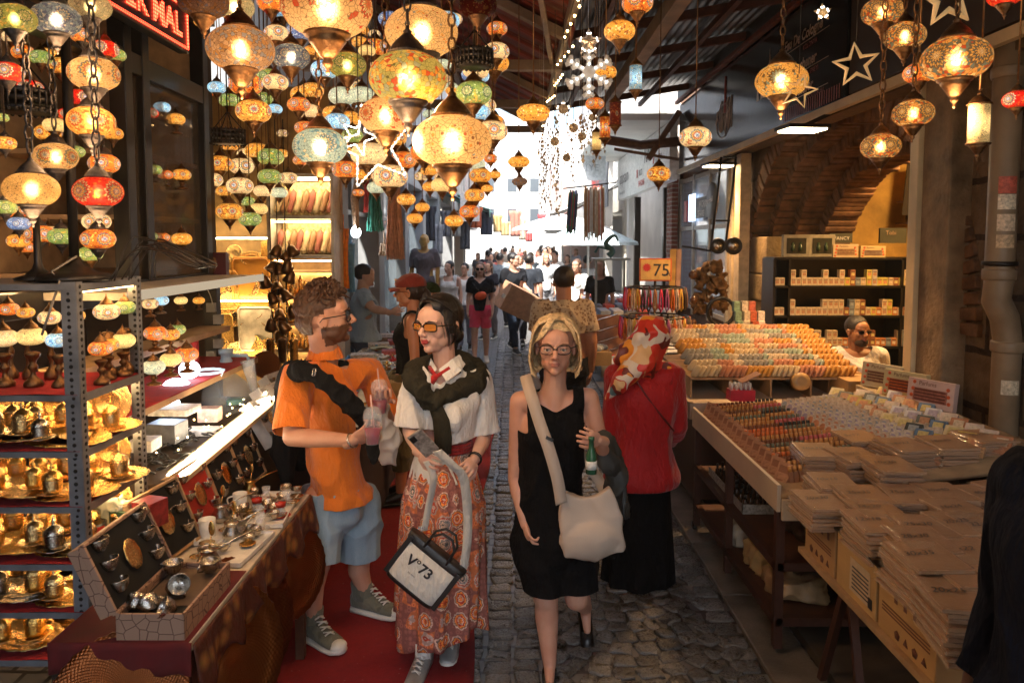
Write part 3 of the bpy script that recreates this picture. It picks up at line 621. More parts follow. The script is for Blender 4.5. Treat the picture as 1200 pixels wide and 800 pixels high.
SPEC={'cream_chips':(CRM,[(.85,.3,.05),(.2,.3,.45),(.4,.06,.03),(.85,.45,.1)],'dots',4,.55,None),'cream_bold':(CRM,[(.2,.08,.04),(.15,.3,.5),(.8,.35,.08),(.5,.1,.05)],'dots',4,.62,None),'cream_speck':((.95,.66,.28),[(.1,.05,.03),(.25,.2,.15)],'dots',4,.3,None),'green_chips':((.42,.45,.16),[(.85,.3,.04),(.9,.55,.15),(.3,.4,.35),(.6,.04,.02)],'chips',4,.5,None),'green':(GRN,[(.7,.75,.45),(.15,.25,.1),(.8,.5,.1)],'medal',5,.3,[(.9,.8,.4),(.15,.3,.1),(.8,.7,.4),(.05,.15,.1)]),'blue':((.2,.3,.5),[(.6,.65,.7),(.1,.12,.3)],'medal',5,.4,[(.9,.85,.7),(.2,.35,.6),(.8,.7,.5),(.1,.15,.4)]),'whiteblue':(WBL,[(.2,.5,.75),(.95,.9,.7),(.1,.3,.6)],'medal',4,.3,[(.95,.95,.9),(.3,.6,.8),(.9,.75,.4),(.15,.4,.7),(.9,.95,.95)]),'copperblue':((.5,.32,.2),[(.3,.35,.5),(.75,.5,.3),(.6,.3,.1)],'chips',4,.6,None),'amber':(AMB,[(.9,.7,.3),(.4,.12,.03)],'chips',4,.25,None),'amber_medal':(AMB,[(.9,.65,.2),(.4,.1,.02)],'medal',6,.3,r2),'cream_medal':(CRM,[(.9,.65,.25),(.6,.15,.05)],'medal',5,.15,r1),'cream_red':(CRM,[(.7,.05,.02)],'medal',5,.06,[(.75,.06,.03),(.75,.2,.05),(.95,.8,.5),(.7,.05,.03)]),'orange':(ORG,[(.9,.6,.15),(.5,.05,.02)],'medal',5,.3,r1),'red':(REDG,[(.85,.2,.03),(.5,.01,.01)],'medal',4,.3,r3),'night':((.75,.38,.1),[(.05,.12,.15),(.5,.05,.02),(.9,.75,.4),(.08,.2,.25)],'medal',5,.6,[(.95,.85,.6),(.9,.6,.2),(.05,.12,.18),(.8,.5,.15),(.05,.1,.12)]),'pale':(PAL,[(.4,.5,.4),(.9,.85,.6)],'medal',4,.2,[(.9,.85,.6),(.4,.45,.35),(.85,.8,.6)]),'amber_blue':((.9,.55,.15),[(.15,.35,.45),(.9,.75,.4),(.1,.08,.06)],'medal',3,.3,[(.25,.5,.6),(.3,.55,.65),(.2,.4,.5),(.1,.06,.04),(.9,.6,.2)]),'darkred':((.25,.02,.01),[(.6,.2,.05)],'medal',4,.2,r2),}
def mosmat(k,em_):b,ch,mo,N_,sh_,rg=SPEC[k];return mosaic(k+('_lit' if em_ else ''),b,ch,mo,N_,sh_,em_,rings=rg,sc_=7 if 'bold' in k else 9)
BULB=em('bulb_glow',(1,.60,.27),24)
BR2=pm('aged_brass',(.22,.11,.045),.32,.9,.45,6,.4,30)
PEW=pm('aged_pewter',(.12,.1,.09),.35,.85,.4,6,.5,40)
def link(mb,p0,p1,r=.006,w=.022,L=.05):
 """chain of oval links between two points"""
 p0=V(p0);p1=V(p1);n=max(1,int((p1-p0).length/L));x,y,d=frame(p1-p0)
 for k in range(n):
  c=p0+(p1-p0)*((k+.5)/n);a=x if k%2 else y;h=(p1-p0).length/n*.62
  mb.tube([c+a*w*math.cos(t*PI/4)+d*h*math.sin(t*PI/4)for t in range(8)],r,4,loop=True)
GLOBE_RAT=.66
def globe_prof(rat,n=14):return[(math.cos(PI*(i/n-.5))**.85 if 0<i<n else.12,rat*math.sin(PI*(i/n-.5)))for i in range(n+1)]
def gl_mesh(shape):
 q=MB()
 if shape=='cyl':q.lathe([(.42,-1.05),(.5,-1),(.5,1),(.42,1.05)],n=24)
 elif shape=='rib':q.lathe([(.15,-.55),(.7,-.42),(.98,-.1),(1,.1),(.75,.42),(.2,.55)],n=36,fl=(18,.03))
 else:q.lathe(globe_prof(GLOBE_RAT,20),n=32)
 return q.mats.append(None)or q.mesh('globe')
GM={k:gl_mesh(k)for k in('globe','cyl','rib')}
def hw_mesh(shape,which):
 q=MB();zt={'globe':.62,'cyl':1.0,'rib':.5}[shape];w={'globe':1,'cyl':1.15,'rib':.8}[shape]
 if which=='cap':
  q.lathe([(.50*w,zt-.02),(.52*w,zt+.04),(.47*w,zt+.07),(.42*w,zt+.16),(.40*w,zt+.2),(.30*w,zt+.32),(.17*w,zt+.44),(.10*w,zt+.52),(.12*w,zt+.56),(.05*w,zt+.62),(.05,zt+.7)],n=20)
  q.tube([(.07*math.cos(t*PI/5),0,zt+.76+.07*math.sin(t*PI/5))for t in range(10)],.02,5,loop=True)
  for k in range(14):a=2*PI*k/14;q.ell((.5*w*math.cos(a),.5*w*math.sin(a),zt+.02),.035,n=6,m=4)
 else:
  q.lathe([(.02,-zt-.86),(.05,-zt-.8),(.03,-zt-.74),(.10,-zt-.66),(.13,-zt-.6),(.09,-zt-.53),(.16,-zt-.48),(.24,-zt-.36),(.36,-zt-.2),(.42,-zt-.12),(.40,-zt-.08),(.50*w,-zt-.03),(.52*w,-zt+.04),(.3*w,-zt+.08)],n=20)
 return q.mesh(which)
HM={(s,w):hw_mesh(s,w)for s in GM for w in('cap','cup')}
for me in HM.values():me.materials.append(BR2)
q=MB();q.ell((0,0,0),(.16,.16,.2),n=10,m=6);BM_=q.mesh('bulb');BM_.materials.append(BULB)
ROOFZ=lambda x:(az(x)if x<.42 else rz_(x))-.02
def lantern(px,py,w,Y,kind,label,shape='globe',lit=1,hw=None,chain=True,group='mosaic lanterns hanging over the lane'):
 """hanging lantern: w = globe width in the photograph's pixels at depth Y"""
 c=P(px,py,Y);r=w/S(Y)/2
 if shape=='cyl':r*=1.9
 rr0=r;k_=(1+((px-600)/F)**2*.35);r=r/k_
 e_=empty('mosaic_lantern',c,label,'lantern',group)
 small=w<44
 def put(nm,me,mat=None,s_=r):
  o=obj(nm,me,e_);o.scale=(s_,)*3
  if mat:o.material_slots[0].link='OBJECT';o.material_slots[0].material=mat
  o.rotation_euler=(0,0,random.random()*6);return o
 put('globe',GM[shape],mosmat(kind,(.42 if lit else.05)*(0 if not small else 1)if(small or not lit)else 0))
 if lit and not small:put('bulb',BM_)
 put('cap',HM[(shape,'cap')],hw);put('cup',HM[(shape,'cup')],hw)
 if chain:
  zt={'globe':1.40,'cyl':1.8,'rib':1.3}[shape]*r;q=MB().mat(hw or BR2)
  top=min(ROOFZ(c.x),c.z+zt+2.2)-c.z
  if w>44:link(q,(0,0,zt),(0,0,top),.0035,.011,.036)
  else:q.tube([(0,0,zt),(0,0,top)],.0035,4)
  q.build('chain',None,e_,org=(0,0,0))
 if lit and w>=56:
  ld=bpy.data.lights.new('lantern_light','POINT');ld.energy=2.2*(w/S(Y)/.25)**2;ld.color=(1,.62,.32);ld.shadow_soft_size=.05;lo=bpy.data.objects.new('lantern_light',ld);COL.objects.link(lo);lo.parent=e_;lo.location=(0,0,-r*1.62)
 return e_
L=lantern
L(530,166,92,2.35,'cream_bold','large cream lantern with dark and coloured chips, hanging low over the women')
L(478,92,90,2.35,'green_chips','large olive green lantern with orange chips and pewter cap',hw=PEW)
L(494,38,84,2.5,'cream_chips','large cream lantern flecked orange and blue, behind the olive green one',hw=PEW)
L(383,8,106,2.2,'cream_red','huge cream lantern with red arcs cut by the top of the picture')
L(452,136,62,2.9,'cream_red','cream lantern with red squares half hidden by the olive green lantern')
L(282,58,80,2.6,'copperblue','big copper and violet beaded lantern with coppery cup')
L(375,172,64,2.8,'whiteblue','icy white and blue lantern with rings of dots')
L(341,67,44,3.3,'blue','deep blue beaded lantern beside the copper and violet one')
L(407,77,44,3.3,'green','green lantern with small star medallions under the huge cream one')
L(555,110,42,3.2,'green','cream and green lantern behind the large cream lantern')
L(577,154,36,3.5,'cream_medal','cream lantern with round blue rosette right of the large cream lantern')
L(324,40,30,3.6,'cream_medal','small cream rosette lantern above the deep blue one')
L(352,38,32,3.7,'blue','small pale blue lantern right beside the huge cream one')
L(323,97,30,3.6,'cream_medal','small cream lantern with red rosette under the deep blue one')
L(350,123,27,3.9,'orange','small orange lantern hanging just above the icy blue one')
L(357,150,24,4.2,'orange','small orange lantern half behind the icy blue one')
L(297,131,42,3.3,'amber_medal','amber beaded lantern under the copper and violet one')
L(288,99,40,3.8,'orange','orange lantern behind the cup of the copper and violet one')
L(380,82,32,3.9,'whiteblue','small pale blue lantern left of the green star lantern')
L(401,113,32,4.1,'pale','small pale grey green lantern below the green star lantern')
L(424,112,30,4.3,'pale','small pale lantern right of the pale grey green one')
L(391,133,26,4.4,'amber','small amber lantern below the pale grey green one')
L(395,143,30,4.0,'whiteblue','small white lantern in front of the glowing star')
L(413,160,26,4.6,'green','small green lantern behind the glowing star')
L(432,181,42,4.2,'cream_chips','cream lantern inside the glowing star')
L(405,199,32,4.4,'orange','orange rosette lantern right of the icy blue lantern')
L(457,207,42,4.3,'cream_medal','cream lantern with pale rosettes below the glowing star')
L(441,220,22,5.2,'pale','tiny pale lantern hanging before the green yarn')
L(426,205,20,5.6,'amber','tiny amber lantern left of the pale rosette lantern')
L(487,185,22,5.8,'amber','small amber lantern under the red square lantern')
L(441,165,26,5.0,'cream_speck','small cream lantern at the tip of the glowing star')
for px,py,w_,lab in((476,234,22,'small amber beaded lantern before the pale yarn skein'),(495,243,17,'smallest plain amber lantern right of the beaded one'),(486,256,19,'plain amber lantern, lowest of the trio by the yarn skein'),(503,200,20,'plain amber lantern tucked behind the large cream lantern cup'),(504,219,18,'lower plain amber lantern behind the large cream lantern cup')):
 L(px,py,w_,6.2,'amber',lab)
for px,py,w_,k_,lab in((563,206,26,'amber_medal','amber rosette lantern, highest in the bunch under the large cream one'),(556,229,24,'amber_medal','amber lantern in the middle of the bunch under the large cream one'),(550,248,24,'orange','orange lantern low in the bunch under the large cream one'),(532,259,22,'amber','lowest amber lantern in the bunch under the large cream one'),(518,217,26,'cream_speck','pale amber lantern left in the bunch under the large cream one'),(575,186,16,'orange','tiny orange lantern above the bunch of amber ones'),(571,221,14,'amber','tiny dull amber lantern on the right of the bunch'),(559,193,20,'pale','small grey lantern behind the large cream lantern cup'),(580,205,14,'amber','tiny amber lantern right above the dull one')):
 L(px,py,w_,5.6,k_,lab)
L(625,133,38,3.6,'amber','ribbed amber brass lantern with a long stem over the far crowd','rib')
L(608,190,25,5.0,'amber','onion shaped dull gold lantern over the far crowd','rib',lit=1)
L(609,213,18,5.0,'copperblue','small brown pendant hanging under the onion shaped gold lantern','rib',lit=0,chain=False)
L(560,6,44,2.7,'darkred','dark unlit lantern cut by the top of the picture right of the cream ones',lit=0,hw=BRASS)
L(275,8,46,3.2,'pale','pale lantern at the very top above the copper and violet one')
L(318,3,34,3.4,'orange','orange lantern cut by the top left of the huge cream one')
L(238,2,60,2.4,'copperblue','coppery metal lantern cup cut by the top beside the red LED sign',lit=0)
for px,py,w_,Y,k_,lab in((258,192,30,4.7,'amber_medal','upper left amber lantern of the cluster before the tray wall'),(283,195,30,4.8,'cream_medal','upper cream rosette lantern of the cluster before the tray wall'),(248,211,27,4.6,'cream_medal','cream red rosette lantern nearest the black showcase post'),(281,218,32,4.5,'cream_medal','biggest cream red rosette lantern in the cluster before the tray wall'),(262,224,20,5.1,'amber_medal','small amber lantern tucked in the middle of the cluster'),(269,248,32,4.6,'amber_medal','amber dotted lantern low in the cluster before the tray wall'),(293,257,27,4.7,'green','lowest pale green lantern of the cluster before the tray wall'),(316,207,28,4.8,'green','green lantern above the slipper cabinet corner'),(338,209,22,5.0,'cream_medal','cream lantern right next to the green one by the slipper cabinet'),(308,224,22,5.0,'cream_chips','cream lantern under the green one by the slipper cabinet'),(327,226,20,5.1,'pale','pale lantern hanging in front of the slipper cabinet'),(303,245,22,5.0,'cream_speck','cream lantern right of the lowest green one'),(290,236,18,5.3,'green','small green lantern behind the cluster'),(270,170,22,5.2,'amber','small amber lantern behind the top of the cluster'),(375,200,20,5.2,'amber','small amber lantern under the icy blue one'),(352,188,18,5.4,'orange','small orange lantern in front of the slipper cabinet top'),(330,180,16,5.6,'amber','tiny amber lantern above the slipper cabinet'),(312,186,16,5.6,'cream_speck','tiny cream lantern above the green one'),(236,26,18,4.4,'amber','tiny amber lantern right of the LED sign'),(365,60,18,4.6,'amber','tiny amber lantern between the huge cream one and the blue one'),(430,60,20,4.8,'cream_speck','small cream lantern behind the olive green one'),(310,70,18,4.8,'cream_medal','tiny cream lantern left of the deep blue one'),(322,128,18,5.0,'whiteblue','tiny blue lantern left of the small orange one'),(405,172,18,5.2,'amber','tiny amber lantern at the left edge of the glowing star'),(470,178,20,5.4,'cream_speck','small cream lantern right of the glowing star'),(420,226,14,6.0,'orange','tiny orange lantern above the lit bulb')):
 L(px,py,w_,Y,k_,lab)
for px,py,w_,Y,k_,lab in((17,22,54,1.9,'green','dark green lantern in the top left corner'),(66,23,60,2.0,'blue','blue rosette lantern beside the dark green corner one'),(106,8,50,2.1,'pale','pale green lantern cut by the top, left of the LED sign'),(96,42,28,2.7,'orange','orange lantern behind the blue rosette lantern'),(9,85,40,2.1,'red','red lantern at the left edge below the dark green one'),(110,87,62,2.1,'cream_medal','cream multicolour lantern with white medallion below the pale green one'),(107,143,58,2.15,'amber_medal','amber lantern with dark star rosette below the multicolour one'),(65,184,54,2.4,'cream_medal','cream lantern with ring rosette behind the black lamp stem'),(37,222,68,1.95,'cream_speck','cream gold lantern sprinkled with dark specks, on the left'),(115,225,60,2.0,'red','bright red lantern with blue yellow rosette on the left'),(6,243,30,2.2,'green','green lantern at the left edge beside the specked one'),(22,262,28,2.3,'blue','small blue and white lantern under the specked one'),(6,168,28,2.3,'amber_medal','amber lantern at the left edge above the green one'),(122,192,38,2.7,'orange','orange white lantern behind the bright red one'),(2,138,18,2.4,'green','sliver of a green lantern at the left edge'),(46,274,36,2.7,'orange','orange lantern glowing low behind the rack top'),(72,277,34,2.6,'green','dull green lantern low behind the black lamp stem'),(115,280,42,2.6,'orange','orange rosette lantern low behind the bright red one'),(88,178,24,3.1,'green','small teal lantern behind the black lamp stem')):
 L(px,py,w_,Y,k_,lab,hw=PEW,chain=py<240)
for px,py,w_,Y,k_,lab in((747,4,36,3.2,'orange','orange red lantern cut by the top, right of the snowflake'),(726,37,36,3.3,'amber','amber lantern right above the snowflake'),(710,85,25,4.4,'amber','small amber lantern half behind the snowflake'),(697,122,22,4.6,'orange','red orange drum lantern below the snowflake'),(815,161,38,4.2,'cream_medal','cream lantern with dotted rings before the black fascia'),(772,204,28,5.4,'amber_medal','amber lantern before the white sign box'),(916,95,62,3.2,'amber_blue','amber lantern with pale blue patch in front of the fascia lettering'),(1034,14,50,2.9,'night','amber dark lantern at the top, left in the right hand group'),(1060,43,50,2.8,'night','amber teal lantern right below the topmost of the right group'),(1120,70,84,2.2,'night','largest lantern on the right with orange and dark petals'),(1077,86,38,2.9,'orange','red orange lantern behind the largest right one'),(1070,133,50,2.7,'night','amber lantern with dark petals hanging below the red orange one'),(1032,172,48,2.8,'night','lowest lantern of the right group with blue rosette'),(1192,117,36,2.3,'red','red blue lantern cut by the right edge'),(1178,-6,44,2.2,'red','dark red lantern cut by the top right corner')):
 L(px,py,w_,Y,k_,lab)
for px,py,w_,Y,k_,lab in((745,92,15,3.6,'whiteblue','white lit cylinder lantern under the orange red one'),(721,134,14,4.4,'darkred','dark red unlit cylinder lantern'),(709,150,13,4.8,'orange','orange lit cylinder lantern left of the dark red one'),(699,166,11,5.2,'cream_speck','pale lit cylinder lantern, lowest of the three'),(1147,146,27,2.2,'cream_speck','brightly lit cylinder lantern before the pale pillar')):
 L(px,py,w_,Y,k_,lab,shape='cyl',lit=k_!='darkred')
rl=random.Random(8)
for i in range(26):
 L(rl.uniform(0,140),rl.uniform(20,300),rl.uniform(22,36),rl.uniform(2.95,3.4),rl.choice(('orange','amber','cream_medal','green','amber_medal','red','cream_speck')),'small dim mosaic lantern crowded at the back behind the big left lanterns',group='dim lanterns at the back of the left shop',chain=False)
for i in range(44):
 u=rl.random();L(300+u*280,20+rl.random()*190,rl.uniform(13,20),rl.uniform(5.8,8.2),rl.choice(('orange','amber','cream_medal','whiteblue','amber_medal','pale','cream_speck','amber')),'tiny mosaic lantern in the crowd of distant lanterns above the left stalls',group='distant tiny lanterns above the left stalls',chain=i%2==0)
for i in range(46):
 u=rl.random();L(235+u*350,8+rl.random()*(215-u*30),rl.uniform(21,33),rl.uniform(4.2,5.6),rl.choice(('orange','amber','cream_medal','whiteblue','amber_medal','blue','cream_chips','amber','green')),'small mosaic lantern crowded among the others above the left stalls',group='small lanterns crowded above the left stalls',chain=i%3==0)
def crown(px,py,w,Y,label):
 c=P(px,py,Y);r=w/S(Y)/2;e_=empty('filigree_lamp_frame',c,label,'lamp frame');q=MB().mat(DARK)
 for z in(-.35,0,.3):q.lathe([(r*.98,z*r-.008),(r*1.0,z*r),(r*.98,z*r+.008)],c,24)
 for k in range(24):
  a=2*PI*k/24;p=c+V((r*math.cos(a),r*math.sin(a),-.35*r));q.tube([p,p+V((0,0,.35*r)),p+V((0,0,.65*r)),p+V((.0,0,.8*r))],.004,4)
  q.ell(p+V((0,0,-.08*r)),.008,n=6,m=4)
 for k in range(4):a=PI/2*k;q.tube([c+V((r*math.cos(a),r*math.sin(a),.3*r)),c+V((0,0,1.5*r))],.003,4)
 q.build('ring',None,e_);q=MB().mat(DARK);q.tube([c+V((0,0,1.5*r)),V((c.x,c.y,ROOFZ(c.x)))],.004,4);q.build('chain',None,e_)
crown(556,68,42,3.0,'dark filigree metal crown hanging behind the large cream lanterns');crown(267,160,38,4.2,'dark filigree metal crown above the cluster of small lanterns');crown(30,118,60,2.5,'dark filigree metal crown at the left edge')
STARL=em('led_white',(1,.93,.8),2.2)
FRAMEW=pm('frosted_tube',(.8,.8,.78),.3)
def starpts(r,ri,n=5,a0=PI/2):return[((r if k%2==0 else ri)*math.cos(a0+k*PI/n),(r if k%2==0 else ri)*math.sin(a0+k*PI/n))for k in range(2*n)]
def star(px,py,w,Y,label,mat,tr=.008,lit=12,rot=0,tilt=0,solid=False,top=None):
 c=P(px,py,Y);r=w/S(Y)/2;e_=empty('star_ornament',c,label,'star ornament','star ornaments');q=MB().mat(mat)
 pts=[(c+V((x*math.cos(tilt),x*math.sin(tilt),z)))for x,z in starpts(r,r*.42,5,PI/2+rot)]
 q.tube(pts,tr,6,loop=True)
 if solid:
  for k in range(10):q.add([c+V((0,-.01,0)),pts[k],pts[(k+1)%10],c+V((0,.01,0))],[(0,1,2),(3,2,1)])
 q.build('star_frame',None,e_)
 if lit:
  q=MB().mat(STARL)
  for k in range(10):
   a,b=pts[k],pts[(k+1)%10];m_=max(1,int(lit/10))
   for j in range(m_):q.ell(a+(b-a)*((j+.5)/m_)+V((0,-tr*.6,0)),tr*.75,n=5,m=4)
  q.build('light_string',None,e_)
 q=MB().mat(DARK);q.tube([c+V((0,0,r)),V((c.x,c.y,ROOFZ(c.x)))],.002,4);q.build('cord',None,e_)
GLS=glass('frost_glass',(.9,.92,.95),.25,.35)
star(437,172,100,3.1,'large clear star outline of white lights between the left lanterns',GLS,.006,60,.25,.3)
star(420,160,46,3.05,'smaller clear star outline of lights inside the large one',GLS,.005,40,.9,-.2)
star(690,50,30,3.4,'sparkling solid silver star above the snowflake',pm('glitter',(.6,.55,.5),.2,.6),.006,10,0,0,True)
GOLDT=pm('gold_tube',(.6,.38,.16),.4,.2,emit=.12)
star(1003,76,48,3.0,'dim gold star outline before the right fascia',GOLDT,.009,0,.1,-.4)
star(1111,-2,62,2.4,'gold star outline cut by the top of the picture',GOLDT,.011,0,.1,-.1)
star(964,15,17,3.4,'small glowing gold star over the fascia lettering',GOLDT,.007,10,.1,-.1,True)
star(936,107,40,3.05,'gold star outline below the amber and pale blue lantern',GOLDT,.006,0,-.3,-.5)
c=P(690,85,3.5);e_=empty('snowflake_ornament',c,'frosted snowflake with warm lights over the middle of the lane','snowflake');q=MB().mat(GLS);q2=MB().mat(STARL);r=29/S(3.5)
for k in range(6):
 a=PI/6+k*PI/3;d=V((math.cos(a),.0,math.sin(a)));q.tube([c+d*r*.1,c+d*r],.012,6)
 for f_ in(.5,.78):
  for s_ in(-1,1):
   d2=V((math.cos(a+s_*.9),0,math.sin(a+s_*.9)));q.tube([c+d*r*f_,c+d*r*f_+d2*r*.27],.011,6)
 for j in range(3):q2.ell(c+d*r*(.3+.25*j)+V((0,-.014,0)),.0055,n=5,m=4)
q.build('snowflake_frame',None,e_);q2.build('light_string',None,e_);q=MB();q.lathe([(.001,-.015),(.03,-.015),(.03,.015),(.001,.015)],c,14,rot=M.Rotation(PI/2,3,'X'));q.build('hub',GLS,e_)
q=MB().mat(DARK)
for s_ in(-.01,.03):q.tube([c+V((s_,0,r)),V((c.x+s_,c.y,3.85))],.0015,4)
q.build('cord',None,e_)
SEQ=pm('shell_sequin',(.78,.62,.42),.25,.3,.4,60);SEQ2=pm('clear_sequin',(.85,.83,.8),.1,.1)
rs=random.Random(5)
for i in range(26):
 px=628+rs.random()*82;top=112+abs(px-672)*.75+rs.random()*30;bot=190+rs.random()*70 if px<670 else 170+rs.random()*30;Y=5.2+rs.random()*2.2
 a=P(px,top,Y);b=P(px+rs.uniform(-3,3),bot,Y);q=MB().mat(SEQ if i%3 else SEQ2);n=int((a-b).length/.03)
 for k in range(n):
  p=a+(b-a)*(k/max(1,n))+V((rs.uniform(-.02,.02),rs.uniform(-.02,.02),0));t_=rs.random()*PI;s_=rs.uniform(.009,.017)
  q.add([p+V((s_*math.cos(t_),s_*math.sin(t_),0)),p+V((0,0,s_*1.3)),p+V((-s_*math.cos(t_),-s_*math.sin(t_),0)),p+V((0,0,-s_*1.3))],[(0,1,2,3)])
 q.tube([V((a.x,a.y,ROOFZ(a.x))),a,b],.0012,3)
 tag(q.build('sequin_string',None),'thin string of glittering shells and sequins in the bright gap below the snowflake','ornament string','glittering strings below the snowflake',)
for i,(px,py)in enumerate(((660,128),(672,150),(650,166),(682,160),(664,185),(694,138))):
 star(px,py,20-i,5.0+i*.2,['tiny shell star left below the snowflake','tiny shell star in the middle of the glittering strings','tiny shell star far left among the glittering strings','tiny shell star right of the middle among the strings','tiny shell star lowest among the strings','tiny shell star beside the red orange drum lantern'][i],SEQ,.007,10,i,0,True)
q=MB().mat(em('fairy_light',(1,.6,.2),20));
for k in range(46):
 y_=2.2+k*.17;q.ell((.40+.02*math.sin(k*3),y_,3.52-.25*((k*7)%5)/5),.008,n=5,m=4)
q.mat(DARK);q.tube([(.40,2.2,3.55),(.40,10,3.55)],.003,4)
tag(q.build('fairy_lights',None),'string of tiny warm lights along the edge of the red awning','light string')
for px,py,Y,lab in((940,153,5.9,'wide black spot lamp glowing under the fascia nearest the arch'),(842,195,8.6,'wide black spot lamp glowing farther along the fascia')):
 c=P(px,py,Y);e_=empty('spot_lamp',c,lab,'lamp');q=MB().mat(DARK)
 q.box(c+V((0,0,.02)),(.34,.26,.03),rot=.1);q.bar(c+V((.0,0,.03)),c+V((.3,0,.17)),.03);q.build('housing',None,e_)
 q=MB();q.box(c+V((0,0,-.0)),(.3,.22,.012),rot=.1);q.build('diffuser',em('spot_glow',(1,.74,.42),9),e_)
 for dy in(0,):
  ld=bpy.data.lights.new('spot_light','SPOT');ld.energy=75;ld.spot_size=R(125);ld.spot_blend=.6;ld.color=(1,.56,.24);ld.shadow_soft_size=.12
  lo=bpy.data.objects.new('spot_light',ld);COL.objects.link(lo);lo.location=c+V((-.02,0,-.03));lo.rotation_euler=(0,R(8),0)
c=P(417,272,6.6);e_=empty('hanging_bulb',c,'bare white bulb hanging at the end of a rope on the left','bulb');q=MB();q.ell(c+V((0,0,.0)),(.045,.045,.052));q.build('bulb',em('white_bulb',(.9,.95,1),14),e_)
q=MB();q.tube([c+V((.0,0,.05)),c+V((-.01,0,.3)),c+V((.03,0,.5)),c+V((-.02,0,.8)),c+V((0,0,1.2))],[.02,.035,.03,.04,.03],8);q.build('rope',pm('hemp',(.45,.3,.2),.9,0,.4,60,.8,200,.01),e_)
def skinmat(name,c,sss=.0):
 if name in MC:return MC[name]
 t=NT(name);co=t.coord();n=t.noise(co,9,4);n2=t.noise(co,140,3)
 cc=t.ramp(n.outputs[0],[(.3,tuple(x*k for x,k in zip(c,(.86,.76,.74)))),(.72,c)])
 t.bsdf(cc,.48,0,n2.outputs[0],.12,.002,Subsurface_Weight=.08);t.m.node_tree.nodes;MC[name]=t.m;return t.m
def cloth(name,c,rough=.9,var=.12,bs=.25,bsc=350,**kw):
 name='cloth_'+name
 if name in MC:return MC[name]
 t=NT(name);co=t.coord();n1=t.noise(co,5,4);n0=t.noise(t.coord(scale=(1,1,.45)),16,3,.6);n2=t.noise(co,bsc,2)
 rd=t.math('ABSOLUTE',t.math('SUBTRACT',n0.outputs[0],.5))
 h=t.math('ADD',t.math('MULTIPLY',rd,-5),t.math('MULTIPLY',n2.outputs[0],.12))
 t.bsdf(t.ramp(n1.outputs[0],[(.3,tuple(x*(1-var)for x in c)),(.7,tuple(min(1,x*(1+var*.5))for x in c))]),rough,0,h,.55,.012,Sheen_Weight=.2 if max(c)>.05 else 0,Specular_IOR_Level=.3 if max(c)>.05 else.12);MC[name]=t.m;return t.m
HAIRB=lambda n,c,r=.45:pm('hair_'+n,c,r,0,.5,60,.6,260,.004)
LIPS=skinmat('lip_skin',(.42,.17,.13));LIPR=skinmat('lipstick',(.36,.03,.03))
def remesh(mb,vox,smooth=4,fac=.5):
 me=mb.mesh('tmp');o=bpy.data.objects.new('tmp',me);COL.objects.link(o)
 r=o.modifiers.new('r','REMESH');r.mode='VOXEL';r.voxel_size=vox;r.use_smooth_shade=True
 if smooth:s_=o.modifiers.new('s','SMOOTH');s_.iterations=smooth;s_.factor=fac
 dg=bpy.context.evaluated_depsgraph_get();ev=o.evaluated_get(dg);m2=bpy.data.meshes.new_from_object(ev,depsgraph=dg)
 bpy.data.objects.remove(o);bpy.data.meshes.remove(me);m2.materials.clear()
 return m2
def join(meshes):
 """join (mesh) list to one, keeping material index"""
 vs=[];fs=[];mi=[];mats=[]
 for me in meshes:
  o=len(vs);vs+=[tuple(v.co)for v in me.vertices]
  mp=[]
  for m in me.materials:
   if m not in mats:mats.append(m)
   mp.append(mats.index(m))
  for p in me.polygons:fs.append(tuple(i+o for i in p.vertices));mi.append(mp[p.material_index]if mp else 0)
 m=bpy.data.meshes.new('body');m.from_pydata(vs,[],fs)
 for x in mats:m.materials.append(x)
 m.polygons.foreach_set('material_index',mi);m.polygons.foreach_set('use_smooth',[True]*len(fs));m.update();return m
def setmats(me,mats,fn=None):
 for m in mats:me.materials.append(m)
 if fn:
  for p in me.polygons:p.material_index=fn(p.center)
 return me
def closest(p,a,b):
 d=b-a;t=max(0,min(1,(p-a).dot(d)/max(1e-9,d.length_squared)));return t,(p-(a+d*t)).length
def displace(me,amp,fx,fy,fz,seed=0,fn=None,ridge=True):
 n=[v.normal.copy()for v in me.vertices]
 for v,nn in zip(me.vertices,n):
  p=v.co;k=noise.noise(V((p.x*fx+seed,p.y*fy,p.z*fz)))
  if ridge:k=max(0,1-abs(k)*3.2)**1.6*1.7-.5
  k+=.4*noise.noise(V((p.x*fx*2.3+seed,p.y*fy*2.3,p.z*fz*2.3)))
  v.co=p+nn*(amp*k*(fn(p)if fn else 1))
def cutmesh(me,drop,planes=()):
 """drop(p) -> True for what goes; planes: (select fn, co, no): clean cuts, the side the normal points to goes"""
 bm=bmesh.new();bm.from_mesh(me)
 for sel,co,no in planes:
  fs=[f for f in bm.faces if sel(f.calc_center_median())];g=set(fs)
  for f in fs:g.update(f.edges);g.update(f.verts)
  bmesh.ops.bisect_plane(bm,geom=list(g),plane_co=co,plane_no=no)
  bmesh.ops.delete(bm,geom=[f for f in bm.faces if sel(f.calc_center_median())and(f.calc_center_median()-V(co)).dot(V(no))>0],context='FACES')
 if drop:bmesh.ops.delete(bm,geom=[f for f in bm.faces if drop(f.calc_center_median())],context='FACES')
 bmesh.ops.delete(bm,geom=[v for v in bm.verts if not v.link_faces],context='VERTS')
 if drop:
  be={}
  for e in bm.edges:
   if len(e.link_faces)==1:
    for v,w in((e.verts[0],e.verts[1]),(e.verts[1],e.verts[0])):be.setdefault(v,[]).append(w)
  for it_ in range(10):
   new={v:v.co*.4+sum((w.co for w in ws),V((0,0,0)))*(.6/len(ws))for v,ws in be.items()}
   for v,c in new.items():v.co=c
 bm.to_mesh(me);bm.free();me.update();return me
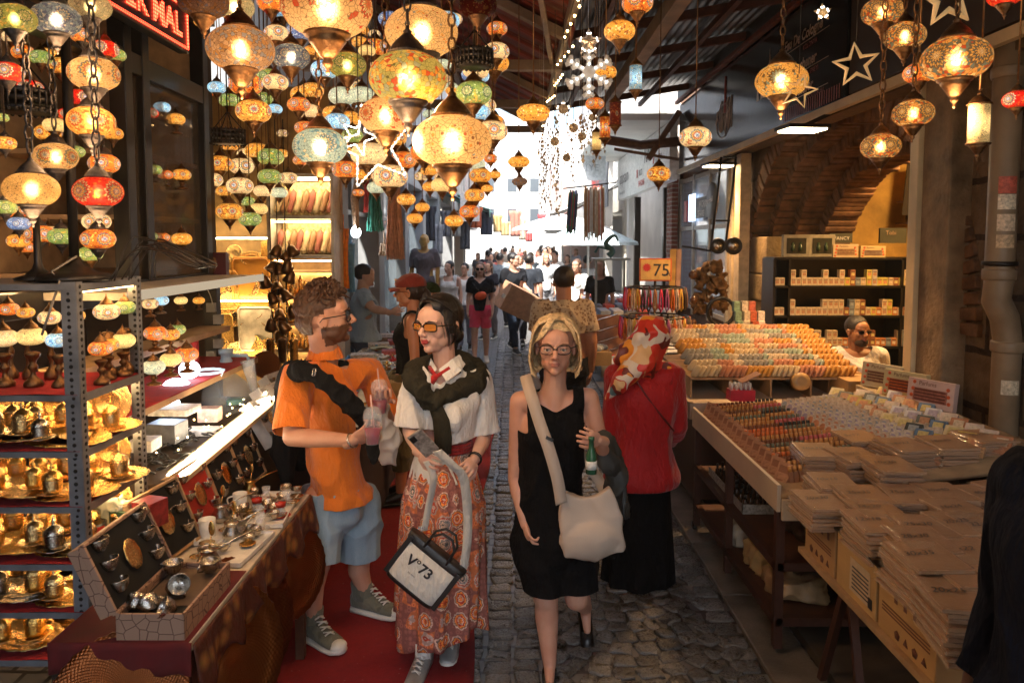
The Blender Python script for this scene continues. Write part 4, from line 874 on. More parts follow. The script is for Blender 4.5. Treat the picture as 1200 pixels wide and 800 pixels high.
def addmesh(name,me,parent,solid=0):
 """mesh in world coordinates -> child"""
 o_=wloc(parent);me.transform(M.Translation(-o_));me.polygons.foreach_set('use_smooth',[True]*len(me.polygons));return obj(name,me,parent,None,0,solid)
def arc(pts,n=8):
 pts=[V(p)for p in pts];out=[]
 for i in range(len(pts)-1):
  p0=pts[max(0,i-1)];p1=pts[i];p2=pts[i+1];p3=pts[min(len(pts)-1,i+2)]
  for k in range(n):t_=k/n;out.append(.5*((2*p1)+(p2-p0)*t_+(2*p0-5*p1+4*p2-p3)*t_*t_+(3*p1-p0-3*p2+p3)*t_**3))
 return out+[pts[-1]]
class Person:
 def __init__(s,base,h=1.7,yaw=180,fem=False,girth=1,skin=(.55,.30,.20),label='',group=None,hyaw=None,hpitch=0,htilt=0,stride=0,lean=0,J=None,vox=.009,face=True,headscale=1,seated=False,lips=None,noleg=False):
  s.base=V(base);s.h=h;k=h/1.7;s.k=k;s.fem=fem;s.g=girth;s.vox=vox;s.face=face
  s.Rz=M.Rotation(R(yaw),3,'Z');s.hs=k*headscale*(.95 if fem else 1)
  hy=yaw if hyaw is None else hyaw
  s.Rh=M.Rotation(R(hy),3,'Z')@M.Rotation(R(htilt),3,'Y')@M.Rotation(R(hpitch),3,'X')
  W=lambda x,y,z:s.base+s.Rz@V((x*k,y*k,z*k))+s.Rz@V((0,lean*k*(z-.9),0)if z>.9 else(0,0,0))
  sw=.158 if fem else.18;hw=.088;D={}
  D['pelvis']=W(0,0,.93);D['waist']=W(0,-.005,1.10);D['chest']=W(0,0,1.27);D['neck']=W(0,-.02,1.44);D['head']=W(0,.015,1.585)
  for sd,q in(('L',-1),('R',1)):
   D['sh'+sd]=W(q*sw,-.01,1.385);D['el'+sd]=W(q*(sw+.045),-.03,1.115);D['wr'+sd]=W(q*(sw+.05),.045,.875);D['hd'+sd]=W(q*(sw+.045),.075,.80)
   st=stride*q;D['hip'+sd]=W(q*hw,0,.90);D['kn'+sd]=W(q*(hw+.005),st*.5+abs(st)*.1,.49);D['an'+sd]=W(q*hw,st,.085+(max(0,-st)*.18));D['toe'+sd]=W(q*(hw+.02),st+.15,.03+(0 if st>=0 else 0))
   if seated:D['kn'+sd]=W(q*.12,.42,.93);D['an'+sd]=W(q*.12,.42,.5);D['toe'+sd]=W(q*.12,.55,.45)
  if J:D.update({a:V(b)for a,b in J.items()})
  s.D=D;s.noleg=noleg
  s.mats=[skinmat('skin_%d_%d'%(int(skin[0]*100),int(skin[1]*100)),skin),lips or LIPS];s.skin=s.mats[0]
  s.label=label;s.group=group
 def H(s,x,y,z):return s.D['head']+s.Rh@(V((x,y,z))*s.hs)
 def T(s,x,y,z,at='chest'):return s.D[at]+s.Rz@V((x*s.k,y*s.k,z*s.k))
 def torso(s,mb,d=0,low=False,up=True):
  D,k,g,Rz=s.D,s.k,s.g,s.Rz;f=s.fem
  def e(c,r,rot=Rz):mb.ell(c,[x*k+d for x in r],rot,16,10)
  T=s.T;st=[(T(0,0,-.125,'pelvis'),.10,.085),(T(0,-.01,-.09,'pelvis'),.155,.115),(T(0,-.012,-.02,'pelvis'),.178 if f else.163,.122),(T(0,-.005,.06,'pelvis'),.155 if f else.152,.108),(D['waist'],.126 if f else.143,.098),(T(0,0,-.08),.136 if f else.156,.106),(T(0,0,0),.148 if f else.172,.113),(T(0,-.01,.075),.142 if f else.168,.098),(T(0,-.02,.125),.09,.07)]
  if low:st=st[:5]
  cs=arc([q[0]for q in st],5);rs_=arc([V((q[1]*g,q[2]*g,0))for q in st],5);rg=[];n=28
  for c,r in zip(cs,rs_):rg.append([c+Rz@V(((r.x*k+d)*math.cos(2*PI*j/n),(r.y*k+d)*math.sin(2*PI*j/n),0))for j in range(n)])
  rg[0]=[p+V((0,0,-d))for p in rg[0]];mb.rings(rg)
  if low:return
  if f:
   for q in(-1,1):e(T(q*.064,.072,-.01),(.058,.050,.058))
  mid=(D['shL']+D['shR'])/2
  if up:
   for sd in 'LR':mb.cap(D['sh'+sd]+(mid-D['sh'+sd])*.12,s.T(0,-.01,.10),.052*k+d,.075*k+d);
   mb.cap(s.T(0,-.02,.08),D['neck']+V((0,0,-.02)),.09*k+d,.055*k+d)
 def arm(s,mb,sd,d=0,fore=True,g=1,d2=None):
  D,k=s.D,s.k;g*=(.9 if s.fem else 1.05)*(.5+.5*s.g);d2=d if d2 is None else d2
  mb.cap(D['sh'+sd],D['el'+sd],.052*k*g+d,.040*k*g+d2);
  if fore:
   a,b=D['el'+sd],D['wr'+sd];m_=a+(b-a)*.3;mb.cap(a,m_,.039*k*g+d,.041*k*g+d);mb.cap(m_,b,.041*k*g+d,.026*k*g+d)
 def leg(s,mb,sd,d=0,lower=True,d2=None):
  D,k=s.D,s.k;g=.5+.5*s.g;d2=d if d2 is None else d2;h,n_,a=D['hip'+sd],D['kn'+sd],D['an'+sd]
  mb.cap(h,n_,.088*k*g+d,.058*k*g+d2);
  if lower:
   back=s.Rz@V((0,-.018*k,0));m_=n_+(a-n_)*.32+back;mb.cap(n_,m_,.054*k*g+d2,.056*k*g+d2);mb.cap(m_,a,.055*k*g+d2,.034*k+d2)
 def head(s,mb):
  H,hs=s.H,s.hs
  def e(c,r,rot=None):mb.ell(H(*c),[x*hs for x in r],s.Rh if rot is None else s.Rh@rot,16,12)
  f=s.fem;jw=.9 if f else 1
  e((0,-.018,.032),(.074,.092,.086));e((0,.022,-.018),(.062*jw,.068,.082));e((0,.035,-.068),(.046*jw,.043,.036));e((0,.066,-.085),(.021*jw,.020,.017))
  e((0,.05,.035),(.056,.042,.05))
  for q in(-1,1):
   e((q*.035,.050,-.016),(.024,.026,.030));e((q*.036,.02,-.056),(.022*jw,.036,.026));e((q*.020,.055,-.050),(.024,.024,.030));e((q*.073,-.008,-.008),(.010,.019,.030));e((q*.079,-.014,.0),(.006,.018,.022))
  if s.face:
   for q in(-1,1):mb.cap(H(q*.012,.087,.024),H(q*.046,.070,.026),.0085*hs,.008*hs,8);e((q*.031,.074,.004),(.0145,.0145,.0105))
   mb.cap(H(0,.086,.018),H(0,.109,-.020),.0078*hs,.0115*hs,10);
   for q in(-1,1):e((q*.011,.099,-.026),(.0085,.010,.0075))
   e((0,.084,-.037),(.018,.012,.016));mb.cap(H(-.017,.084,-.048),H(.017,.084,-.048),.0062*hs,.0062*hs,8);e((0,.092,-.048),(.014,.007,.0055));e((0,.089,-.058),(.017,.010,.0065))
  mb.cap(H(0,-.02,-.05),s.D['neck']+V((0,0,-.03)),(.047 if f else.057)*hs,(.052 if f else.064)*s.k)
 def hand(s,sd,grip=None,flat=None,curl=.5,vox=.0032,spread=1,scale=1):
  """grip = (centre, axis, radius) of what is held; else relaxed; flat = palm normal"""
  D=s.D;w=D['wr'+sd];d=(D['hd'+sd]-w).normalized();k=s.k*(.92 if s.fem else 1)*scale
  n=(flat or(s.Rz@V((1 if sd=='L' else-1,0,0))));n=V(n);n=(n-d*n.dot(d)).normalized();side=d.cross(n)if sd=='L' else n.cross(d)
  mb=MB();pc=w+d*.052*k
  fr=M((side,d,n)).transposed()
  mb.cap(w-d*.03*k,w+d*.02*k,.0265*k,.024*k);mb.ell(pc,(.036*k,.048*k,.016*k),fr,14,8);mb.ell(pc-d*.008*k+side*.020*k+n*.008*k,(.017*k,.030*k,.015*k),fr,10,6)
  for i,(off,L_,r)in enumerate(((.029,.078,.0088),(.0105,.086,.0090),(-.009,.080,.0085),(-.027,.064,.0076))):
   p=w+d*(.088-.006*abs(i-1.2))*k+side*off*k*1.05;a=0;prev=w+d*.05*k+side*off*.8*k
   mb.cap(prev,p,r*k*1.15,r*k*1.05,8);dd=d
   for j,fl in enumerate((.44,.31,.25)):
    a+=curl*(.55+.45*j)*(1+.08*i)
    dd=d*math.cos(a)+n*math.sin(a)+side*(.10*(1.4-i)*spread*(1-curl*.6));dd.normalize();q=p+dd*L_*fl*k
    mb.cap(p,q,r*k*(1-.06*j),r*k*(.94-.08*j),8);p=q
  p=w+d*.028*k+side*.026*k;a1=(side*.75+d*.6+n*(.35+.5*curl)).normalized();q=p+a1*.042*k;mb.cap(p,q,.0125*k,.0105*k,8)
  a2=(side*(.35-.4*curl)+d*.75+n*(.3+.9*curl)).normalized();q2=q+a2*.034*k;mb.cap(q,q2,.0105*k,.0082*k,8)
  return remesh(mb,vox,2)
 def body(s,hands=None,seeface=True,classify=None,arms='LR'):
  mb=MB();s.torso(mb)
  for sd in arms:s.arm(mb,sd)
  if not s.noleg:
   for sd in 'LR':
    s.leg(mb,sd);D=s.D;a,t_=D['an'+sd],D['toe'+sd];mb.cap(a+V((0,0,-.02)),a+V((0,0,-.03))+(t_-a)*.5,.030*s.k,.020*s.k);mb.cap(a,a+(a-t_).normalized()*.02+V((0,0,-.04)),.030*s.k,.022*s.k)
  mb.cap(s.T(0,-.02,.10),s.D['neck'],.08*s.k,.055*s.k)
  m1=remesh(mb,s.vox,3);setmats(m1,s.mats)
  mh=MB();s.head(mh);m2=remesh(mh,.0034 if s.face else.007,7 if s.face else 2,.45)
  inv=s.Rh.transposed();hd=s.D['head'];hs=s.hs
  def cls(c):
   p=inv@(c-hd)/hs
   if classify:
    r=classify(p)
    if r is not None:return r
   if p.y>.084 and abs(p.x)<.020-abs(p.z+.053)*.7 and-.0635<p.z<-.0445:return 1
   return 0
  setmats(m2,s.mats,cls if s.face else None)
  ms=[m1,m2]
  for sd in arms:
   hm=s.hand(sd,**((hands or{}).get(sd,{})));setmats(hm,s.mats[:1]);ms.append(hm)
  me=join(ms);me.transform(M.Translation(-s.base));o=obj('person',me,None,s.base)
  tag(o,s.label,'person',s.group);s.o=o;return o
 def brows(s,mat,w=.0035):
  q=MB().mat(mat)
  for sx in(-1,1):q.tube([s.H(sx*.014,.0975,.022),s.H(sx*.03,.0925,.0285),s.H(sx*.047,.078,.024)],[w*s.hs,w*1.1*s.hs,w*.5*s.hs],6)
  q.build('eyebrows',None,s.o)
 def eyes(s,iris=(.05,.03,.02)):
  for sx in(-1,1):
   q=MB().mat(pm('eye_white',(.6,.55,.5),.25,0,.05));c=s.H(sx*.031,.0765,.0045);r=.0130*s.hs;q.ell(c,r,s.Rh,12,8)
   q.mat(pm('eye_iris_%d'%int(iris[2]*100),iris,.15));q.ell(c+s.Rh@V((0,r*.72,0)),(r*.5,r*.42,r*.5),s.Rh,10,6)
   q.mat(s.skin);q.ell(c+s.Rh@V((0,.0002,r*.62)),(r*1.15,r*1.10,r*.78),s.Rh,12,8);q.ell(c+s.Rh@V((0,-.001,-r*.75)),(r*1.12,r*1.06,r*.5),s.Rh,12,8);q.mat(pm('lash',(.01,.008,.006),.6));q.tube([s.H(sx*.018,.0865,.0045),s.H(sx*.031,.0905,.0095),s.H(sx*.045,.083,.006)],.0013*s.hs,5)
   q.build('eye',None,s.o)
 def glasses(s,frame_,lens,w=.026,hgt=.019,label=None,square=False,th=.0022):
  e_=empty('sunglasses' if label else 'glasses',s.D['head'],None);e_.parent=s.o;e_.location=s.D['head']-s.o.location
  if label:e_['label']=label
  q=MB().mat(frame_);n=16;z0=.004
  def lp(sx,a,sc_=1):
   ca,sa=math.cos(a),math.sin(a);ex=.5 if square else.8
   x=sx*.033+w*sc_*math.copysign(abs(ca)**ex,ca);z=z0+hgt*sc_*math.copysign(abs(sa)**ex,sa);return s.H(x,.101-abs(x)*.28-abs(z-z0)*.1,z)
  for sx in(-1,1):q.tube([lp(sx,2*PI*k/n)for k in range(n)],th*s.hs,6,loop=True);q.tube([s.H(sx*.058,.085,.010),s.H(sx*.078,.05,.010),s.H(sx*.083,-.005,.008),s.H(sx*.084,-.02,-.006)],th*s.hs,6)
  q.tube([s.H(-.009,.1,.008),s.H(0,.105,.010),s.H(.009,.1,.008)],th*s.hs,6);q.build('frame',None,e_,org=tuple(s.D['head']))
  for sx in(-1,1):
   q=MB().mat(lens);ps=[lp(sx,2*PI*k/n,.95)for k in range(n)];q.add(ps,[tuple(range(n))]);q.build('lens',None,e_,org=tuple(s.D['head']))
 def garment(s,name,fn,mat,vox=.009,smooth=5,fold=(.006,9,9,4),drop=None,planes=(),solid=0,foldfn=None,seed=0,stuff=None):
  mb=MB();fn(mb);me=remesh(mb,vox,smooth);
  if fold:displace(me,fold[0],*fold[1:],seed=seed,fn=foldfn)
  cutmesh(me,drop,planes);setmats(me,mat if isinstance(mat,list)else[mat],stuff);return addmesh(name,me,s.o,solid)
 def near(s,c,*bones):
  """name of the closest bone among those given as (name, a, b)"""
  best=None
  for n_,a,b in bones:
   t_,d=closest(c,s.D[a]if isinstance(a,str)else a,s.D[b]if isinstance(b,str)else b)
   if best is None or d<best[1]:best=(n_,d,t_)
  return best
 def tshirt(s,name,mat,sleeve=.75,d=.016,hem=-.06,neckcut=True,fold=(.007,8,8,4),vox=.009,dsl=None,loose=.012,vneck=0,sl_lower=0,hang=0):
  D=s.D;B=[('t','pelvis','chest'),('t','chest','neck')]+[('u'+q,'sh'+q,'el'+q)for q in 'LR']+[('f'+q,'el'+q,'wr'+q)for q in 'LR']
  def fn(mb):
   s.torso(mb,d+loose)
   if hang:
    mb.ell(s.T(0,0,-.04,'pelvis'),((.172*s.g+.034)*s.k+d,(.115*s.g+.042)*s.k+d,.17),s.Rz)
   for sd in 'LR':
    if sleeve>0:s.arm(mb,sd,d+.004,fore=sleeve>1,d2=dsl if dsl is not None else d+loose)
  hz=D['pelvis'].z+hem*s.k;pl=[(lambda c:s.near(c,*B)[0]=='t' or c.z<hz+.02,V((0,0,hz)),V((0,0,-1)))]
  if neckcut:
   nk=D['neck']+V((0,0,.0));dirn=(s.Rz@V((0,.55,1))).normalized();pl.append((lambda c:(c-D['neck']).length<.125*s.k,D['neck']+V((0,0,-.018))-dirn*.002,dirn))
  for sd in 'LR':
   if 0<sleeve<=1:
    a,b=D['sh'+sd],D['el'+sd];no=(b-a).normalized();co=a+(b-a)*sleeve;pl.append((lambda c,sd=sd,a=a,b=b:s.near(c,*B)[0]in('u'+sd,'f'+sd)and closest(c,a,b)[0]>.4,co,no))
   elif sleeve>1:
    a,b=D['el'+sd],D['wr'+sd];no=(b-a).normalized();co=a+(b-a)*(sleeve-1);pl.append((lambda c,sd=sd:s.near(c,*B)[0]=='f'+sd and s.near(c,*B)[2]>.4,co,no))
  iv=s.Rz.transposed()
  drop=lambda c:False
  if vneck or sleeve==0:
   def drop(c):
    p=iv@(c-D['neck'])/s.k
    if vneck and p.y>0 and p.z>-vneck and abs(p.x)<(p.z+vneck)*.8+.0:return True
    if sleeve==0:
     for sd,q in(('L',-1),('R',1)):
      pp=c-D['sh'+sd];lx=(iv@pp).x*q/s.k
      if lx>-.012 and pp.z>-.13*s.k:return True
     if p.z>-.09 and abs(p.x)<.085:return True
    return False
  return s.garment(name,fn,mat,vox,14,fold,drop,pl,.003)
 def pants(s,name,mat,length=1.9,d=.014,d2=None,waist=.06,fold=(.006,9,9,5),vox=.009):
  """length: 0..1 thigh, 1..2 shin"""
  D=s.D;d2=d if d2 is None else d2;B=[('h','pelvis','waist')]+[('t'+q,'hip'+q,'kn'+q)for q in 'LR']+[('s'+q,'kn'+q,'an'+q)for q in 'LR']
  def fn(mb):
   s.torso(mb,min(d,.018),low=True)
   for sd in 'LR':s.leg(mb,sd,d,lower=length>1,d2=d2)
  pl=[(lambda c:c.z>D['pelvis'].z,V((0,0,D['pelvis'].z+waist*s.k)),V((0,0,1)))]
  for sd in 'LR':
   if length<=1:a,b=D['hip'+sd],D['kn'+sd];f_=length
   else:a,b=D['kn'+sd],D['an'+sd];f_=length-1
   no=(b-a).normalized();pl.append((lambda c,sd=sd,L=('t' if length<=1 else 's'):(s.near(c,*B)[0]==L+sd and s.near(c,*B)[2]>.25)or(L=='t' and s.near(c,*B)[0]=='s'+sd),a+(b-a)*f_,no))
  return s.garment(name,fn,mat,vox,4,fold,None,pl,.003)
 def shoes(s,upper,sole,high=False,size=1,laces=None,name='shoe'):
  for sd in 'LR':
   a,t_=s.D['an'+sd],s.D['toe'+sd];d=V((t_.x-a.x,t_.y-a.y,0)).normalized();pitch=(t_.z-.03-(a.z-.085))/.16;d=(d+V((0,0,pitch))).normalized()if abs(pitch)>.03 else d
   x=V((d.y,-d.x,0)).normalized();u=x.cross(d).normalized();k=s.k*size;o_=a-u*.085*k;e_=None
   def pt(f,w,z):return o_+d*f*k+x*w*k+u*z*k
   def ring(f,w,z0,z1,n=12):return[pt(f,w*math.copysign(abs(math.cos(2*PI*j/n))**.75,math.cos(2*PI*j/n)),(z0+z1)/2+(z1-z0)/2*math.copysign(abs(math.sin(2*PI*j/n))**.75,math.sin(2*PI*j/n)))for j in range(n)]
   q=MB().mat(upper)
   q.rings([ring(-.082,.010,.03,.07),ring(-.075,.030,.02,.098),ring(-.045,.038,.02,.105),ring(0,.040,.02,.108),ring(.05,.042,.02,.088),ring(.10,.045,.02,.066),ring(.145,.044,.02,.054),ring(.178,.034,.02,.044),ring(.192,.012,.025,.036)])
   if high:
    up=(s.D['kn'+sd]-a).normalized();q.rings([[o_+d*(-.018+.01*h)*k+u*(.07+h*.0)*k+up*h*k+(x*math.cos(2*PI*j/14)*.043+d*math.sin(2*PI*j/14)*(.058-.06*h))*k for j in range(14)]for h in(0,.03,.07,.082)])
   me=q.build(name,None,s.o,bevel=0)
   q=MB().mat(sole);q.rings([ring(-.088,.012,0,.028),ring(-.075,.036,-.002,.032),ring(0,.042,-.002,.03),ring(.06,.045,-.002,.028),ring(.11,.050,-.002,.028),ring(.16,.046,0,.032),ring(.19,.030,.004,.036),ring(.200,.010,.008,.034)])
   if high:q.ell(pt(.165,0,.032),(.040*k,.036*k,.024*k),M((x,d,u)).transposed(),12,8)
   q.build('sole',None,me,org=tuple(s.o.location))
   if laces:
    q=MB().mat(laces)
    for j in range(7):f=.105-.022*j;z=.068+.012*j if not high else.066+.017*j;q.tube([pt(f-(0 if j<4 else-.004*(j-3)),-.022,z),pt(f+.01,0,z+.012),pt(f,.022,z)],.0042,5);q.tube([pt(f+.012,-.02,z-.004),pt(f+.006,.0,z+.010),pt(f-.014,.02,z+.010)],.0036,5)
    q.build('laces',None,me,org=tuple(s.o.location))
 def shell(s,name,mat,parts,drop,vox=.0045,amp=.003,fx=90,fz=12,seed=0,smooth=3):
  q=MB()
  for p in parts:
   if len(p)==2:q.ell(s.H(*p[0]),[x*s.hs for x in p[1]],s.Rh,20,14)
   else:q.cap(s.H(*p[0]),s.H(*p[1]),p[2]*s.hs,p[3]*s.hs)
  me=remesh(q,vox,smooth);inv=s.Rh.transposed()
  for v in me.vertices:
   p=inv@(v.co-s.D['head'])/s.hs;a=math.atan2(p.x,p.y+.02)
   v.co=v.co+v.normal*amp*(noise.noise(V((a*fx*.12,p.z*fz,seed)))+.6*noise.noise(V((a*fx*.3,p.z*fz*1.5,seed+5))))
  cutmesh(me,(lambda c:drop(inv@(c-s.D['head'])/s.hs))if drop else None);setmats(me,[mat]);return addmesh(name,me,s.o,0)
 def locks(s,name,mat,n,gen,seed=1,parent=None):
  rr_=random.Random(seed);q=MB().mat(mat)
  for i in range(n):pts,r=gen(rr_,i);pts=[s.H(*p)for p in pts];m_=len(pts);q.tube(pts,[r*s.hs*(1-.75*(j/(m_-1))**2)for j in range(m_)],5)
  return q.build(name,None,parent or s.o)
RED_=(.55,.30,.20)
bx_,by_=P(398,700,3.62).x,3.62
b=(bx_,by_,.04)
hd=P(385,373,3.62)
Jm=dict(head=hd+V((-.015,.0,0)),neck=P(381,416,3.66),chest=P(385,472,3.66),waist=P(391,530,3.66),pelvis=P(397,580,3.66),shR=P(350,441,3.50),shL=P(434,434,3.86),elR=P(342,512,3.33),wrR=P(413,516,3.20),hdR=P(432,506,3.17),elL=P(456,500,3.84),wrL=P(447,474,3.52),hdL=P(448,456,3.46),hipR=P(374,590,3.58),hipL=P(420,590,3.74),knR=P(373,662,3.50),knL=P(422,652,3.76),anR=P(368,748,3.50),anL=P(430,722,3.78),toeR=P(398,781,3.38),toeL=P(458,752,3.72))
for k_,y_ in(('anR',3.46),('anL',3.74)):Jm[k_].z=.125
for k_ in('toeR','toeL'):Jm[k_].z=.075
man=Person(b,1.76,-68,False,1.0,headscale=1.2,skin=(.62,.34,.23),label='bearded man in an orange polo, black sweater over his shoulder, holding a red drink',hyaw=-78,hpitch=6,J=Jm,vox=.008)
BEARD=skinmat('beard_skin',(.13,.065,.038));man.mats.append(BEARD)
def beard(p):
 n_=noise.noise(p*220)*.004+noise.noise(p*60)*.004
 if p.y>.083 and abs(p.x)<.020 and-.0625<p.z<-.045:return 1
 if p.z<-.030+n_-max(0,.03-abs(p.x))*.1 and p.z>-.108 and p.y>-.012+n_:return 2
 if abs(abs(p.x)-.066)<.016 and-.03>p.z-n_*2>-.09 and p.y>-.02:return 2
 return None
man.body(hands={'R':dict(curl=.72,flat=V((0,.8,.45))),'L':dict(curl=.75,flat=V((.2,-.9,0)))},classify=beard)
HB=HAIRB('brown',(.085,.038,.018));man.brows(HB,.0045)
man.glasses(BLACK,pm('dark_lens',(.01,.01,.012),.06),.029,.024,'dark sunglasses')
man.shell('hair',HB,[((0,-.022,.052),(.080,.098,.088)),((0,.03,.10),(.056,.055,.038)),((0,-.03,.0),(.0755,.091,.07))],lambda p:(p.z<.045-(.025 if p.y<-.0 else 0)+(.035 if p.y>.05 else 0)and p.y>-.045)or p.z<-.055+(.0 if p.y<-.05 else.06)or(p.y>.058 and p.z<.07),amp=.005,fx=60,fz=50)
def curl(rr_,i):
 a=rr_.uniform(-2.6,2.6);e_=rr_.uniform(.25,1.45);x0=.080*math.cos(e_)*math.sin(a);y0=-.018+.098*math.cos(e_)*math.cos(a);z0=.050+.102*math.sin(e_)
 ph=rr_.random()*6;pts=[]
 for j in range(7):
  f=j/6;pts.append((x0*(1+.06*f)+.012*math.sin(ph+f*6)*f,y0+.03*f+.008*math.cos(ph+f*7),z0+.014*math.sin(f*PI)-.018*f+.008*math.cos(ph+f*5)))
 return pts,.0068
man.locks('hair',HB,150,curl,3)
ORANGE=cloth('orange',(.78,.20,.022));BLKK=cloth('black',(.012,.012,.013),.95)
man.tshirt('polo_shirt',ORANGE,.92,.014,-.005,True,(.010,6,6,3.2),.008,.040,.012,hang=1)
q=MB().mat(ORANGE);nk=man.D['neck']
cr=[]
for j in range(20):
 a=j/19*2*PI*.9+.3;cr.append(nk+man.Rz@V((.074*math.sin(a),.068*math.cos(a),0))*1.0)
for k_ in range(19):
 a,b_=cr[k_],cr[k_+1];oa,ob=(a-nk)*.34,(b_-nk)*.34;q.add([a+V((0,0,.045)),b_+V((0,0,.045)),b_+ob+V((0,0,-.012)),a+oa+V((0,0,-.012))],[(0,1,2,3)])
q.build('collar',None,man.o,solid=.004)
t=NT('denim');co=t.coord(scale=(1,1,.25));n=t.noise(co,6,4);n2=t.noise(t.coord(scale=(1,1,.12)),420,2)
t.bsdf(t.mix(t.math('MULTIPLY',n2.outputs[0],.5),t.ramp(n.outputs[0],[(.3,(.13,.24,.33)),(.7,(.32,.46,.55))]),(.6,.68,.72)),.9,0,n2.outputs[0],.3,.003);DENIM=t.m
man.pants('denim_shorts',DENIM,.97,.034,.052,.06,(.010,7,7,3.5),.008)
KH=cloth('khaki_canvas',(.16,.16,.12));OFFW=pm('rubber_white',(.72,.70,.64),.5,0,.1);LACE=pm('white_lace',(.75,.73,.68),.8)
man.shoes(KH,OFFW,True,1.08,LACE)
q=MB().mat(SILVER);w_r=man.D['wrR'];dd_=(man.D['hdR']-w_r).normalized();x_,y_,_=frame(dd_)
q.tube([w_r-dd_*.0+(x_*math.cos(k/12*2*PI)+y_*math.sin(k/12*2*PI))*.032 for k in range(12)],.004,5,loop=True);q.build('bracelet',None,man.o)
q=MB().mat(pm('tattoo_ink',(.05,.03,.035),.6));a=man.D['anR']+V((0,0,.10));
for dx in(-.018,.012):
 for k in range(5):q.ell(a+V((dx+.008*math.sin(k*2),-.037,.006*k-.01)),(.006,.003,.004),n=6,m=4)
q.build('tattoo',None,man.o)
def softstrip(path,wid,th,mat,name,parent,vox=.008,fold=(.006,10,10,10),seed=0):
 mb=MB()
 for i in range(len(path)-1):
  a,b_=V(path[i]),V(path[i+1]);mb.cap(a,b_,wid[i],wid[i+1])
 me=remesh(mb,vox,4);displace(me,*fold,seed=seed);setmats(me,[mat]);return addmesh(name,me,parent)
swp=[P(346,436,3.46),P(352,434,3.38),P(372,440,3.36),P(392,456,3.36),P(412,476,3.38),P(430,492,3.42),P(440,502,3.46)]
swt=empty('sweater',P(380,450,3.5));swt.parent=man.o;swt.location=P(380,450,3.5)-man.base
mb=MB()
for(a,b_,r0,r1)in((0,1,.05,.045),(1,2,.045,.040),(2,3,.040,.040),(3,4,.040,.042),(4,5,.042,.048),(5,6,.048,.03)):mb.cap(swp[a],swp[b_],r0,r1)
mb.cap(P(352,436,3.52),P(432,432,3.92),.05,.045)
mb.cap(P(434,490,3.44),P(438,540,3.44),.028,.022)
me=remesh(mb,.008,3);displace(me,.009,9,9,9);setmats(me,[BLKK]);addmesh('sleeve',me,swt)
mb=MB()
for(a,b_,r0,r1)in((P(344,440,3.56),P(336,480,3.66),.07,.075),(P(336,480,3.66),P(334,530,3.70),.075,.07),(P(334,530,3.70),P(337,566,3.68),.07,.035),(P(338,470,3.62),P(352,540,3.84),.05,.06)):mb.cap(a,b_,r0,r1)
me=remesh(mb,.009,3);displace(me,.010,8,8,3);setmats(me,[BLKK]);addmesh('hanging_part',me,swt)
q=MB().mat(SILVER);q.tube([P(367,432,3.30),P(370,432,3.30),P(369,440,3.30),P(366,440,3.30)],.003,5,loop=True);q.build('clip',None,swt)
JUICE=pm('cherry_juice',(.33,.008,.02),.15,0,.2,20,emit=.03)
def cup(c,label,hgt=.12,fill=.6):
 c=V(c);e_=empty('drink_cup',c,label,'cup');q=MB().mat(CLEAR);q.lathe([(.026,0),(.030,.002),(.040,hgt),(.0425,hgt+.002),(.0425,hgt+.008),(.040,hgt+.014),(.036,hgt+.032),(.022,hgt+.046),(.008,hgt+.05)],c,18);q.build('cup_body',None,e_)
 q=MB().mat(JUICE);q.lathe([(.001,.004),(.0265,.004),(.0265+.012*fill,hgt*fill),(.001,hgt*fill)],c,18);q.build('drink',None,e_)
 q=MB().mat(pm('straw_pink',(.75,.45,.42),.4));q.tube([c+V((.01,0,.01)),c+V((-.008,0,hgt+.10))],.0035,6);q.build('straw',None,e_)
cupc=P(437,520,3.12);cup(cupc+V((0,0,.0)),'plastic cup of red juice with straw, lower one in the bearded man\'s near hand',.115,.62)
cup(P(445,484,3.44),'plastic cup of red juice held higher in the bearded man\'s far hand',.115,.55)
mb=MB();mb.ell(P(456,520,3.62),(.06,.05,.11));mb.cap(P(448,485,3.56),P(455,520,3.6),.02,.05);mb.cap(P(452,470,3.56),P(450,495,3.56),.01,.02);me=remesh(mb,.008,3);displace(me,.014,14,14,8);setmats(me,[pm('white_bag',(.7,.66,.6),.35,0,.08)])
o_=obj('plastic_bag',me);me.transform(M.Translation(-P(456,520,3.62)));o_.location=P(456,520,3.62);me.polygons.foreach_set('use_smooth',[True]*len(me.polygons));tag(o_,'thin white plastic bag hanging from the bearded man\'s far arm','bag')
yw=3.35
Jw=dict(head=P(514,381,yw),neck=P(522,428,yw+.02),chest=P(521,478,yw+.02),waist=P(521,523,yw+.02),pelvis=P(520,562,yw+.02),shR=P(487,446,yw-.05),shL=P(560,447,yw+.10),elR=P(480,505,yw-.10),wrR=P(492,530,yw-.27),hdR=P(502,536,yw-.34),elL=P(568,512,yw+.08),wrL=P(556,538,yw-.16),hdL=P(548,548,yw-.24),hipR=P(500,575,yw),hipL=P(542,575,yw+.06),knR=P(500,655,yw-.05),knL=P(538,655,yw+.1),anR=P(496,776,yw-.08),anL=P(530,752,yw+.12),toeR=P(486,795,yw-.2),toeL=P(526,772,yw+.0))
Jw['anR'].z=.085;Jw['anL'].z=.09;Jw['toeR'].z=.035;Jw['toeL'].z=.04
wom=Person((P(520,700,yw).x,yw,0),1.68,160,True,.92,headscale=1.22,skin=(.72,.46,.36),label='dark haired woman in a white shirt and orange patterned skirt, holding a phone',hyaw=146,hpitch=-2,J=Jw,vox=.008,lips=LIPR)
wom.body(hands={'R':dict(curl=.55,flat=V((.6,.5,-.3))),'L':dict(curl=.6,flat=V((-.6,.4,-.5)))})
HK=HAIRB('black',(.008,.006,.006),.35);wom.brows(HK,.0026)
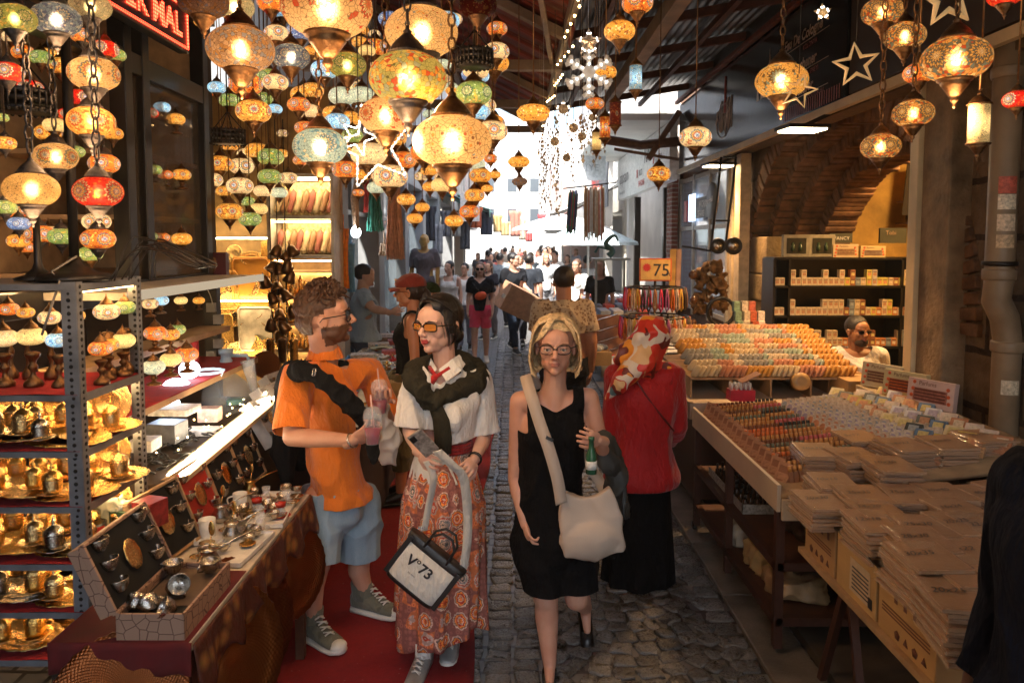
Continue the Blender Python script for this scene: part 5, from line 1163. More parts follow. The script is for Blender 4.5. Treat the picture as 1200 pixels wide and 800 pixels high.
wom.eyes();wom.glasses(pm('tortoise',(.03,.015,.008),.25),glass('amber_lens',(.9,.35,.03),.05,.6),.027,.0155,'narrow sunglasses with amber lenses',square=True,th=.003)
wom.shell('hair',HK,[((0,-.025,.040),(.084,.098,.090)),((0,.022,.080),(.064,.060,.042)),((.04,.0,-.01),(.047,.06,.07)),((-.04,.0,-.01),(.047,.06,.07)),((0,-.10,-.055),(.040,.038,.036)),((.02,-.085,-.03),(.05,.04,.05))],lambda p:(p.y>.030+.35*max(0,p.z-.02)+.25*(.075-min(.075,abs(p.x)))-(.0)and p.z<.088-abs(p.x)*.5)or(p.z<-.025 and p.y>.005)or(p.y>.072 and p.z<.1),amp=.0025,fx=80,fz=6)
def wisp(rr_,i):
 if i<10:x=rr_.uniform(.045,.075)*(1 if i%2 else-1);return[(x,.04,.07),(x*1.15,.045,.02),(x*1.2,.03,-.03),(x*1.1,.02,-.075-rr_.random()*.02)],.0022
 return[(rr_.uniform(-.03,.05),-.10,-.07),(rr_.uniform(0,.07),-.11,-.12),(rr_.uniform(.02,.09),-.10,-.16-rr_.random()*.03)],.006
wom.locks('hair',HK,26,wisp,5)
def lp_(rr_,i):
 a=rr_.uniform(-1,1);return[(a*.01,.062,.118),(a*.05,.055,.105),(a*.076,.02,.07),(a*.085,-.03,.03),(a*.06,-.085,-.03)],.0035
wom.locks('hair',HK,60,lp_,9)
WHC=cloth('white_shirt',(.80,.78,.74),.8,.05)
wom.tshirt('shirt',WHC,.93,.014,.015,True,(.009,8,8,3.5),.008,.036,.012)
q=MB().mat(WHC);nk=wom.D['neck']
for s_ in(-1,1):
 q.add([nk+wom.Rz@V((s_*.062,-.02,.052)),nk+wom.Rz@V((s_*.055,.045,.04)),nk+wom.Rz@V((s_*.004,.082,-.005)),nk+wom.Rz@V((s_*.052,.1,-.055)),nk+wom.Rz@V((s_*.098,.04,-.012)),nk+wom.Rz@V((s_*.09,-.03,.01))],[(0,1,4,5),(1,2,3,4)])
q.build('collar',None,wom.o,solid=.004)
q=MB().mat(cloth('red_scarf',(.45,.02,.02)));q.tube([nk+wom.Rz@V((-.05,.06,.0)),nk+wom.Rz@V((0,.098,-.035)),nk+wom.Rz@V((.05,.07,.0))],.012,6);q.tube([nk+wom.Rz@V((0,.1,-.03)),nk+wom.Rz@V((.02,.115,-.06))],[.014,.02],6);q.build('neck_scarf',None,wom.o)
q=MB().mat(pm('button_grey',(.25,.22,.2),.4))
for z in(-.125,-.175,-.235,-.29):q.ell(nk+wom.Rz@V((.05,.155 if z>-.2 else.135,z)),(.009,.005,.009),wom.Rz,8,6)
q.build('buttons',None,wom.o)
OLV=cloth('olive_knit',(.035,.032,.022),.95,.2,.5,200)
mb=MB();W=lambda x,y,z:wom.D['neck']+wom.Rz@V((x,y,z))
for pts,rs_ in(([(-.06,-.07,.0),(.06,-.075,.0)],(.06,.06)),([(-.03,.15,-.14),(.03,.15,-.145)],(.034,.034))):
 mb.cap(W(*pts[0]),W(*pts[1]),*rs_)
for sd,q_ in(('R',1),('L',-1)):
 s0=wom.D['sh'+sd];p_=[W(q_*.05,-.07,.0),s0+V((0,.03,.045)),s0+V((0,-.075,.01)),s0+(W(0,.145,-.12)-s0)*.5+V((0,-.06,.0)),W(0,.15,-.135)]
 for i_,(ra,rb_)in enumerate(((.06,.055),(.055,.052),(.052,.045),(.045,.034))):mb.cap(p_[i_],p_[i_+1],ra,rb_)
me=remesh(mb,.008,3);displace(me,.008,12,12,12);setmats(me,[OLV]);so_=addmesh('knotted_sweater',me,wom.o)
for nm,pts,rs_ in(('sleeve',[(-.02,.155,-.15),(-.05,.155,-.22),(-.055,.145,-.30),(-.05,.14,-.37)],(.03,.036,.038,.036)),('sleeve',[(.03,.15,-.14),(.075,.14,-.19),(.09,.12,-.25)],(.03,.032,.032))):
 q=MB().mat(OLV);pw_=[W(*p)for p in pts];x=wom.Rz@V((1,0,0));y=wom.Rz@V((0,1,0));n=16
 rg=[]
 for p,r in zip(pw_,rs_):rg.append([p+x*r*math.cos(2*PI*j/n)*1.15+y*r*.5*math.sin(2*PI*j/n)+V((0,0,.004*math.sin(j*3)))for j in range(n)])
 q.rings(rg);q.build(nm,None,so_)
t=NT('patterned_skirt');co=t.coord()
def medal(scale,seed):
 mp=t.n('ShaderNodeMapping');mp.inputs['Location'].default_value=(seed,seed*2,0);mp.inputs['Scale'].default_value=(1,1,.85);t.l(co,mp.inputs[0])
 vo=t.n('ShaderNodeTexVoronoi');vo.inputs['Scale'].default_value=scale;vo.inputs['Randomness'].default_value=.45;t.l(mp.outputs[0],vo.inputs['Vector'])
 sb=t.n('ShaderNodeVectorMath',operation='SUBTRACT');sc2=t.n('ShaderNodeVectorMath',operation='SCALE');sc2.inputs['Scale'].default_value=1;t.l(mp.outputs[0],sb.inputs[0]);t.l(vo.outputs['Position'],sb.inputs[1])
 sp=t.n('ShaderNodeSeparateXYZ');t.l(sb.outputs[0],sp.inputs[0]);an=t.math('ARCTAN2',sp.outputs[2],t.math('ADD',sp.outputs[0],sp.outputs[1]))
 d_=t.math('ADD',vo.outputs['Distance'],t.math('MULTIPLY',t.math('SINE',t.math('MULTIPLY',an,12)),.022));return d_,vo
d1,v1=medal(13,0);s1=t.n('ShaderNodeSeparateColor');t.l(v1.outputs['Color'],s1.inputs[0])
cA=t.ramp(d1,[(0,(.8,.5,.3)),(.06,(.5,.05,.03)),(.12,(.75,.25,.05)),(.19,(.7,.55,.45)),(.24,(.55,.06,.03)),(.30,(.8,.3,.06)),(.37,(.12,.1,.1)),(.40,(.62,.48,.40)),(.47,(.3,.12,.1))],True)
cB=t.ramp(d1,[(0,(.5,.05,.03)),(.06,(.7,.6,.5)),(.12,(.1,.12,.13)),(.19,(.6,.5,.42)),(.24,(.2,.25,.28)),(.30,(.65,.55,.48)),(.37,(.5,.08,.04)),(.42,(.5,.4,.36)),(.5,(.6,.2,.08))],True)
cc=t.mix(t.math('GREATER_THAN',s1.outputs[0],.5),cA,cB)
d2_,v2=medal(46,3);dots=t.ramp(d2_,[(0,(.4,.15,.12)),(.2,(1,.92,.85)),(.34,(.75,.6,.55)),(.5,(.35,.25,.22))],True)
cc=t.mix(.55,cc,dots,'MULTIPLY');cc=t.mix(1,cc,(1.45,1.35,1.3),'MULTIPLY');t.bsdf(cc,.8,0,t.noise(co,30).outputs[0],.2,.004);SKM=t.m
zt=wom.D['waist'].z-.0;cW=wom.D['waist'];q=MB().mat(SKM);rings_=[];ns=96
hemc=V(((wom.D['anR'].x+wom.D['anL'].x)/2+.01,(wom.D['anR'].y+wom.D['anL'].y)/2,.20))
for i in range(30):
 f=i/29;c=cW+(hemc-cW)*f;c.z=zt+(.17-zt)*f;hw_=.118+.075*min(1,f*3.2)**.8+.020*f;dp_=.095+.055*min(1,f*3.2)**.8+.03*f
 ring=[]
 for j in range(ns):
  a=2*PI*j/ns;fo=.016*f**.8*math.sin(a*7+f*2)+.010*f*math.sin(a*13+1)+.006*math.sin(a*23)*min(1,f*4);r_=1+fo/.17
  p=c+wom.Rz@V((math.cos(a)*hw_*r_,math.sin(a)*dp_*r_,(.05*math.cos(a*2+.6)+.02*math.sin(a*5))*f**4));ring.append(p)
 rings_.append(ring)
q.rings(rings_,cap=False);q.build('skirt',None,wom.o,solid=.003)
q=MB().mat(cloth('red_belt',(.32,.02,.02)));
for z in(0,.016,.032):q.tube([cW+wom.Rz@V((.126*math.cos(2*PI*j/24),.103*math.sin(2*PI*j/24),z-.005))for j in range(24)],.010,6,loop=True)
q.build('belt',None,wom.o)
SIL=pm('silver_sneaker',(.42,.43,.42),.35,.4);wom.shoes(SIL,OFFW,False,.98,LACE)
q=MB().mat(WHC)
for sd in 'LR':a=wom.D['an'+sd];q.lathe([(.038,-.02),(.037,.07)],a,14)
q.build('socks',None,wom.o)
q=MB().mat(BLACK);w_r=wom.D['wrL'];dd_=(wom.D['hdL']-w_r).normalized();x_,y_,_=frame(dd_)
for o2 in(0,.012):q.tube([w_r-dd_*o2+(x_*math.cos(k/12*2*PI)+y_*math.sin(k/12*2*PI))*.030 for k in range(12)],.003,5,loop=True)
q.build('bracelet',None,wom.o)
ph=empty('phone',P(497,520,yw-.38),'phone in a patterned clear case, held by the dark haired woman','phone');Rp=M.Rotation(R(-35),3,'Y')@M.Rotation(R(25),3,'X')
q=MB();q.box(P(496,519,yw-.38),(.07,.010,.135),Rp);q.build('case',pm('phone_case',(.35,.3,.26),.3,0,.6,60),ph,bevel=.008)
q=MB();q.box(P(496,519,yw-.38)+Rp@V((-.018,-.007,.045)),(.024,.006,.03),Rp);q.build('camera_bump',BLACK,ph,bevel=.003)
bc=P(497,667,yw-.30);tb=empty('tote_bag',bc,'white and black tote bag lettered V 73, hanging tilted from the strap','bag');Rb=M.Rotation(R(37),3,'Y')@M.Rotation(R(-8),3,'Z')
CAN=cloth('canvas_white',(.70,.67,.60),.9,.08);BLL=pm('black_leather',(.015,.013,.013),.4,0,.2,20,.3,120)
Lb=lambda x,y,z:bc+Rb@V((x,y,z))
mb=MB().mat(CAN);hw_,hh,dd_=.135,.10,.055
def loopr(z,sx,sy,n=28):return[Lb(sx*math.copysign(abs(math.cos(2*PI*j/n))**.35,math.cos(2*PI*j/n)),sy*math.copysign(abs(math.sin(2*PI*j/n))**.6,math.sin(2*PI*j/n)),z)for j in range(n)]
mb.rings([loopr(-hh,.118,.045),loopr(-hh+.01,.122,.052),loopr(-.03,.128,.056),loopr(.03,.132,.05),loopr(hh-.02,.138,.036)],cap=True);mb.build('bag_body',None,tb)
mb=MB().mat(BLL);mb.rings([loopr(hh-.028,.142,.040),loopr(hh-.02,.146,.042),loopr(hh+.008,.150,.036),loopr(hh+.012,.13,.02)]);mb.rings([loopr(-hh-.006,.12,.047),loopr(-hh-.002,.124,.052),loopr(-hh+.014,.126,.056)])
for s_ in(-1,1):mb.box(Lb(s_*.128,0,-.0),(.022,.085,.19),Rb)
mb.build('leather_trim',None,tb,bevel=.004)
mb=MB().mat(BLL)
for y_ in(-.035,.035):mb.tube([Lb(-.06,y_,hh-.01),Lb(-.058,y_,hh+.05),Lb(-.03,y_,hh+.085),Lb(.02,y_,hh+.09),Lb(.055,y_,hh+.055),Lb(.06,y_,hh-.01)],.006,8)
mb.build('handle',None,tb)
uu=Rb@V((1,0,0));vv=Rb@V((0,0,1))
lettering(tb,'V',.062,BK,Lb(-.088,-.0575,-.0),uu,vv,bold=.0016);lettering(tb,'o',.034,BK,Lb(-.046,-.0575,.028),uu,vv,bold=.0008);lettering(tb,'73',.062,BK,Lb(-.02,-.0575,-.0),uu,vv,bold=.0016);lettering(tb,'MILANO',.010,BK,Lb(-.05,-.0575,-.03),uu,vv)
STW=cloth('webbing',(.62,.58,.52),.8,.08)
def ribbon(pts,w_,side,mat,name,parent,th=.003):
 q=MB().mat(mat);side=V(side).normalized();n=len(pts);vs=[];
 for p in pts:vs+=[V(p)-side*w_/2,V(p)+side*w_/2]
 q.add(vs,[(2*i,2*i+1,2*i+3,2*i+2)for i in range(n-1)],True);return q.build(name,None,parent,solid=th)
ribbon(arc([P(512,528,yw-.38),P(530,545,yw-.36),P(543,560,yw-.33),P(548,600,yw-.3),P(547,640,yw-.3),P(542,668,yw-.3)]),.040,(1,.2,.25),STW,'strap',tb)
ribbon(arc([P(500,540,yw-.36),P(508,560,yw-.36),P(503,590,yw-.33),P(497,622,yw-.32)]),.030,(1,.3,.1),STW,'strap',tb)
q=MB().mat(SILVER);q.tube([P(542,668,yw-.3)+V((.012*math.cos(k),0,.012*math.sin(k)))for k in range(6)],.003,5,loop=True);q.box(P(494,618,yw-.32),(.03,.01,.012));q.build('buckle',None,tb)
yb=3.28
Jb=dict(head=P(651,406,yb-.02),neck=P(650,448,yb+.02),chest=P(647,505,yb+.03),waist=P(646,565,yb+.03),pelvis=P(647,625,yb+.03),shR=P(609,470,yb+.02),shL=P(690,466,yb+.04),elR=P(604,560,yb+.06),wrR=P(614,610,yb-.03),hdR=P(620,632,yb-.07),elL=P(708,540,yb+.02),wrL=P(704,516,yb-.22),hdL=P(692,512,yb-.27),hipR=P(628,640,yb+.02),hipL=P(672,640,yb+.04),knR=P(640,702,yb-.02),knL=P(676,700,yb-.0),anR=P(644,766,yb-.05),anL=P(686,752,yb+.30),toeR=P(645,792,yb-.2),toeL=P(690,776,yb+.18))
Jb['anR'].z=.085;Jb['toeR'].z=.03;Jb['anL'].z=.16;Jb['toeL'].z=.05
blo=Person((P(648,700,yb).x,yb,0),1.66,184,True,1.05,headscale=1.22,skin=(.66,.36,.25),label='blonde woman in glasses and a sleeveless black dress walking towards the camera',hyaw=176,hpitch=-3,J=Jb,vox=.008)
blo.body(hands={'R':dict(curl=.62,flat=V((1,.2,0))),'L':dict(curl=.85,flat=V((-.1,.95,-.2)))})
HBL=HAIRB('blonde',(.80,.56,.30),.45);blo.brows(HAIRB('fair_brow',(.25,.13,.06)),.0022);blo.eyes((.04,.035,.03))
blo.glasses(pm('brown_frame',(.04,.018,.012),.3),glass('clear_lens',(1,.95,.9),.03,.93),.027,.018)
blo.shell('hair',HBL,[((0,-.022,.034),(.088,.103,.094)),((0,-.05,-.03),(.088,.072,.085)),((.070,.008,-.02),(.028,.058,.085)),((-.070,.008,-.02),(.028,.058,.085))],lambda p:(p.y>.0 and abs(p.x)<.062 and p.z<.075-abs(p.x+.02)*.3)or p.z<-.098 or(p.y>.045 and p.z<.07),amp=.002,fx=70,fz=3)
def bob(rr_,i):
 s_=1 if i%2 else-1;a=rr_.uniform(0,1);y0=.060*(1-a)-.09*a;k=rr_.uniform(.99,1.04);x0=-.02;w=.096*k*(1-.25*max(0,a-.6))
 return[(x0,y0*.9,.125*k-.25*y0*y0*8),(x0*.3+s_*.030,y0*.95+.004,.122*k-2*y0*y0),(s_*.064,y0+.006,.104*k-1.5*y0*y0),(s_*.085*k,y0+.008,.066),(s_*w,y0,.01),(s_*w*1.03,y0,-.045),(s_*w*.93,y0+.004,-.085-.015*rr_.random()),(s_*w*.80,y0+.01,-.104-.008*rr_.random())],.0042
blo.locks('hair',HBL,230,bob,4)
def fringe(rr_,i):
 f=rr_.random();g_=rr_.random();return[(-.022+f*.01,.02+.02*g_,.124),(.006+f*.02,.052+.012*g_,.116),(.022+f*.024,.080,.090),(.050+f*.018,.078-.01*f,.052-.006*f),(.082,.050-.02*g_,.025),(.094,.03-.02*g_,-.02)],.0042
blo.locks('hair',HBL,70,fringe,6)
def fringe2(rr_,i):
 f=rr_.random();g_=rr_.random();return[(-.022,.02+.02*g_,.124),(-.040-f*.01,.058+.008*g_,.106),(-.062-f*.010,.064,.078),(-.080,.048-.02*g_,.03),(-.092,.03-.02*g_,-.02)],.0042
blo.locks('hair',HBL,40,fringe2,7)
BLD=cloth('black_dress',(.006,.006,.007),.9)
def dress(mb):
 blo.torso(mb,.014);D=blo.D;k=blo.k
 mb.ell(D['waist'],(.15,.118,.16),blo.Rz);mb.ell(blo.T(0,0,-.02,'pelvis'),(.19,.135,.17),blo.Rz)
 for sd in 'LR':mb.cap(D['hip'+sd],D['kn'+sd]+V((0,0,.01)),.112,.100)
 mb.cap(blo.T(-.03,0,-.22,'pelvis'),blo.T(.03,0,-.22,'pelvis'),.11,.11);mb.cap(blo.T(-.04,0,-.40,'pelvis'),blo.T(.04,0,-.40,'pelvis'),.10,.10)
zk=P(640,688,yb).z;iv_=blo.Rz.transposed();nb=blo.D['neck']
def dropd(c):
 p=iv_@(c-nb)
 for sd,s_ in(('L',-1),('R',1)):
  lx=(iv_@(c-blo.D['sh'+sd])).x*s_
  if lx>-.030 and c.z>blo.D['sh'+sd].z-.125:return True
 if p.y>-.02 and p.z>-.125+abs(p.x)*.5 and abs(p.x)<.082:return True
 return p.z>-.04 and abs(p.x)<.08
blo.garment('dress',dress,BLD,.008,5,(.008,7,7,3),dropd,[(lambda c:c.z<zk+.08,V((0,0,zk)),V((0,.0,-1)))],.003)
SHB=pm('shoe_black',(.012,.011,.011),.35);q=None
for sd in 'LR':
 a,t_=blo.D['an'+sd],blo.D['toe'+sd];d=(t_-a);
 mb=MB();dn=V((d.x,d.y,0)).normalized();up_=V((0,0,1))if sd=='R' else(V((0,0,1))+dn*.7).normalized();fw=(dn if sd=='R' else(dn-V((0,0,.75))).normalized())
 o0=a-up_*.065;mb.cap(o0-fw*.03,o0+fw*.13-up_*.006,.036,.034);mb.ell(o0+fw*.15-up_*.006,(.036,.045,.022),M((fw.cross(up_),fw,up_)).transposed());me=remesh(mb,.005,2)
 cutmesh(me,lambda c:(c-o0).dot(up_)>.012 and(c-o0).dot(fw)<.10 or(c-o0).dot(up_)>.03);setmats(me,[SHB]);addmesh('shoe',me,blo.o)
q=MB().mat(GOLD);h_=blo.D['hdL'];q.tube([h_+V((-.008,-.018,-.01))+V((.0,.010*math.cos(k),.010*math.sin(k)))for k in range(6)],.0018,5,loop=True);q.build('ring',None,blo.o)
sbg=empty('shoulder_bag',P(690,600,yb-.14),'large beige slouchy bag on a wide strap across the blonde woman','bag');BEI=pm('beige_leather',(.52,.42,.34),.6,0,.12,5,.2,160)
mb=MB();cB=P(692,604,yb-.13);Rg=M.Rotation(R(-6),3,'Y')
mb.box(cB+V((0,0,-.02)),(.27,.08,.30),Rg);mb.ell(cB+V((0,-.01,-.1)),(.145,.065,.10),Rg)
me=remesh(mb,.009,8);iv2=Rg.transposed()
for v in me.vertices:
 p=iv2@(v.co-cB);top_=max(0,(p.z+.02)/.17);v.co=v.co+V((-p.x*.35*top_**2+.0,-p.y*.5*top_,-.05*top_*(1-(p.x/.14)**2 if abs(p.x)<.14 else 0)))
displace(me,.005,6,6,5,seed=3);setmats(me,[BEI]);addmesh('bag_body',me,sbg)
ribbon(arc([P(622,441,yb+.09),P(616,440,yb-.02),P(622,462,yb-.13),P(634,500,yb-.17),P(643,525,yb-.185),P(653,560,yb-.185),P(658,590,yb-.18)]),.052,(1,0,.35),BEI,'strap',sbg,.004)
ribbon(arc([P(622,441,yb+.09),P(660,500,yb+.17),P(700,560,yb+.05),P(712,585,yb-.08)]),.05,(1,.3,.6),BEI,'strap',sbg,.004)
q=MB().mat(BLACK);q.bar(P(640,512,yb-.19),P(648,516,yb-.19),.012,.012);q.build('buckle',None,sbg)
mb=MB()
for a,b_,r0,r1 in((P(708,520,yb-.03),P(722,560,yb-.02),.05,.05),(P(722,560,yb-.02),P(722,612,yb+.02),.05,.022),(P(700,524,yb-.12),P(716,545,yb-.1),.03,.04),(P(714,530,yb+.06),P(728,600,yb+.08),.05,.03)):mb.cap(a,b_,r0,r1)
me=remesh(mb,.008,3);displace(me,.013,11,11,4);setmats(me,[pm('dark_jacket',(.035,.035,.032),.6)]);o_=obj('jacket',me);c_=P(718,560,yb);me.transform(M.Translation(-c_));o_.location=c_;me.polygons.foreach_set('use_smooth',[True]*len(me.polygons))
tag(o_,'dark grey jacket draped over the blonde woman\'s bent arm','jacket')
bt=empty('bottle',P(692,545,yb-.27),'small green bottle upside in the blonde woman\'s fist','bottle');q=MB();q.lathe([(.005,-.1),(.022,-.095),(.023,-.02),(.012,.01),(.010,.045),(.013,.046),(.013,.058),(.001,.06)],P(693,528,yb-.30),14);q.build('glass_body',pm('green_bottle',(.03,.12,.06),.1),bt);q=MB();q.lathe([(.0236,-.075),(.0236,-.04)],P(693,528,yb-.30),14);q.build('paper_label',WHITE,bt)
yr=4.2
hr=P(760,400,yr);
Jr=dict(head=P(764,398,yr),neck=P(757,432,yr+.02),chest=P(755,470,yr),waist=P(752,515,yr),pelvis=P(750,553,yr),shL=P(722,444,yr),shR=P(788,440,yr),elL=P(716,505,yr+.02),wrL=P(722,540,yr+.14),hdL=P(726,555,yr+.18),elR=P(794,500,yr+.02),wrR=P(780,520,yr+.22),hdR=P(770,520,yr+.28))
red=Person((P(752,690,yr).x,yr,0),1.63,8,True,1.10,headscale=1.15,skin=(.5,.27,.18),label='woman seen from behind in a red blouse, patterned headscarf and wide black trousers',hyaw=-25,hpitch=8,J=Jr,vox=.012,face=False)
red.body()
red.tshirt('red_blouse',cloth('red_blouse',(.38,.006,.008),.6,.1),1.85,.018,-.07,False,(.008,5,5,1.6),.010,.02,.022,hang=1)
BKT=cloth('black_trousers',(.006,.006,.007),.95);q=MB().mat(BKT);rings_=[];cP=red.D['pelvis']
for i in range(14):
 f=i/13;z=cP.z+.07-(cP.z+.07-.02)*f;hw_=.17+.04*f;rings_.append([V((cP.x,cP.y,z))+red.Rz@V((math.cos(2*PI*j/64)*(hw_+.018*f*math.sin(j*PI/64*2*9)),math.sin(2*PI*j/64)*(.13+.05*f+.018*f*math.cos(j*PI/64*2*7)),0))for j in range(64)])
q.rings(rings_,cap=False);q.build('wide_trousers',None,red.o,solid=.003);red.shoes(SHB,SHB,False,.9)
t=NT('scarf_print');co=t.coord();n0=t.noise(co,5,2);va=t.n('ShaderNodeVectorMath',operation='MULTIPLY_ADD');t.l(n0.outputs['Color'],va.inputs[0]);va.inputs[1].default_value=(.35,.35,.35);t.l(co,va.inputs[2])
mp=t.n('ShaderNodeMapping');mp.inputs['Scale'].default_value=(7,7,4.5);t.l(va.outputs[0],mp.inputs[0]);vo=t.n('ShaderNodeTexVoronoi');vo.inputs['Scale'].default_value=2.4;t.l(mp.outputs[0],vo.inputs['Vector']);sp=t.n('ShaderNodeSeparateColor');t.l(vo.outputs['Color'],sp.inputs[0])
cc=t.ramp(sp.outputs[0],[(0,(.55,.03,.015)),(.28,(.75,.62,.5)),(.42,(.15,.02,.015)),(.55,(.8,.3,.03)),(.66,(.62,.04,.02)),(.84,(.75,.45,.2)),(.95,(.12,.22,.24))],True)
t.bsdf(cc,.45,0,n0.outputs[0],.3,.02);SCF=t.m
mb=MB();H=red.H
mb.ell(H(0,-.02,.03),(.108,.128,.122),red.Rh);mb.ell(H(0,.03,-.03),(.09,.095,.11),red.Rh);mb.cap(H(0,-.04,-.03),P(755,430,yr-.06),.08,.075)
mb.cap(P(752,422,yr-.08),P(728,446,yr-.15),.09,.06);mb.cap(P(728,446,yr-.15),P(712,466,yr-.14),.06,.022);mb.cap(P(758,428,yr),P(780,432,yr-.03),.07,.05);mb.cap(P(724,420,yr-.05),P(748,398,yr-.08),.03,.06)
me=remesh(mb,.008,5);displace(me,.010,7,7,7,seed=2);iv3=red.Rh.transposed();cutmesh(me,lambda c:(iv3@(c-red.D['head'])).y>.09);setmats(me,[SCF]);addmesh('headscarf',me,red.o)
q=MB();q.tube(arc([P(742,440,yr-.14),P(762,470,yr-.15),P(790,505,yr-.12)]),.006,6);q.build('bag_strap',pm('dark_red_cord',(.12,.01,.01),.5),red.o)
yc_=5.45
Jc=dict(head=P(480,365,yc_),neck=P(486,394,yc_),chest=P(483,425,yc_),waist=P(478,460,yc_),pelvis=P(474,488,yc_))
capw=Person((P(470,590,yc_).x,yc_,.04),1.70,95,True,1.0,headscale=1.12,skin=(.62,.27,.13),label='woman in a dark red cap and black tank top looking left behind the couple',hyaw=82,hpitch=-4,vox=.011,J=None)
sh_=P(483,425,yc_)-capw.D['chest']
for k_ in('neck','chest','head','shL','shR','elL','elR','wrL','wrR','hdL','hdR','waist','pelvis'):capw.D[k_]=capw.D[k_]+V((sh_.x,0,0))
capw.D['elR']+=V((0,.0,.02));capw.body()
capw.glasses(BLACK,pm('dark_lens',0),.026,.019,'dark sunglasses');HDB=HAIRB('dark_brown',(.03,.014,.008))
def cap_on(p,mat,label=None,brim=True):
 me_=p.shell('cap',mat,[((0,-.018,.048),(.090,.108,.084)),((0,.03,.06),(.078,.07,.05))],lambda q_:q_.z<.038-.10*max(0,-q_.y-.02)*.3,amp=0)
 if brim:
  q=MB().mat(mat);q.sheet(12,6,lambda u,v:p.H((u-.5)*.15*(1-.25*v**2),.075+v*.075-(u-.5)**2*.12,.045-v*.010-(u-.5)**2*.10));q.build('brim',None,me_,solid=.004)
 return me_
cp_=cap_on(capw,cloth('maroon_cap',(.26,.035,.02),.8));
q=MB().mat(pm('cap_emblem',(.6,.35,.15),.5));q.box(capw.H(0,.088,.085),(.035,.012,.03),capw.Rh@M.Rotation(R(-30),3,'X'));q.build('emblem',None,cp_)
capw.shell('hair',HDB,[((0,-.03,.01),(.083,.095,.075)),((.0,-.11,-.04),(.04,.045,.06)),((.03,-.10,-.08),(.035,.04,.06))],lambda p:p.y>.0 or p.z>.06,amp=.004)
capw.tshirt('tank_top',cloth('black_top',(.01,.01,.011)),0,.012,-.02,False,(.005,8,8,4),.010,loose=.006);capw.pants('trousers',cloth('olive_trousers',(.12,.09,.035)),1.55,.018,.022)
capw.shoes(SHB,SHB,False,1)
tg=empty('shoulder_bag',P(462,470,yc_-.2),'mustard canvas bag hanging at the side of the red capped woman','bag');MUS=cloth('mustard',(.42,.27,.10))
mb=MB();mb.box(P(461,468,yc_-.18),(.19,.09,.26),M.Rotation(R(6),3,'Y'));me=remesh(mb,.010,6);displace(me,.010,7,7,5);setmats(me,[MUS]);addmesh('bag_body',me,tg)
ribbon(arc([P(497,396,yc_-.12),P(488,410,yc_-.2),P(478,430,yc_-.22),P(472,448,yc_-.2)]),.035,(1,0,.5),pm('brown_strap',(.1,.055,.03),.6),'strap',tg)
def rail(mb,a,b,w=.03,t_=.004,up=V((0,0,1))):mb.bar(a,b,w,t_,up)
XA,YA,YB=-1.40,2.35,2.76
rk=empty('metal_rack',(XA-.35,YA,0),'grey perforated steel shelf rack packed with gilt trays and cups, at the left edge','rack')
HOLE=pm('slot_black',(.01,.01,.01),.9)
for(x_,y_,sx,sy)in((XA,YA,-1,1),(XA,YB,-1,-1),(XA-1.3,YA,1,1),(XA-1.3,YB,1,-1)):
 q=MB().mat(GREY);q.bx(min(x_,x_+sx*.048),max(x_,x_+sx*.048),y_-.002,y_+.002,0,1.87);q.bx(x_-.002,x_+.002,min(y_,y_+sy*.034),max(y_,y_+sy*.034),0,1.87)
 q.mat(HOLE)
 for k in range(64):
  z=.5+k*.0215;h=.0068 if k%2 else.0048
  q.lathe([(.0001,-.0008),(h,-.0008),(h,.0008),(.0001,.0008)],(x_+sx*.024,y_-.0025,z),8,rot=M.Rotation(PI/2,3,'X'));q.lathe([(.0001,-.0008),(h,-.0008),(h,.0008),(.0001,.0008)],(x_+.0025,y_+sy*.018,z),8,rot=M.Rotation(PI/2,3,'Y'))
 q.build('post',None,rk)
SHZ=[1.863,1.503,1.317,1.133,.94,.777,.613]
for z in SHZ:
 q=MB().mat(GREY);q.bx(XA-1.3,XA-.002,YA-.004,YA+.001,z-.020,z);q.bx(XA-.006,XA+.001,YA,YB,z-.026,z);q.bx(XA-1.3,XA-.004,YA,YB,z-.004,z);f_=q.build('shelf',None,rk)
 if z<1.8:q=MB();q.sheet(10,3,lambda u,v:V((XA-1.29+u*1.285,YA-.006+v*(YB-YA),z+.003+.002*math.sin(u*30))));q.build('felt',RED,f_)
q=MB().mat(em('shelf_led',(1,.60,.24),20))
for z in(1.835,1.475,1.29,1.105,.91,.75):q.bar((XA-1.25,YB-.03,z),(XA-.03,YB-.03,z),.008,.006);q.bar((XA-.02,YA+.04,z),(XA-.02,YB-.02,z),.006,.005)
q.build('led_and_fill_strip',None,rk)
q=MB().mat(DARK)
for z in SHZ[1:]:q.ell((XA-.018,YA-.006,z-.010),(.006,.003,.006),n=8,m=4)
q.build('bolt',None,rk)
def protoC(gm,kind):
 e_=empty('coffee_cup',(0,0,-5),'x','coffee cup','gilt coffee cups on the steel rack');H_=dict(fl=(10,.05))if kind else{}
 q=MB().mat(gm);q.lathe([(.001,.004),(.018,.004),(.026,.008),(.027,.018),(.0275,.042),(.028,.046),(.026,.047)],n=24);q.build('cup',None,e_,org=(0,0,0))
 q=MB().mat(gm);q.lathe([(.029,.046),(.029,.050),(.026,.058),(.017,.068),(.007,.073),(.004,.078),(.007,.083),(.004,.088),(.0015,.102),(.0005,.108)],n=20);q.build('lid',None,e_,org=(0,0,0))
 q=MB().mat(gm);q.lathe([(.001,.001),(.030,.001),(.046,.007),(.047,.009),(.03,.004),(.001,.004)],n=32,fl=(12,.05));q.build('saucer',None,e_,org=(0,0,0))
 return e_
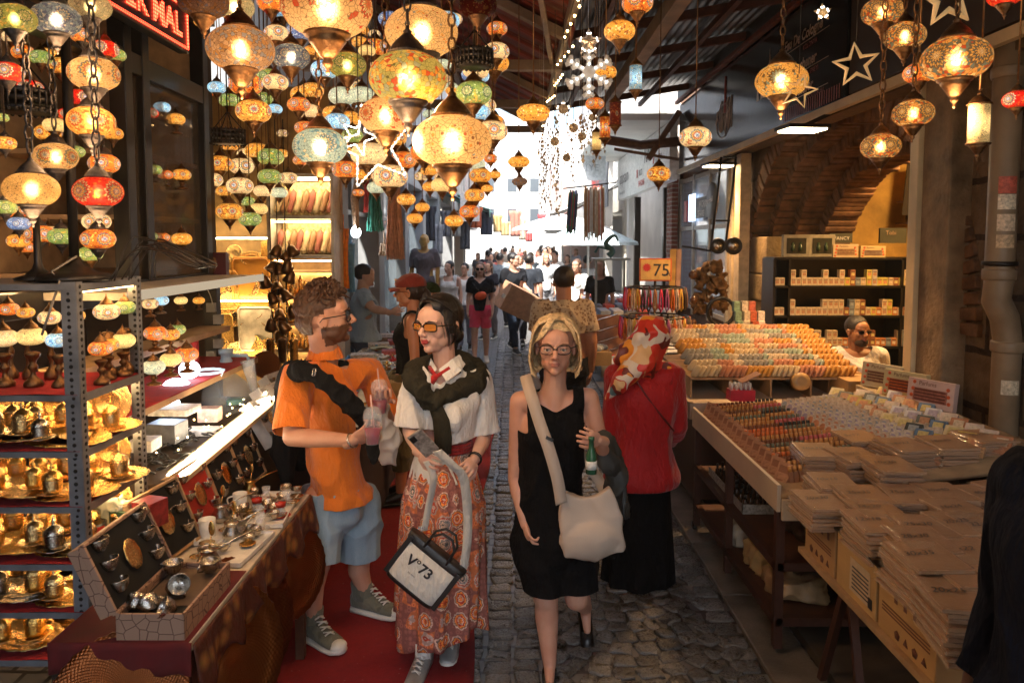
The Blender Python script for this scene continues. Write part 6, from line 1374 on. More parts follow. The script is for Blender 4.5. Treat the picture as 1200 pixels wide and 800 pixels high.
def prototray(gm,oval,lab):
 q=MB().mat(gm);q.lathe([(.001,.002),(.12,.002),(.135,.004),(.16,.014),(.163,.016),(.158,.018),(.13,.008),(.11,.006),(.001,.006)],n=72,fl=(18,.025),sy=oval)
 q.lathe([(.08,.006),(.085,.008),(.09,.006)],n=40,sy=oval);return q.mesh(lab)
FIL=NT('gold_filigree');co=FIL.coord();vo=FIL.n('ShaderNodeTexVoronoi',feature='DISTANCE_TO_EDGE');vo.inputs['Scale'].default_value=190;FIL.l(co,vo.inputs['Vector'])
oi=FIL.n('ShaderNodeObjectInfo');FIL.bsdf(FIL.mix(oi.outputs['Random'],(.80,.48,.13),(.72,.52,.26)),.22,1,vo.outputs['Distance'],.7,.003);GFIL=FIL.m
SFI=NT('dark_filigree');co=SFI.coord();vo=SFI.n('ShaderNodeTexVoronoi',feature='DISTANCE_TO_EDGE');vo.inputs['Scale'].default_value=230;SFI.l(co,vo.inputs['Vector']);SFI.bsdf(SFI.ramp(vo.outputs['Distance'],[(.04,(.2,.15,.1)),(.16,(.72,.68,.62))]),.22,1,vo.outputs['Distance'],.5,.002);SFIL=SFI.m
CG=protoC(GFIL,1);CS=protoC(SFIL,1)
TR1=prototray(GFIL,.62,'tray');TR2=prototray(GFIL,1,'tray');TR3=prototray(SFIL,.62,'tray')
names={1.317:'second',1.133:'third',.94:'fourth',.777:'fifth',.613:'lowest',1.503:'top'}
rs=random.Random(11)
def put(me,name,loc,label,cat,group,rot=(0,0,0),sc_=1):
 o=obj(name,me,None,loc);o.rotation_euler=rot;o.scale=sc_ if hasattr(sc_,'__len__')else(sc_,)*3;return tag(o,label,cat,group)
for z in SHZ[2:]:
 nm=names[z]
 for i in range(5):put(TR2,'tray',(XA-.12-i*.2,YB-.03,z+.075),'round gilt tray standing at the back of the %s shelf of the steel rack'%nm,'tray','gilt trays on the steel rack shelves',(R(78+rs.uniform(-6,6)),0,R(rs.uniform(-12,12))),rs.uniform(.46,.56))
 for i in range(6):
  x=XA-.10-i*.18+rs.uniform(-.01,.01);dark=(z,i)in((1.317,1),(1.317,0),(.94,0),(.777,1),(.94,2))
  put(TR3 if(z==.777 and i==1)else TR1,'tray',(x,YA+.10,z+.008+.012*(i%2)),'scalloped gilt tray under coffee cups on the %s shelf of the steel rack'%nm,'tray','gilt trays on the steel rack shelves',(R(rs.uniform(2,8)),R(rs.uniform(-3,3)),R(rs.uniform(-30,30))),.86)
  put(TR1,'tray',(x+.04,YA+.25,z+.012+.012*(i%2)),'scalloped gilt tray in the back row of the %s shelf of the steel rack'%nm,'tray','gilt trays on the steel rack shelves',(R(6),0,R(rs.uniform(-30,30))),.8)
  for j,(dx,dy)in enumerate(((-.055,.02),(.045,.045),(.0,.15),(.07,.2),(-.06,.24))):
   if rs.random()<.1:continue
   s_=CS if dark and j==0 else CG
   copy_tree(s_,(x+dx+rs.uniform(-.01,.01),YA+.04+dy,z+.024+.012*(i%2)),('dark silver filigree coffee cup with pointed lid, on the %s shelf of the steel rack' if s_ is CS else 'gilt filigree cup with pointed lid on the %s shelf of the steel rack')%nm,(0,0,rs.random()*6),rs.uniform(.95,1.2))
CG.location=(XA-1.10,YA+.25,1.33);CG['label']='gilt filigree cup in the outer corner of the second rack shelf'
CS.location=(XA-1.12,YA+.08,1.15);CS['label']='dark silver filigree cup at the outer end of the third rack shelf'
q=MB();q.lathe([(.001,-1.62),(.62,-1.62),(.66,-1.55),(.60,-1.46),(.40,-1.38),(.22,-1.3),(.16,-1.2),(.2,-1.12),(.34,-1.02),(.34,-.95),(.2,-.88),(.26,-.78),(.44,-.66),(.5,-.6),(.52,-.55),(.3,-.5)],n=24,fl=(12,.03));FOOT=q.mesh('foot');FOOT.materials.append(BR2)
def tlamp(px,py,w,Y,kind,label,em_=.62,footz=None,group='mosaic table lamps on the left shelves',rot=(0,0,0)):
 c=P(px,py,Y);r=w/S(Y)/2/(1+((px-600)/F)**2*.3);e_=empty('table_lamp',c,label,'table lamp',group);e_.rotation_euler=rot
 for nm,me,mt in(('globe',GM['globe'],mosmat(kind,em_)),('cap',HM[('globe','cap')],None),('foot',FOOT,None)):
  o=obj(nm,me,e_);o.scale=(r,)*3;o.rotation_euler=(0,0,random.random()*6)
  if mt:o.material_slots[0].link='OBJECT';o.material_slots[0].material=mt
  if nm=='foot' and footz is not None:o.scale=(r,r,max(.3*r,(c.z-footz)/1.62))
 return e_
T=tlamp
T(4,396,36,2.48,'cream_chips','white glowing table lamp at the far left of the top rack shelf',footz=1.507);T(37,394,36,2.48,'cream_speck','white glowing table lamp second from the left on the top rack shelf',footz=1.507)
T(68,398,30,2.46,'whiteblue','pale blue table lamp just left of the rack post',footz=1.507)
for px,py,w_,k_,lab in((10,362,26,'orange','red orange table lamp behind the white ones on the top rack shelf'),(58,372,28,'cream_medal','cream rosette table lamp in the second row of the top rack shelf'),(88,370,24,'amber','amber table lamp behind the rack post'),(30,366,22,'amber_medal','amber rosette table lamp behind the glowing white pair')):T(px,py,w_,2.62,k_,lab,.4,footz=1.507)
for px,py,w_,Y,k_,lab in((118,408,30,2.52,'orange','orange red table lamp just right of the rack post'),(126,404,28,2.60,'amber_medal','amber table lamp between the two rack posts'),(144,399,30,2.68,'cream_speck','cream table lamp next to the far rack post'),(125,365,32,2.66,'cream_medal','red and white table lamp high between the two rack posts'),(146,360,26,2.72,'green','dark green table lamp high beside the far rack post')):T(px,py,w_,Y,k_,lab,.5,footz=1.507)
ws=empty('led_shelf',(-1.6,3.3,1.8),'white edged lit shelf below the black showcase','shelf')
q=MB();q.bx(-1.86,-1.5,2.85,4.4,1.77,1.80);q.build('shelf_board',pm('pale_board',(.55,.5,.42),.6),ws)
q=MB();q.bx(-1.5,-1.49,2.85,4.4,1.765,1.805);q.build('led_and_fill_strip',em('shelf_led2',(1,.8,.55),.16),ws)
l2=empty('lamp_shelf',(-1.6,3.3,1.4),'stepped shelf with red felt carrying table lamps behind the coffee sets','shelf')
q=MB().mat(LWOOD);q.bx(-1.86,-1.52,2.85,4.35,1.28,1.31);q.bx(-1.86,-1.68,2.85,4.35,1.47,1.50);q.build('shelf_board',None,l2);q=MB();q.bx(-1.86,-1.515,2.85,4.35,1.31,1.315);q.build('felt',RED,l2)
for i,(px,py,w_,Y,k_)in enumerate(((182,390,28,3.3,'orange'),(200,392,22,3.4,'amber_medal'),(176,356,20,3.2,'cream_medal'),(188,352,20,3.5,'whiteblue'),(208,386,20,3.7,'green'),(219,415,28,3.5,'orange'),(200,421,26,3.2,'cream_speck'),(180,430,28,2.9,'pale'),(233,352,14,4.1,'amber'),(212,352,16,3.9,'cream_speck'))):
 T(px,py,w_,Y,k_,['orange spotted table lamp on the stepped shelf past the far rack post','amber rosette table lamp second on the stepped shelf','cream table lamp directly under the lit shelf edge','pale blue table lamp under the lit shelf edge','green table lamp at the far part of the stepped shelf','orange lamp with a round rosette lying above the red box','cream speckled lamp beside the lying orange one','pale mosaic lamp lowest by the far rack post','small amber lamp farthest under the lit shelf','small cream lamp in the middle under the lit shelf'][i],.55)
for i,(px,py,w_,Y,k_)in enumerate(((176,133,20,3.9,'red'),(190,126,20,4.0,'whiteblue'),(206,140,22,4.1,'amber'),(163,120,18,3.8,'blue'),(180,199,20,3.9,'green'),(194,205,18,4.0,'orange'),(213,205,22,4.1,'amber_medal'),(166,196,14,3.75,'cream_medal'),(175,277,20,3.85,'green'),(190,278,18,3.95,'orange'),(213,280,24,4.05,'amber'),(200,281,18,4.2,'cream_medal'))):
 T(px,py,w_,Y,k_,('red','pale blue','amber','blue','green','orange','amber beaded','cream','dull green','orange lying','amber lying','cream lying')[i]+' table lamp on the %s shelf inside the black showcase'%('upper','middle','lower')[i//4],.5,group='table lamps in the black showcase')
bs=empty('lamp_stand',P(88,318,2.5),'black twisted floor lamp stem with a round foot on top of the rack','lamp stand');c=P(88,320,2.5);q=MB().mat(DARK)
q.lathe([(.001,0),(.115,0),(.12,.008),(.11,.02),(.07,.03),(.045,.045),(.025,.06),(.018,.08)],(c.x,c.y,1.868),28)
q.lathe([(.014,.06),(.014,.95)],(c.x,c.y,1.868),14,fl=(7,.12));q.build('stem',None,bs);q=MB();q.tube([(c.x+.02,c.y-.02,1.95),(c.x-.03,c.y-.08,1.90),(c.x+.02,c.y-.12,1.87),(c.x-.02,c.y-.16,1.7)],.004,5);q.build('wire',pm('grey_wire',(.2,.18,.16),.6),bs)
c=P(45,320,2.5);bs=empty('lamp_stand',(c.x,c.y,1.868),'dark lamp stem behind the specked lantern on top of the rack','lamp stand');q=MB().mat(DARK);q.lathe([(.001,0),(.07,0),(.075,.008),(.04,.02),(.018,.04),(.012,.06),(.010,.28)],(c.x,c.y,1.868),20);q.build('stem',None,bs)
rs2=random.Random(4);q=MB().mat(DARK)
for k in range(9):y0=rs2.uniform(2.4,2.6);q.tube(arc([(-1.35+rs2.random()*.1,y0,1.87),(-1.25,y0+.03,1.96+rs2.random()*.06),(-1.12+rs2.random()*.1,y0,1.93),(-1.05,y0+.02,1.91)],5),.003,4)
tag(q.build('cable',None),'tangle of thin black cables on top of the steel rack','cable')
XT=-.965;TZ=.80
tb2=empty('display_table',(-1.3,2.7,0),'cloth covered table of coffee sets along the left of the lane','table')
q=MB();q.bx(-1.39,XT,2.12,3.42,TZ-.03,TZ);q.build('table_top',pm('pale_table',(.6,.52,.42),.6),tb2)
t=NT('gold_brocade');co=t.coord();vo=t.n('ShaderNodeTexVoronoi');vo.inputs['Scale'].default_value=14;t.l(co,vo.inputs['Vector']);n=t.noise(co,40,3)
t.bsdf(t.mix(.6,t.ramp(vo.outputs['Distance'],[(.2,(.45,.2,.05)),(.5,(.12,.03,.015))]),n.outputs['Color'],'MULTIPLY'),.6,.2,n.outputs[0],.5,.01);BROC=t.m
q=MB();q.sheet(60,8,lambda u,v:V((XT+.012+.02*v*math.sin(u*34)+.02*v,2.12+u*1.30,TZ-.005-v*(.15+.02*math.sin(u*60)))));q.build('cloth_skirt',BROC,tb2,solid=.004)
q=MB();q.sheet(20,4,lambda u,v:V((-1.39+u*.43,2.115+.008*v*math.sin(u*30),TZ+.003-v*.10)));q.build('cloth_skirt',pm('dark_red_edge',(.12,.01,.01),.9),tb2,solid=.004)
q=MB();q.sheet(20,8,lambda u,v:V((-1.39+u*.43,3.43+.02*v*math.sin(u*30),TZ-.005-v*.30)));q.build('cloth_skirt',BROC,tb2,solid=.004)
for x,y in((-1.0,2.18),(-1.0,3.35),(-1.36,2.18),(-1.36,3.35)):q=MB().mat(WOOD);q.bx(x-.02,x+.02,y-.02,y+.02,0,TZ-.03);q.build('leg',None,tb2)
CHT=NT('chased_tray');co=CHT.coord();sp=CHT.n('ShaderNodeSeparateXYZ');CHT.l(co,sp.inputs[0]);an=CHT.math('ARCTAN2',sp.outputs[1],sp.outputs[0]);vl=CHT.n('ShaderNodeVectorMath',operation='LENGTH');CHT.l(co,vl.inputs[0])
pt_=CHT.math('MULTIPLY',CHT.math('SINE',CHT.math('MULTIPLY',an,72)),CHT.math('SINE',CHT.math('MULTIPLY',vl.outputs['Value'],420)));oi=CHT.n('ShaderNodeObjectInfo')
CHT.bsdf(CHT.mix(oi.outputs['Random'],(.34,.12,.035),(.16,.045,.018)),.36,1,pt_,.5,.0015);CHTM=CHT.m
q=MB().mat(CHTM);q.lathe([(.001,0),(.20,0),(.22,.004),(.25,.02),(.262,.024),(.258,.03),(.22,.012),(.19,.006),(.001,.006)],n=96,fl=(32,.012));BTR=q.mesh('big_tray')
for(px,py,Y,sc_,rt,lab)in((140,822,2.06,.74,(R(52),0,R(15)),'big chased copper tray with lobed rim at the foot of the coffee table'),(258,775,2.45,1.0,(R(78),0,R(62)),'dark chased round tray leaning under the coffee table'),(285,735,2.72,.95,(R(80),0,R(66)),'reddish round tray leaning just behind the dark one'),(338,670,3.22,.8,(R(82),0,R(60)),'lobed brass tray leaning by the far end of the coffee table'),(262,705,2.62,.6,(R(80),0,R(70)),'brown tray half hidden under the coffee table cloth')):
 put(BTR,'round_tray',P(px,py,Y),lab,'tray','chased trays under the coffee table',rt,sc_)
for x,y in((-1.2,2.2),(-1.15,2.6)):pass
bxx=MB();bxx.bx(-1.37,-1.02,2.05,2.5,0,.42);tag(bxx.build('storage_crate',pm('red_box',(.2,.015,.012),.8)),'red cloth covered crate under the near end of the coffee table','crate')
t=NT('patterned_paper');co=t.coord();
vo=t.n('ShaderNodeTexVoronoi',feature='DISTANCE_TO_EDGE');vo.inputs['Scale'].default_value=26;vo.inputs['Randomness'].default_value=.6;t.l(co,vo.inputs['Vector'])
t.bsdf(t.mix(t.math('LESS_THAN',vo.outputs['Distance'],.035),(.36,.22,.15),(.12,.06,.04)),.6);PATP=t.m
VELV=pm('black_foam',(.008,.008,.008),.9)
q=MB();q.lathe([(.001,0),(.012,0),(.018,.006),(.026,.02),(.029,.036),(.029,.038),(.027,.036),(.018,.008)],n=20);q.tube([(.027,0,.032),(.040,0,.030),(.040,0,.016),(.024,0,.012)],.0025,6);CUPM=q.mesh('cup');CUPM.materials.append(SFIL)
q=MB();q.lathe([(.001,.001),(.024,.001),(.040,.006),(.041,.008),(.024,.004),(.001,.004)],n=28,fl=(10,.04));SAUM=q.mesh('saucer');SAUM.materials.append(GFIL)
def set_panel(c,u,v,w,h,label,back,group,cups=6,mat=None,th=.06):
 """one side of a boxed set standing open: u across, v up the panel, cups pressed in foam"""
 u=V(u).normalized();v=V(v).normalized();n=u.cross(v);c=V(c);e_=empty('boxed_cup_set',c,label,'boxed set',group)
 q=MB().mat(back);Rm=M((u,v,n)).transposed();q.box(c-n*th/2,(w,h,th),Rm)
 for s_ in(-1,1):q.box(c+u*s_*w/2+n*.004,(.010,h,.02),Rm);q.box(c+v*s_*h/2+n*.004,(w,.010,.02),Rm)
 q.build('box_shell',None,e_,bevel=.002)
 q=MB();q.box(c+n*.002,(w-.012,h-.012,.006),Rm);q.build('foam',mat or VELV,e_)
 sl_=[]
 if cups==6:sl_=[(-.32,.30),(.32,.30),(-.32,0),(.32,0),(-.32,-.32),(.32,-.32)]
 for(a,b_)in sl_:
  o=obj('cup',CUPM,e_,tuple(u*a*w+v*b_*h+n*.004));o.rotation_mode='QUATERNION';o.rotation_quaternion=(Rm@M.Rotation(R(-75),3,'X')@M.Rotation(rs.uniform(0,3),3,'Z')).to_quaternion();o.scale=(min(w/.22,1.25)*.86,)*3
 o=obj('saucer',SAUM,e_,tuple(n*.008));o.rotation_mode='QUATERNION';o.rotation_quaternion=Rm.to_quaternion();o.scale=(1.0,1.25,1)
 return e_
A0=PZ(200,758,.88);
ob=empty('open_gift_box',(-1.2,2.2,TZ),'open patterned gift box of silver coffee cups nearest the camera','gift box')
bx0=PZ(118,738,.88);bx1=PZ(200,740,.88);bfar=PZ(325,595,.88)
q=MB().mat(PATP);x0,x1,y0,y1=-1.19,-.985,2.13,2.49
for a in((x0,x1,y0,y0+.008),(x0,x1,y1-.008,y1),(x0,x0+.008,y0,y1),(x1-.008,x1,y0,y1)):q.bx(*a,TZ+.002,TZ+.085)
q.build('box_side',None,ob);q=MB();q.bx(x0+.008,x1-.008,y0+.008,y1-.008,TZ+.004,TZ+.062);q.build('foam',VELV,ob)
q=MB();q.bx(x0+.02,x1-.008,y0+.09,y1-.008,TZ+.062,TZ+.066);q.build('insert',pm('brown_card',(.1,.06,.035),.8),ob)
for i,(x,y,t_)in enumerate(((-1.16,2.17,1),(-1.095,2.17,1),(-1.03,2.17,1),(-1.15,2.42,0),(-1.03,2.43,0),(-1.11,2.29,1),(-1.07,2.30,2))):
 o=obj('cup',CUPM,ob,(x+1.2,y-2.2,.075 if t_!=2 else.11));o.rotation_euler=(R(-60)if t_==1 else 0,0,R(60*i))if t_!=2 else(R(70),R(70),0);o.scale=(1.15,)*3;KIDS.clear()
vv_=V((-.41,0,.91));set_panel(V((-1.195,2.31,TZ+.088))+vv_*.11+V((0,0,0)),(0,1,0),vv_,.365,.225,'open lid of the nearest gift box with white silver cups on black foam',PATP,'boxed cup sets on the coffee table',th=.045)
yy=2.56
for i,(foam,lab)in enumerate(((VELV,'black boxed cup set right behind the open gift box lid'),(pm('red_foam',(.45,.03,.015),.8),'boxed cup set on bright red foam'),(VELV,'black boxed cup set beside the red foam one'),(VELV,'black boxed cup set at the far end of the row'))):
 w_=(.33,.27,.29,.27)[i];set_panel((-1.325,yy+w_/2,TZ+.135),(.12 if i==0 else.03,1,0),(-.35,0,.94),w_-.02,.26,lab,LWOOD,'boxed cup sets on the coffee table',mat=foam);yy+=w_
for i in range(3):
 set_panel((-1.30-.03*i,3.9+.22*i,TZ+.24+.03*i),(.2,1,0),(-.5,0,.86),.20,.26,['white boxed cup set leaning beyond the far end of the light bar','second white boxed set beyond the light bar','third white boxed set beyond the light bar'][i],pm('white_card',(.6,.55,.5),.6),'white boxed sets beyond the light bar',mat=pm('white_foam',(.6,.56,.52),.8))
lbar=empty('light_bar',(-1.45,3.3,1.05),'long glowing white tube in a pale channel above the boxed sets','lamp');a=P(203,562,2.95);b_=P(318,468,4.05);dz=V((0,0,1))
q=MB();q.bar(a,b_,.11,.02);q.build('channel',pm('cream_trim',0),lbar);
for o2 in(-.02,.025):q=MB();q.tube([a+V((o2,0,.018)),b_+V((o2,0,.018))],.007,8);q.build('tube',em('tube_glow',(1,.82,.56),14),lbar)
WTR=pm('white_tray',(.75,.72,.68),.4)
def tray_sq(x,y,sx,sy,rot,label):
 q=MB().mat(WTR);q.box((x,y,TZ+.008),(sx,sy,.006),rot)
 Rm=M.Rotation(rot,3,'Z')
 for s_ in(-1,1):
  q.box(V((x,y,TZ+.014))+Rm@V((s_*sx/2,0,0)),(.006,sy,.016),rot);q.box(V((x,y,TZ+.014))+Rm@V((0,s_*sy/2,0)),(sx,.006,.016),rot)
 tag(q.build('square_tray',None),label,'tray','white trays on the coffee table')
tray_sq(-1.07,2.78,.17,.30,-.1,'white tray with glass dishes right behind the open gift box');tray_sq(-1.05,3.12,.15,.26,.1,'white tray with tea glasses in the middle of the table');tray_sq(-1.22,2.95,.14,.24,.3,'white tray below the red foam set');tray_sq(-1.08,3.34,.16,.12,0,'white tray at the far corner of the table')
def smallpot(c,s_,mat,label,spoon=False):
 c=V(c);e_=empty('coffee_pot',c,label,'coffee pot');q=MB().mat(mat);q.lathe([(.001,0),(.026*s_,0),(.036*s_,.012*s_),(.038*s_,.03*s_),(.024*s_,.055*s_),(.027*s_,.068*s_),(.029*s_,.07*s_)],c,20);q.build('pot_body',None,e_)
 q=MB().mat(mat);q.tube([c+V((.02,.01,.062))*s_,c+V((.07,.05,.085))*s_,c+V((.12,.08,.10))*s_],.003,5);q.build('handle',None,e_)
 if spoon:q=MB().mat(GOLD);q.tube([c+V((0,0,.05))*s_,c+V((.01,0,.11))*s_],.0025,5);q.ell(c+V((.012,0,.135))*s_,(.010*s_,.003,.024*s_));q.build('spoon',None,e_)
smallpot((-1.08,2.54,TZ+.03),1.15,SFIL,'silver coffee pot with a brass spoon standing behind the open box',True)
smallpot((-1.12,2.86,TZ+.012),1.0,SILVER,'dark silver coffee pot on the white tray',True);smallpot((-1.24,3.05,TZ+.012),1.0,SILVER,'brass coffee pot with spoon by the red foam set',True);smallpot((-1.24,3.4,TZ+.01),.9,GOLD,'small golden coffee pot at the far end of the table',True)
POR=pm('porcelain',(.75,.73,.68),.2)
def mug(c,s_,mat,label,cat='mug',n='mug',lbl=None):
 c=V(c);e_=empty(n,c,label,cat);q=MB().mat(mat);q.lathe([(.001,0),(.034*s_,0),(.037*s_,.004),(.039*s_,.088*s_),(.036*s_,.088*s_),(.034*s_,.01)],c,24);q.build('mug_body',None,e_)
 q=MB().mat(mat);q.tube(arc([c+V((-.037,0,.07))*s_,c+V((-.065,-.01,.06))*s_,c+V((-.062,-.01,.03))*s_,c+V((-.037,0,.02))*s_],4),.005*s_,6);q.build('handle',None,e_);return e_
mug((-1.235,2.90,TZ+.006),.85,POR,'plain white mug on the table before the red foam set');mug((-1.22,3.22,TZ+.006),.8,POR,'small white cup in the middle of the coffee table','cup','cup')
BM2=pm('black_mug',(.02,.02,.02),.2)
e_=mug(P(112,640,2.52),1.0,BM2,'black and red printed mug beside the rack post')
q=MB().mat(pm('red_print',(.5,.03,.02),.3));c=P(112,640,2.52);q.sheet(8,1,lambda u,v:V((c.x+.0395*math.cos(R(-100+u*90)),c.y+.0395*math.sin(R(-100+u*90)),c.z+.01+v*.07)));q.build('print',None,e_)
for px,py,cc_,lab in((150,610,(.04,.09,.05),'dark green boxed mug left of the light bar'),(176,600,(.3,.03,.03),'red boxed mug left of the light bar')):
 c=P(px,py,2.6);e_=empty('mug_box',c,lab,'box');q=MB();q.box(c,(.085,.085,.095),-.3);q.build('carton',pm('mugbox%d'%px,cc_,.4,0,.5,40),e_,bevel=.002);lettering(e_,'ISTANBUL',.014,LW,c+M.Rotation(-.3,3,'Z')@V((-.03,-.0435,.03)),M.Rotation(-.3,3,'Z')@V((0,0,-1)),M.Rotation(-.3,3,'Z')@V((1,0,0)))
bgp=P(132,610,2.60);mb=MB();mb.box(bgp,(.12,.05,.17),M.Rotation(R(10),3,'Y'));me=remesh(mb,.008,4);displace(me,.012,20,20,20);setmats(me,[glass('wrap_plastic',(.5,.55,.5),.12,.35)]);me.transform(M.Translation(-bgp));o_=obj('wrapped_parcel',me,None,bgp);tag(o_,'plastic wrapped dark parcel beside the black and red mug','parcel')
GL2=glass('thin_glass',(1,1,1),.03,.8)
def teaglass(x,y,label,fill=None):
 c=V((x,y,TZ+.014));e_=empty('tea_glass',c,label,'glass','tea glasses on the coffee table');q=MB();q.lathe([(.015,.004),(.020,.006),(.023,.02),(.016,.04),(.021,.062),(.020,.062),(.014,.04),(.02,.02)],c,16);q.build('glass_body',GL2,e_)
 q=MB();q.lathe([(.001,0),(.03,.001),(.042,.006),(.03,.004),(.001,.003)],c,20);q.build('saucer',fill or GL2,e_)
 if fill:q=MB();q.lathe([(.0215,.045),(.0225,.064),(.001,.066)],c,16);q.build('rim',fill,e_)
for x,y,f_,lab in((-1.04,2.95,None,'clear tea glass on the near white tray'),(-1.0,3.10,pm('red_glass',(.4,.02,.01),.15),'tea glass with red rim and saucer'),(-1.07,3.05,None,'clear tea glass beside the red rimmed one'),(-1.02,3.25,None,'clear tea glass near the far corner'),(-1.12,3.15,pm('red_glass',0),'low red and white dish glass on the table'),(-1.13,3.3,None,'clear tea glass behind the others')):teaglass(x,y,lab,f_)
q=MB();q.bx(-1.385,XT-.004,2.118,2.60,TZ+.001,TZ+.004);q.build('felt',pm('dark_red_edge',(.12,.01,.01),.9),tb2)
for i in range(26):
 x,y=rs.uniform(-1.26,-.99),rs.uniform(2.66,3.40);o=put(CUPM,'small_cup',(x,y,TZ+.02),'little filigree cup without lid among the white trays on the coffee table','cup','little cups on the white trays',(R(rs.uniform(-20,20)),0,rs.random()*6),rs.uniform(.7,1.0))
for i in range(14):
 x,y=rs.uniform(-1.2,-1.0),rs.uniform(2.66,3.38);put(SAUM,'saucer',(x,y,TZ+.018),'small patterned saucer lying among the white trays on the coffee table','saucer','saucers on the white trays',(0,0,0),rs.uniform(.6,.9))
ct=empty('counter',(-1.62,3.7,0),'dark back counter cluttered with boxes behind the light bar','counter');q=MB();q.bx(-1.86,-1.40,2.85,4.5,0,1.04);q.build('cabinet',DW,ct)
wbm=glass('water_bottle',(.75,.85,.95),.06,.72)
c=P(266,462,4.15);wb_=empty('water_bottle',c,'large clear water carboy with a blue hand pump','bottle');q=MB();q.lathe([(.02,-.12),(.12,-.12),(.135,-.10),(.137,.0),(.125,.05),(.06,.11),(.03,.13),(.028,.16)],c,28);q.build('bottle_body',wbm,wb_)
q=MB();q.lathe([(.034,.15),(.034,.20),(.028,.205),(.028,.23),(.040,.235),(.040,.26),(.001,.265)],c,18);q.tube([c+V((.03,0,.225)),c+V((.12,0,.225)),c+V((.13,0,.20))],.011,8);q.build('pump',pm('pale_blue_plastic',(.35,.48,.6),.35),wb_)
c2=P(294,440,4.1);q=MB();q.lathe([(.020,-.09),(.040,.09),(.038,.09),(.019,-.088)],c2,14,rot=M.Rotation(R(-12),3,'Y'));tag(q.build('cup_stack',CLEAR),'stack of clear plastic cups tilted against the pump','cups')
BW=em('cool_lamp',(.75,.87,1),5)
c=P(222,460,3.6);
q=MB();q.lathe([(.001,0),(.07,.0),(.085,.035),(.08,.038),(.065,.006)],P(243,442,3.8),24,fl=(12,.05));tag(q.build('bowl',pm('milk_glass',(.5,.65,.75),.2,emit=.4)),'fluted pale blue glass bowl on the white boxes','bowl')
q=MB();q.ell(P(207,455,3.5),(.07,.06,.05));q.ell(P(222,433,3.6),(.05,.05,.045));q.ell(P(196,475,3.4),(.06,.05,.05));me_=q.build('lit_ornament',em('cool_lamp',0,0));tag(me_,'glaring bluish white lit ornament on the cluttered counter','lamp')
for i,(px,py,Y,sz,cc_,lab)in enumerate(((196,505,3.35,(.14,.12,.09),(.12,.13,.16),'grey boxed lamp under the bluish white ornament'),(219,412,3.9,(.12,.03,.14),(.5,.02,.02),'red box with a pale window leaning before the water carboy'),(246,485,3.7,(.10,.08,.07),(.65,.45,.38),'small pink box on the counter'),(275,470,4.0,(.08,.06,.03),(.05,.16,.2),'flat teal box by the water carboy'),(238,505,3.6,(.16,.1,.03),(.7,.65,.6),'flat white carton on the counter'),(170,520,3.1,(.1,.1,.05),(.5,.5,.52),'checkered grey and white box beside the far rack post'),(205,480,3.3,(.18,.14,.03),(.7,.72,.75),'white polystyrene tray under the ornaments'))):
 c=P(px,py,Y);e_=empty('small_box',c,lab,'box');q=MB();q.box(c,sz,rs.uniform(-.4,.4));q.build('carton',pm('smallbox%d'%i,cc_,.5,0,.4,40),e_,bevel=.003)
q=MB().mat(BLACK)
for k in range(70):
 c=V((rs.uniform(-1.62,-1.42),rs.uniform(2.9,3.6),1.05+rs.random()*.04));q.tube([c+V((.018*math.cos(a),.018*math.sin(a)*rs.uniform(.5,1),.008*math.sin(a+k)))for a in(0,1,2,3,4,5)],.004,4,loop=True)
tag(q.build('bead_heap',None),'heap of black beaded bracelets on the counter behind the light bar','beads',kind='stuff')
q=MB().mat(em('warm_led',(1,.6,.2),14))
for k in range(26):q.ell((rs.uniform(-1.6,-1.42),rs.uniform(3.0,4.1),1.09+rs.random()*.03),.004,n=5,m=3)
tag(q.build('fairy_lights',None),'tiny warm lights scattered on the cluttered counter','light string',kind='stuff')
dwl=empty('display_wall',(-2.0,6.2,0),'golden display wall hung with trays and slippers across the shop','display')
q=MB();q.bx(-2.75,-1.47,6.3,6.4,0,3.3);q.build('back_board',pm('gold_board',(.42,.25,.09),.6,0,.4,8,.5,40),dwl)
q=MB().mat(pm('white_frame',(.6,.55,.48),.4));q.bx(-1.98,-1.47,6.0,6.3,1.86,1.89);q.bx(-1.98,-1.47,6.0,6.3,2.18,2.21);q.bx(-1.98,-1.47,6.0,6.3,2.52,2.55);q.bx(-1.99,-1.965,5.98,6.3,1.86,2.55);q.bx(-1.47,-1.445,5.98,6.3,.9,2.55);q.build('shelf_frame',None,dwl)
q=MB()
for z in(2.505,2.165,1.845):q.bx(-1.95,-1.49,6.02,6.05,z-.008,z)
q.build('led_and_fill_strip',em('case_led_and_fill',(1,.72,.38),14),dwl)
q=MB().mat(pm('glitter_gold',(.8,.6,.3),.3,.6,.6,40,.6,60));q.bx(-1.95,-1.49,6.27,6.29,1.9,2.5);q.build('glitter_panel',None,dwl)
SLP=[pm('slip_cream',(.55,.4,.22),.6,0,.3,40),pm('slip_pink',(.3,.08,.05),.6,0,.3,40),pm('slip_gold',(.28,.14,.06),.45,.2)]
q=MB();q.rings([[V((wd*math.cos(2*PI*j/10),L_,z+.018*math.sin(2*PI*j/10)*(1 if L_<.12 else 1.6)))for j in range(10)]for L_,wd,z in((0,.012,.015),(.02,.028,.015),(.10,.024,.013),(.15,.034,.02),(.19,.030,.022),(.215,.008,.026))]);SLM=q.mesh('slipper');SLM.materials.append(SLP[0])
for r_,z in enumerate((2.23,1.90)):
 for k in range(9):
  x=-1.93+k*.054;o=put(SLM,'slipper',(x,6.05,z),'beaded slipper standing on the %s shelf of the lit slipper case'%('upper' if r_==0 else 'lower'),'slipper','slippers in the lit case',(R(60),0,R(-14)),.95)
  o.material_slots[0].link='OBJECT';o.material_slots[0].material=SLP[(k*2+r_)%3]
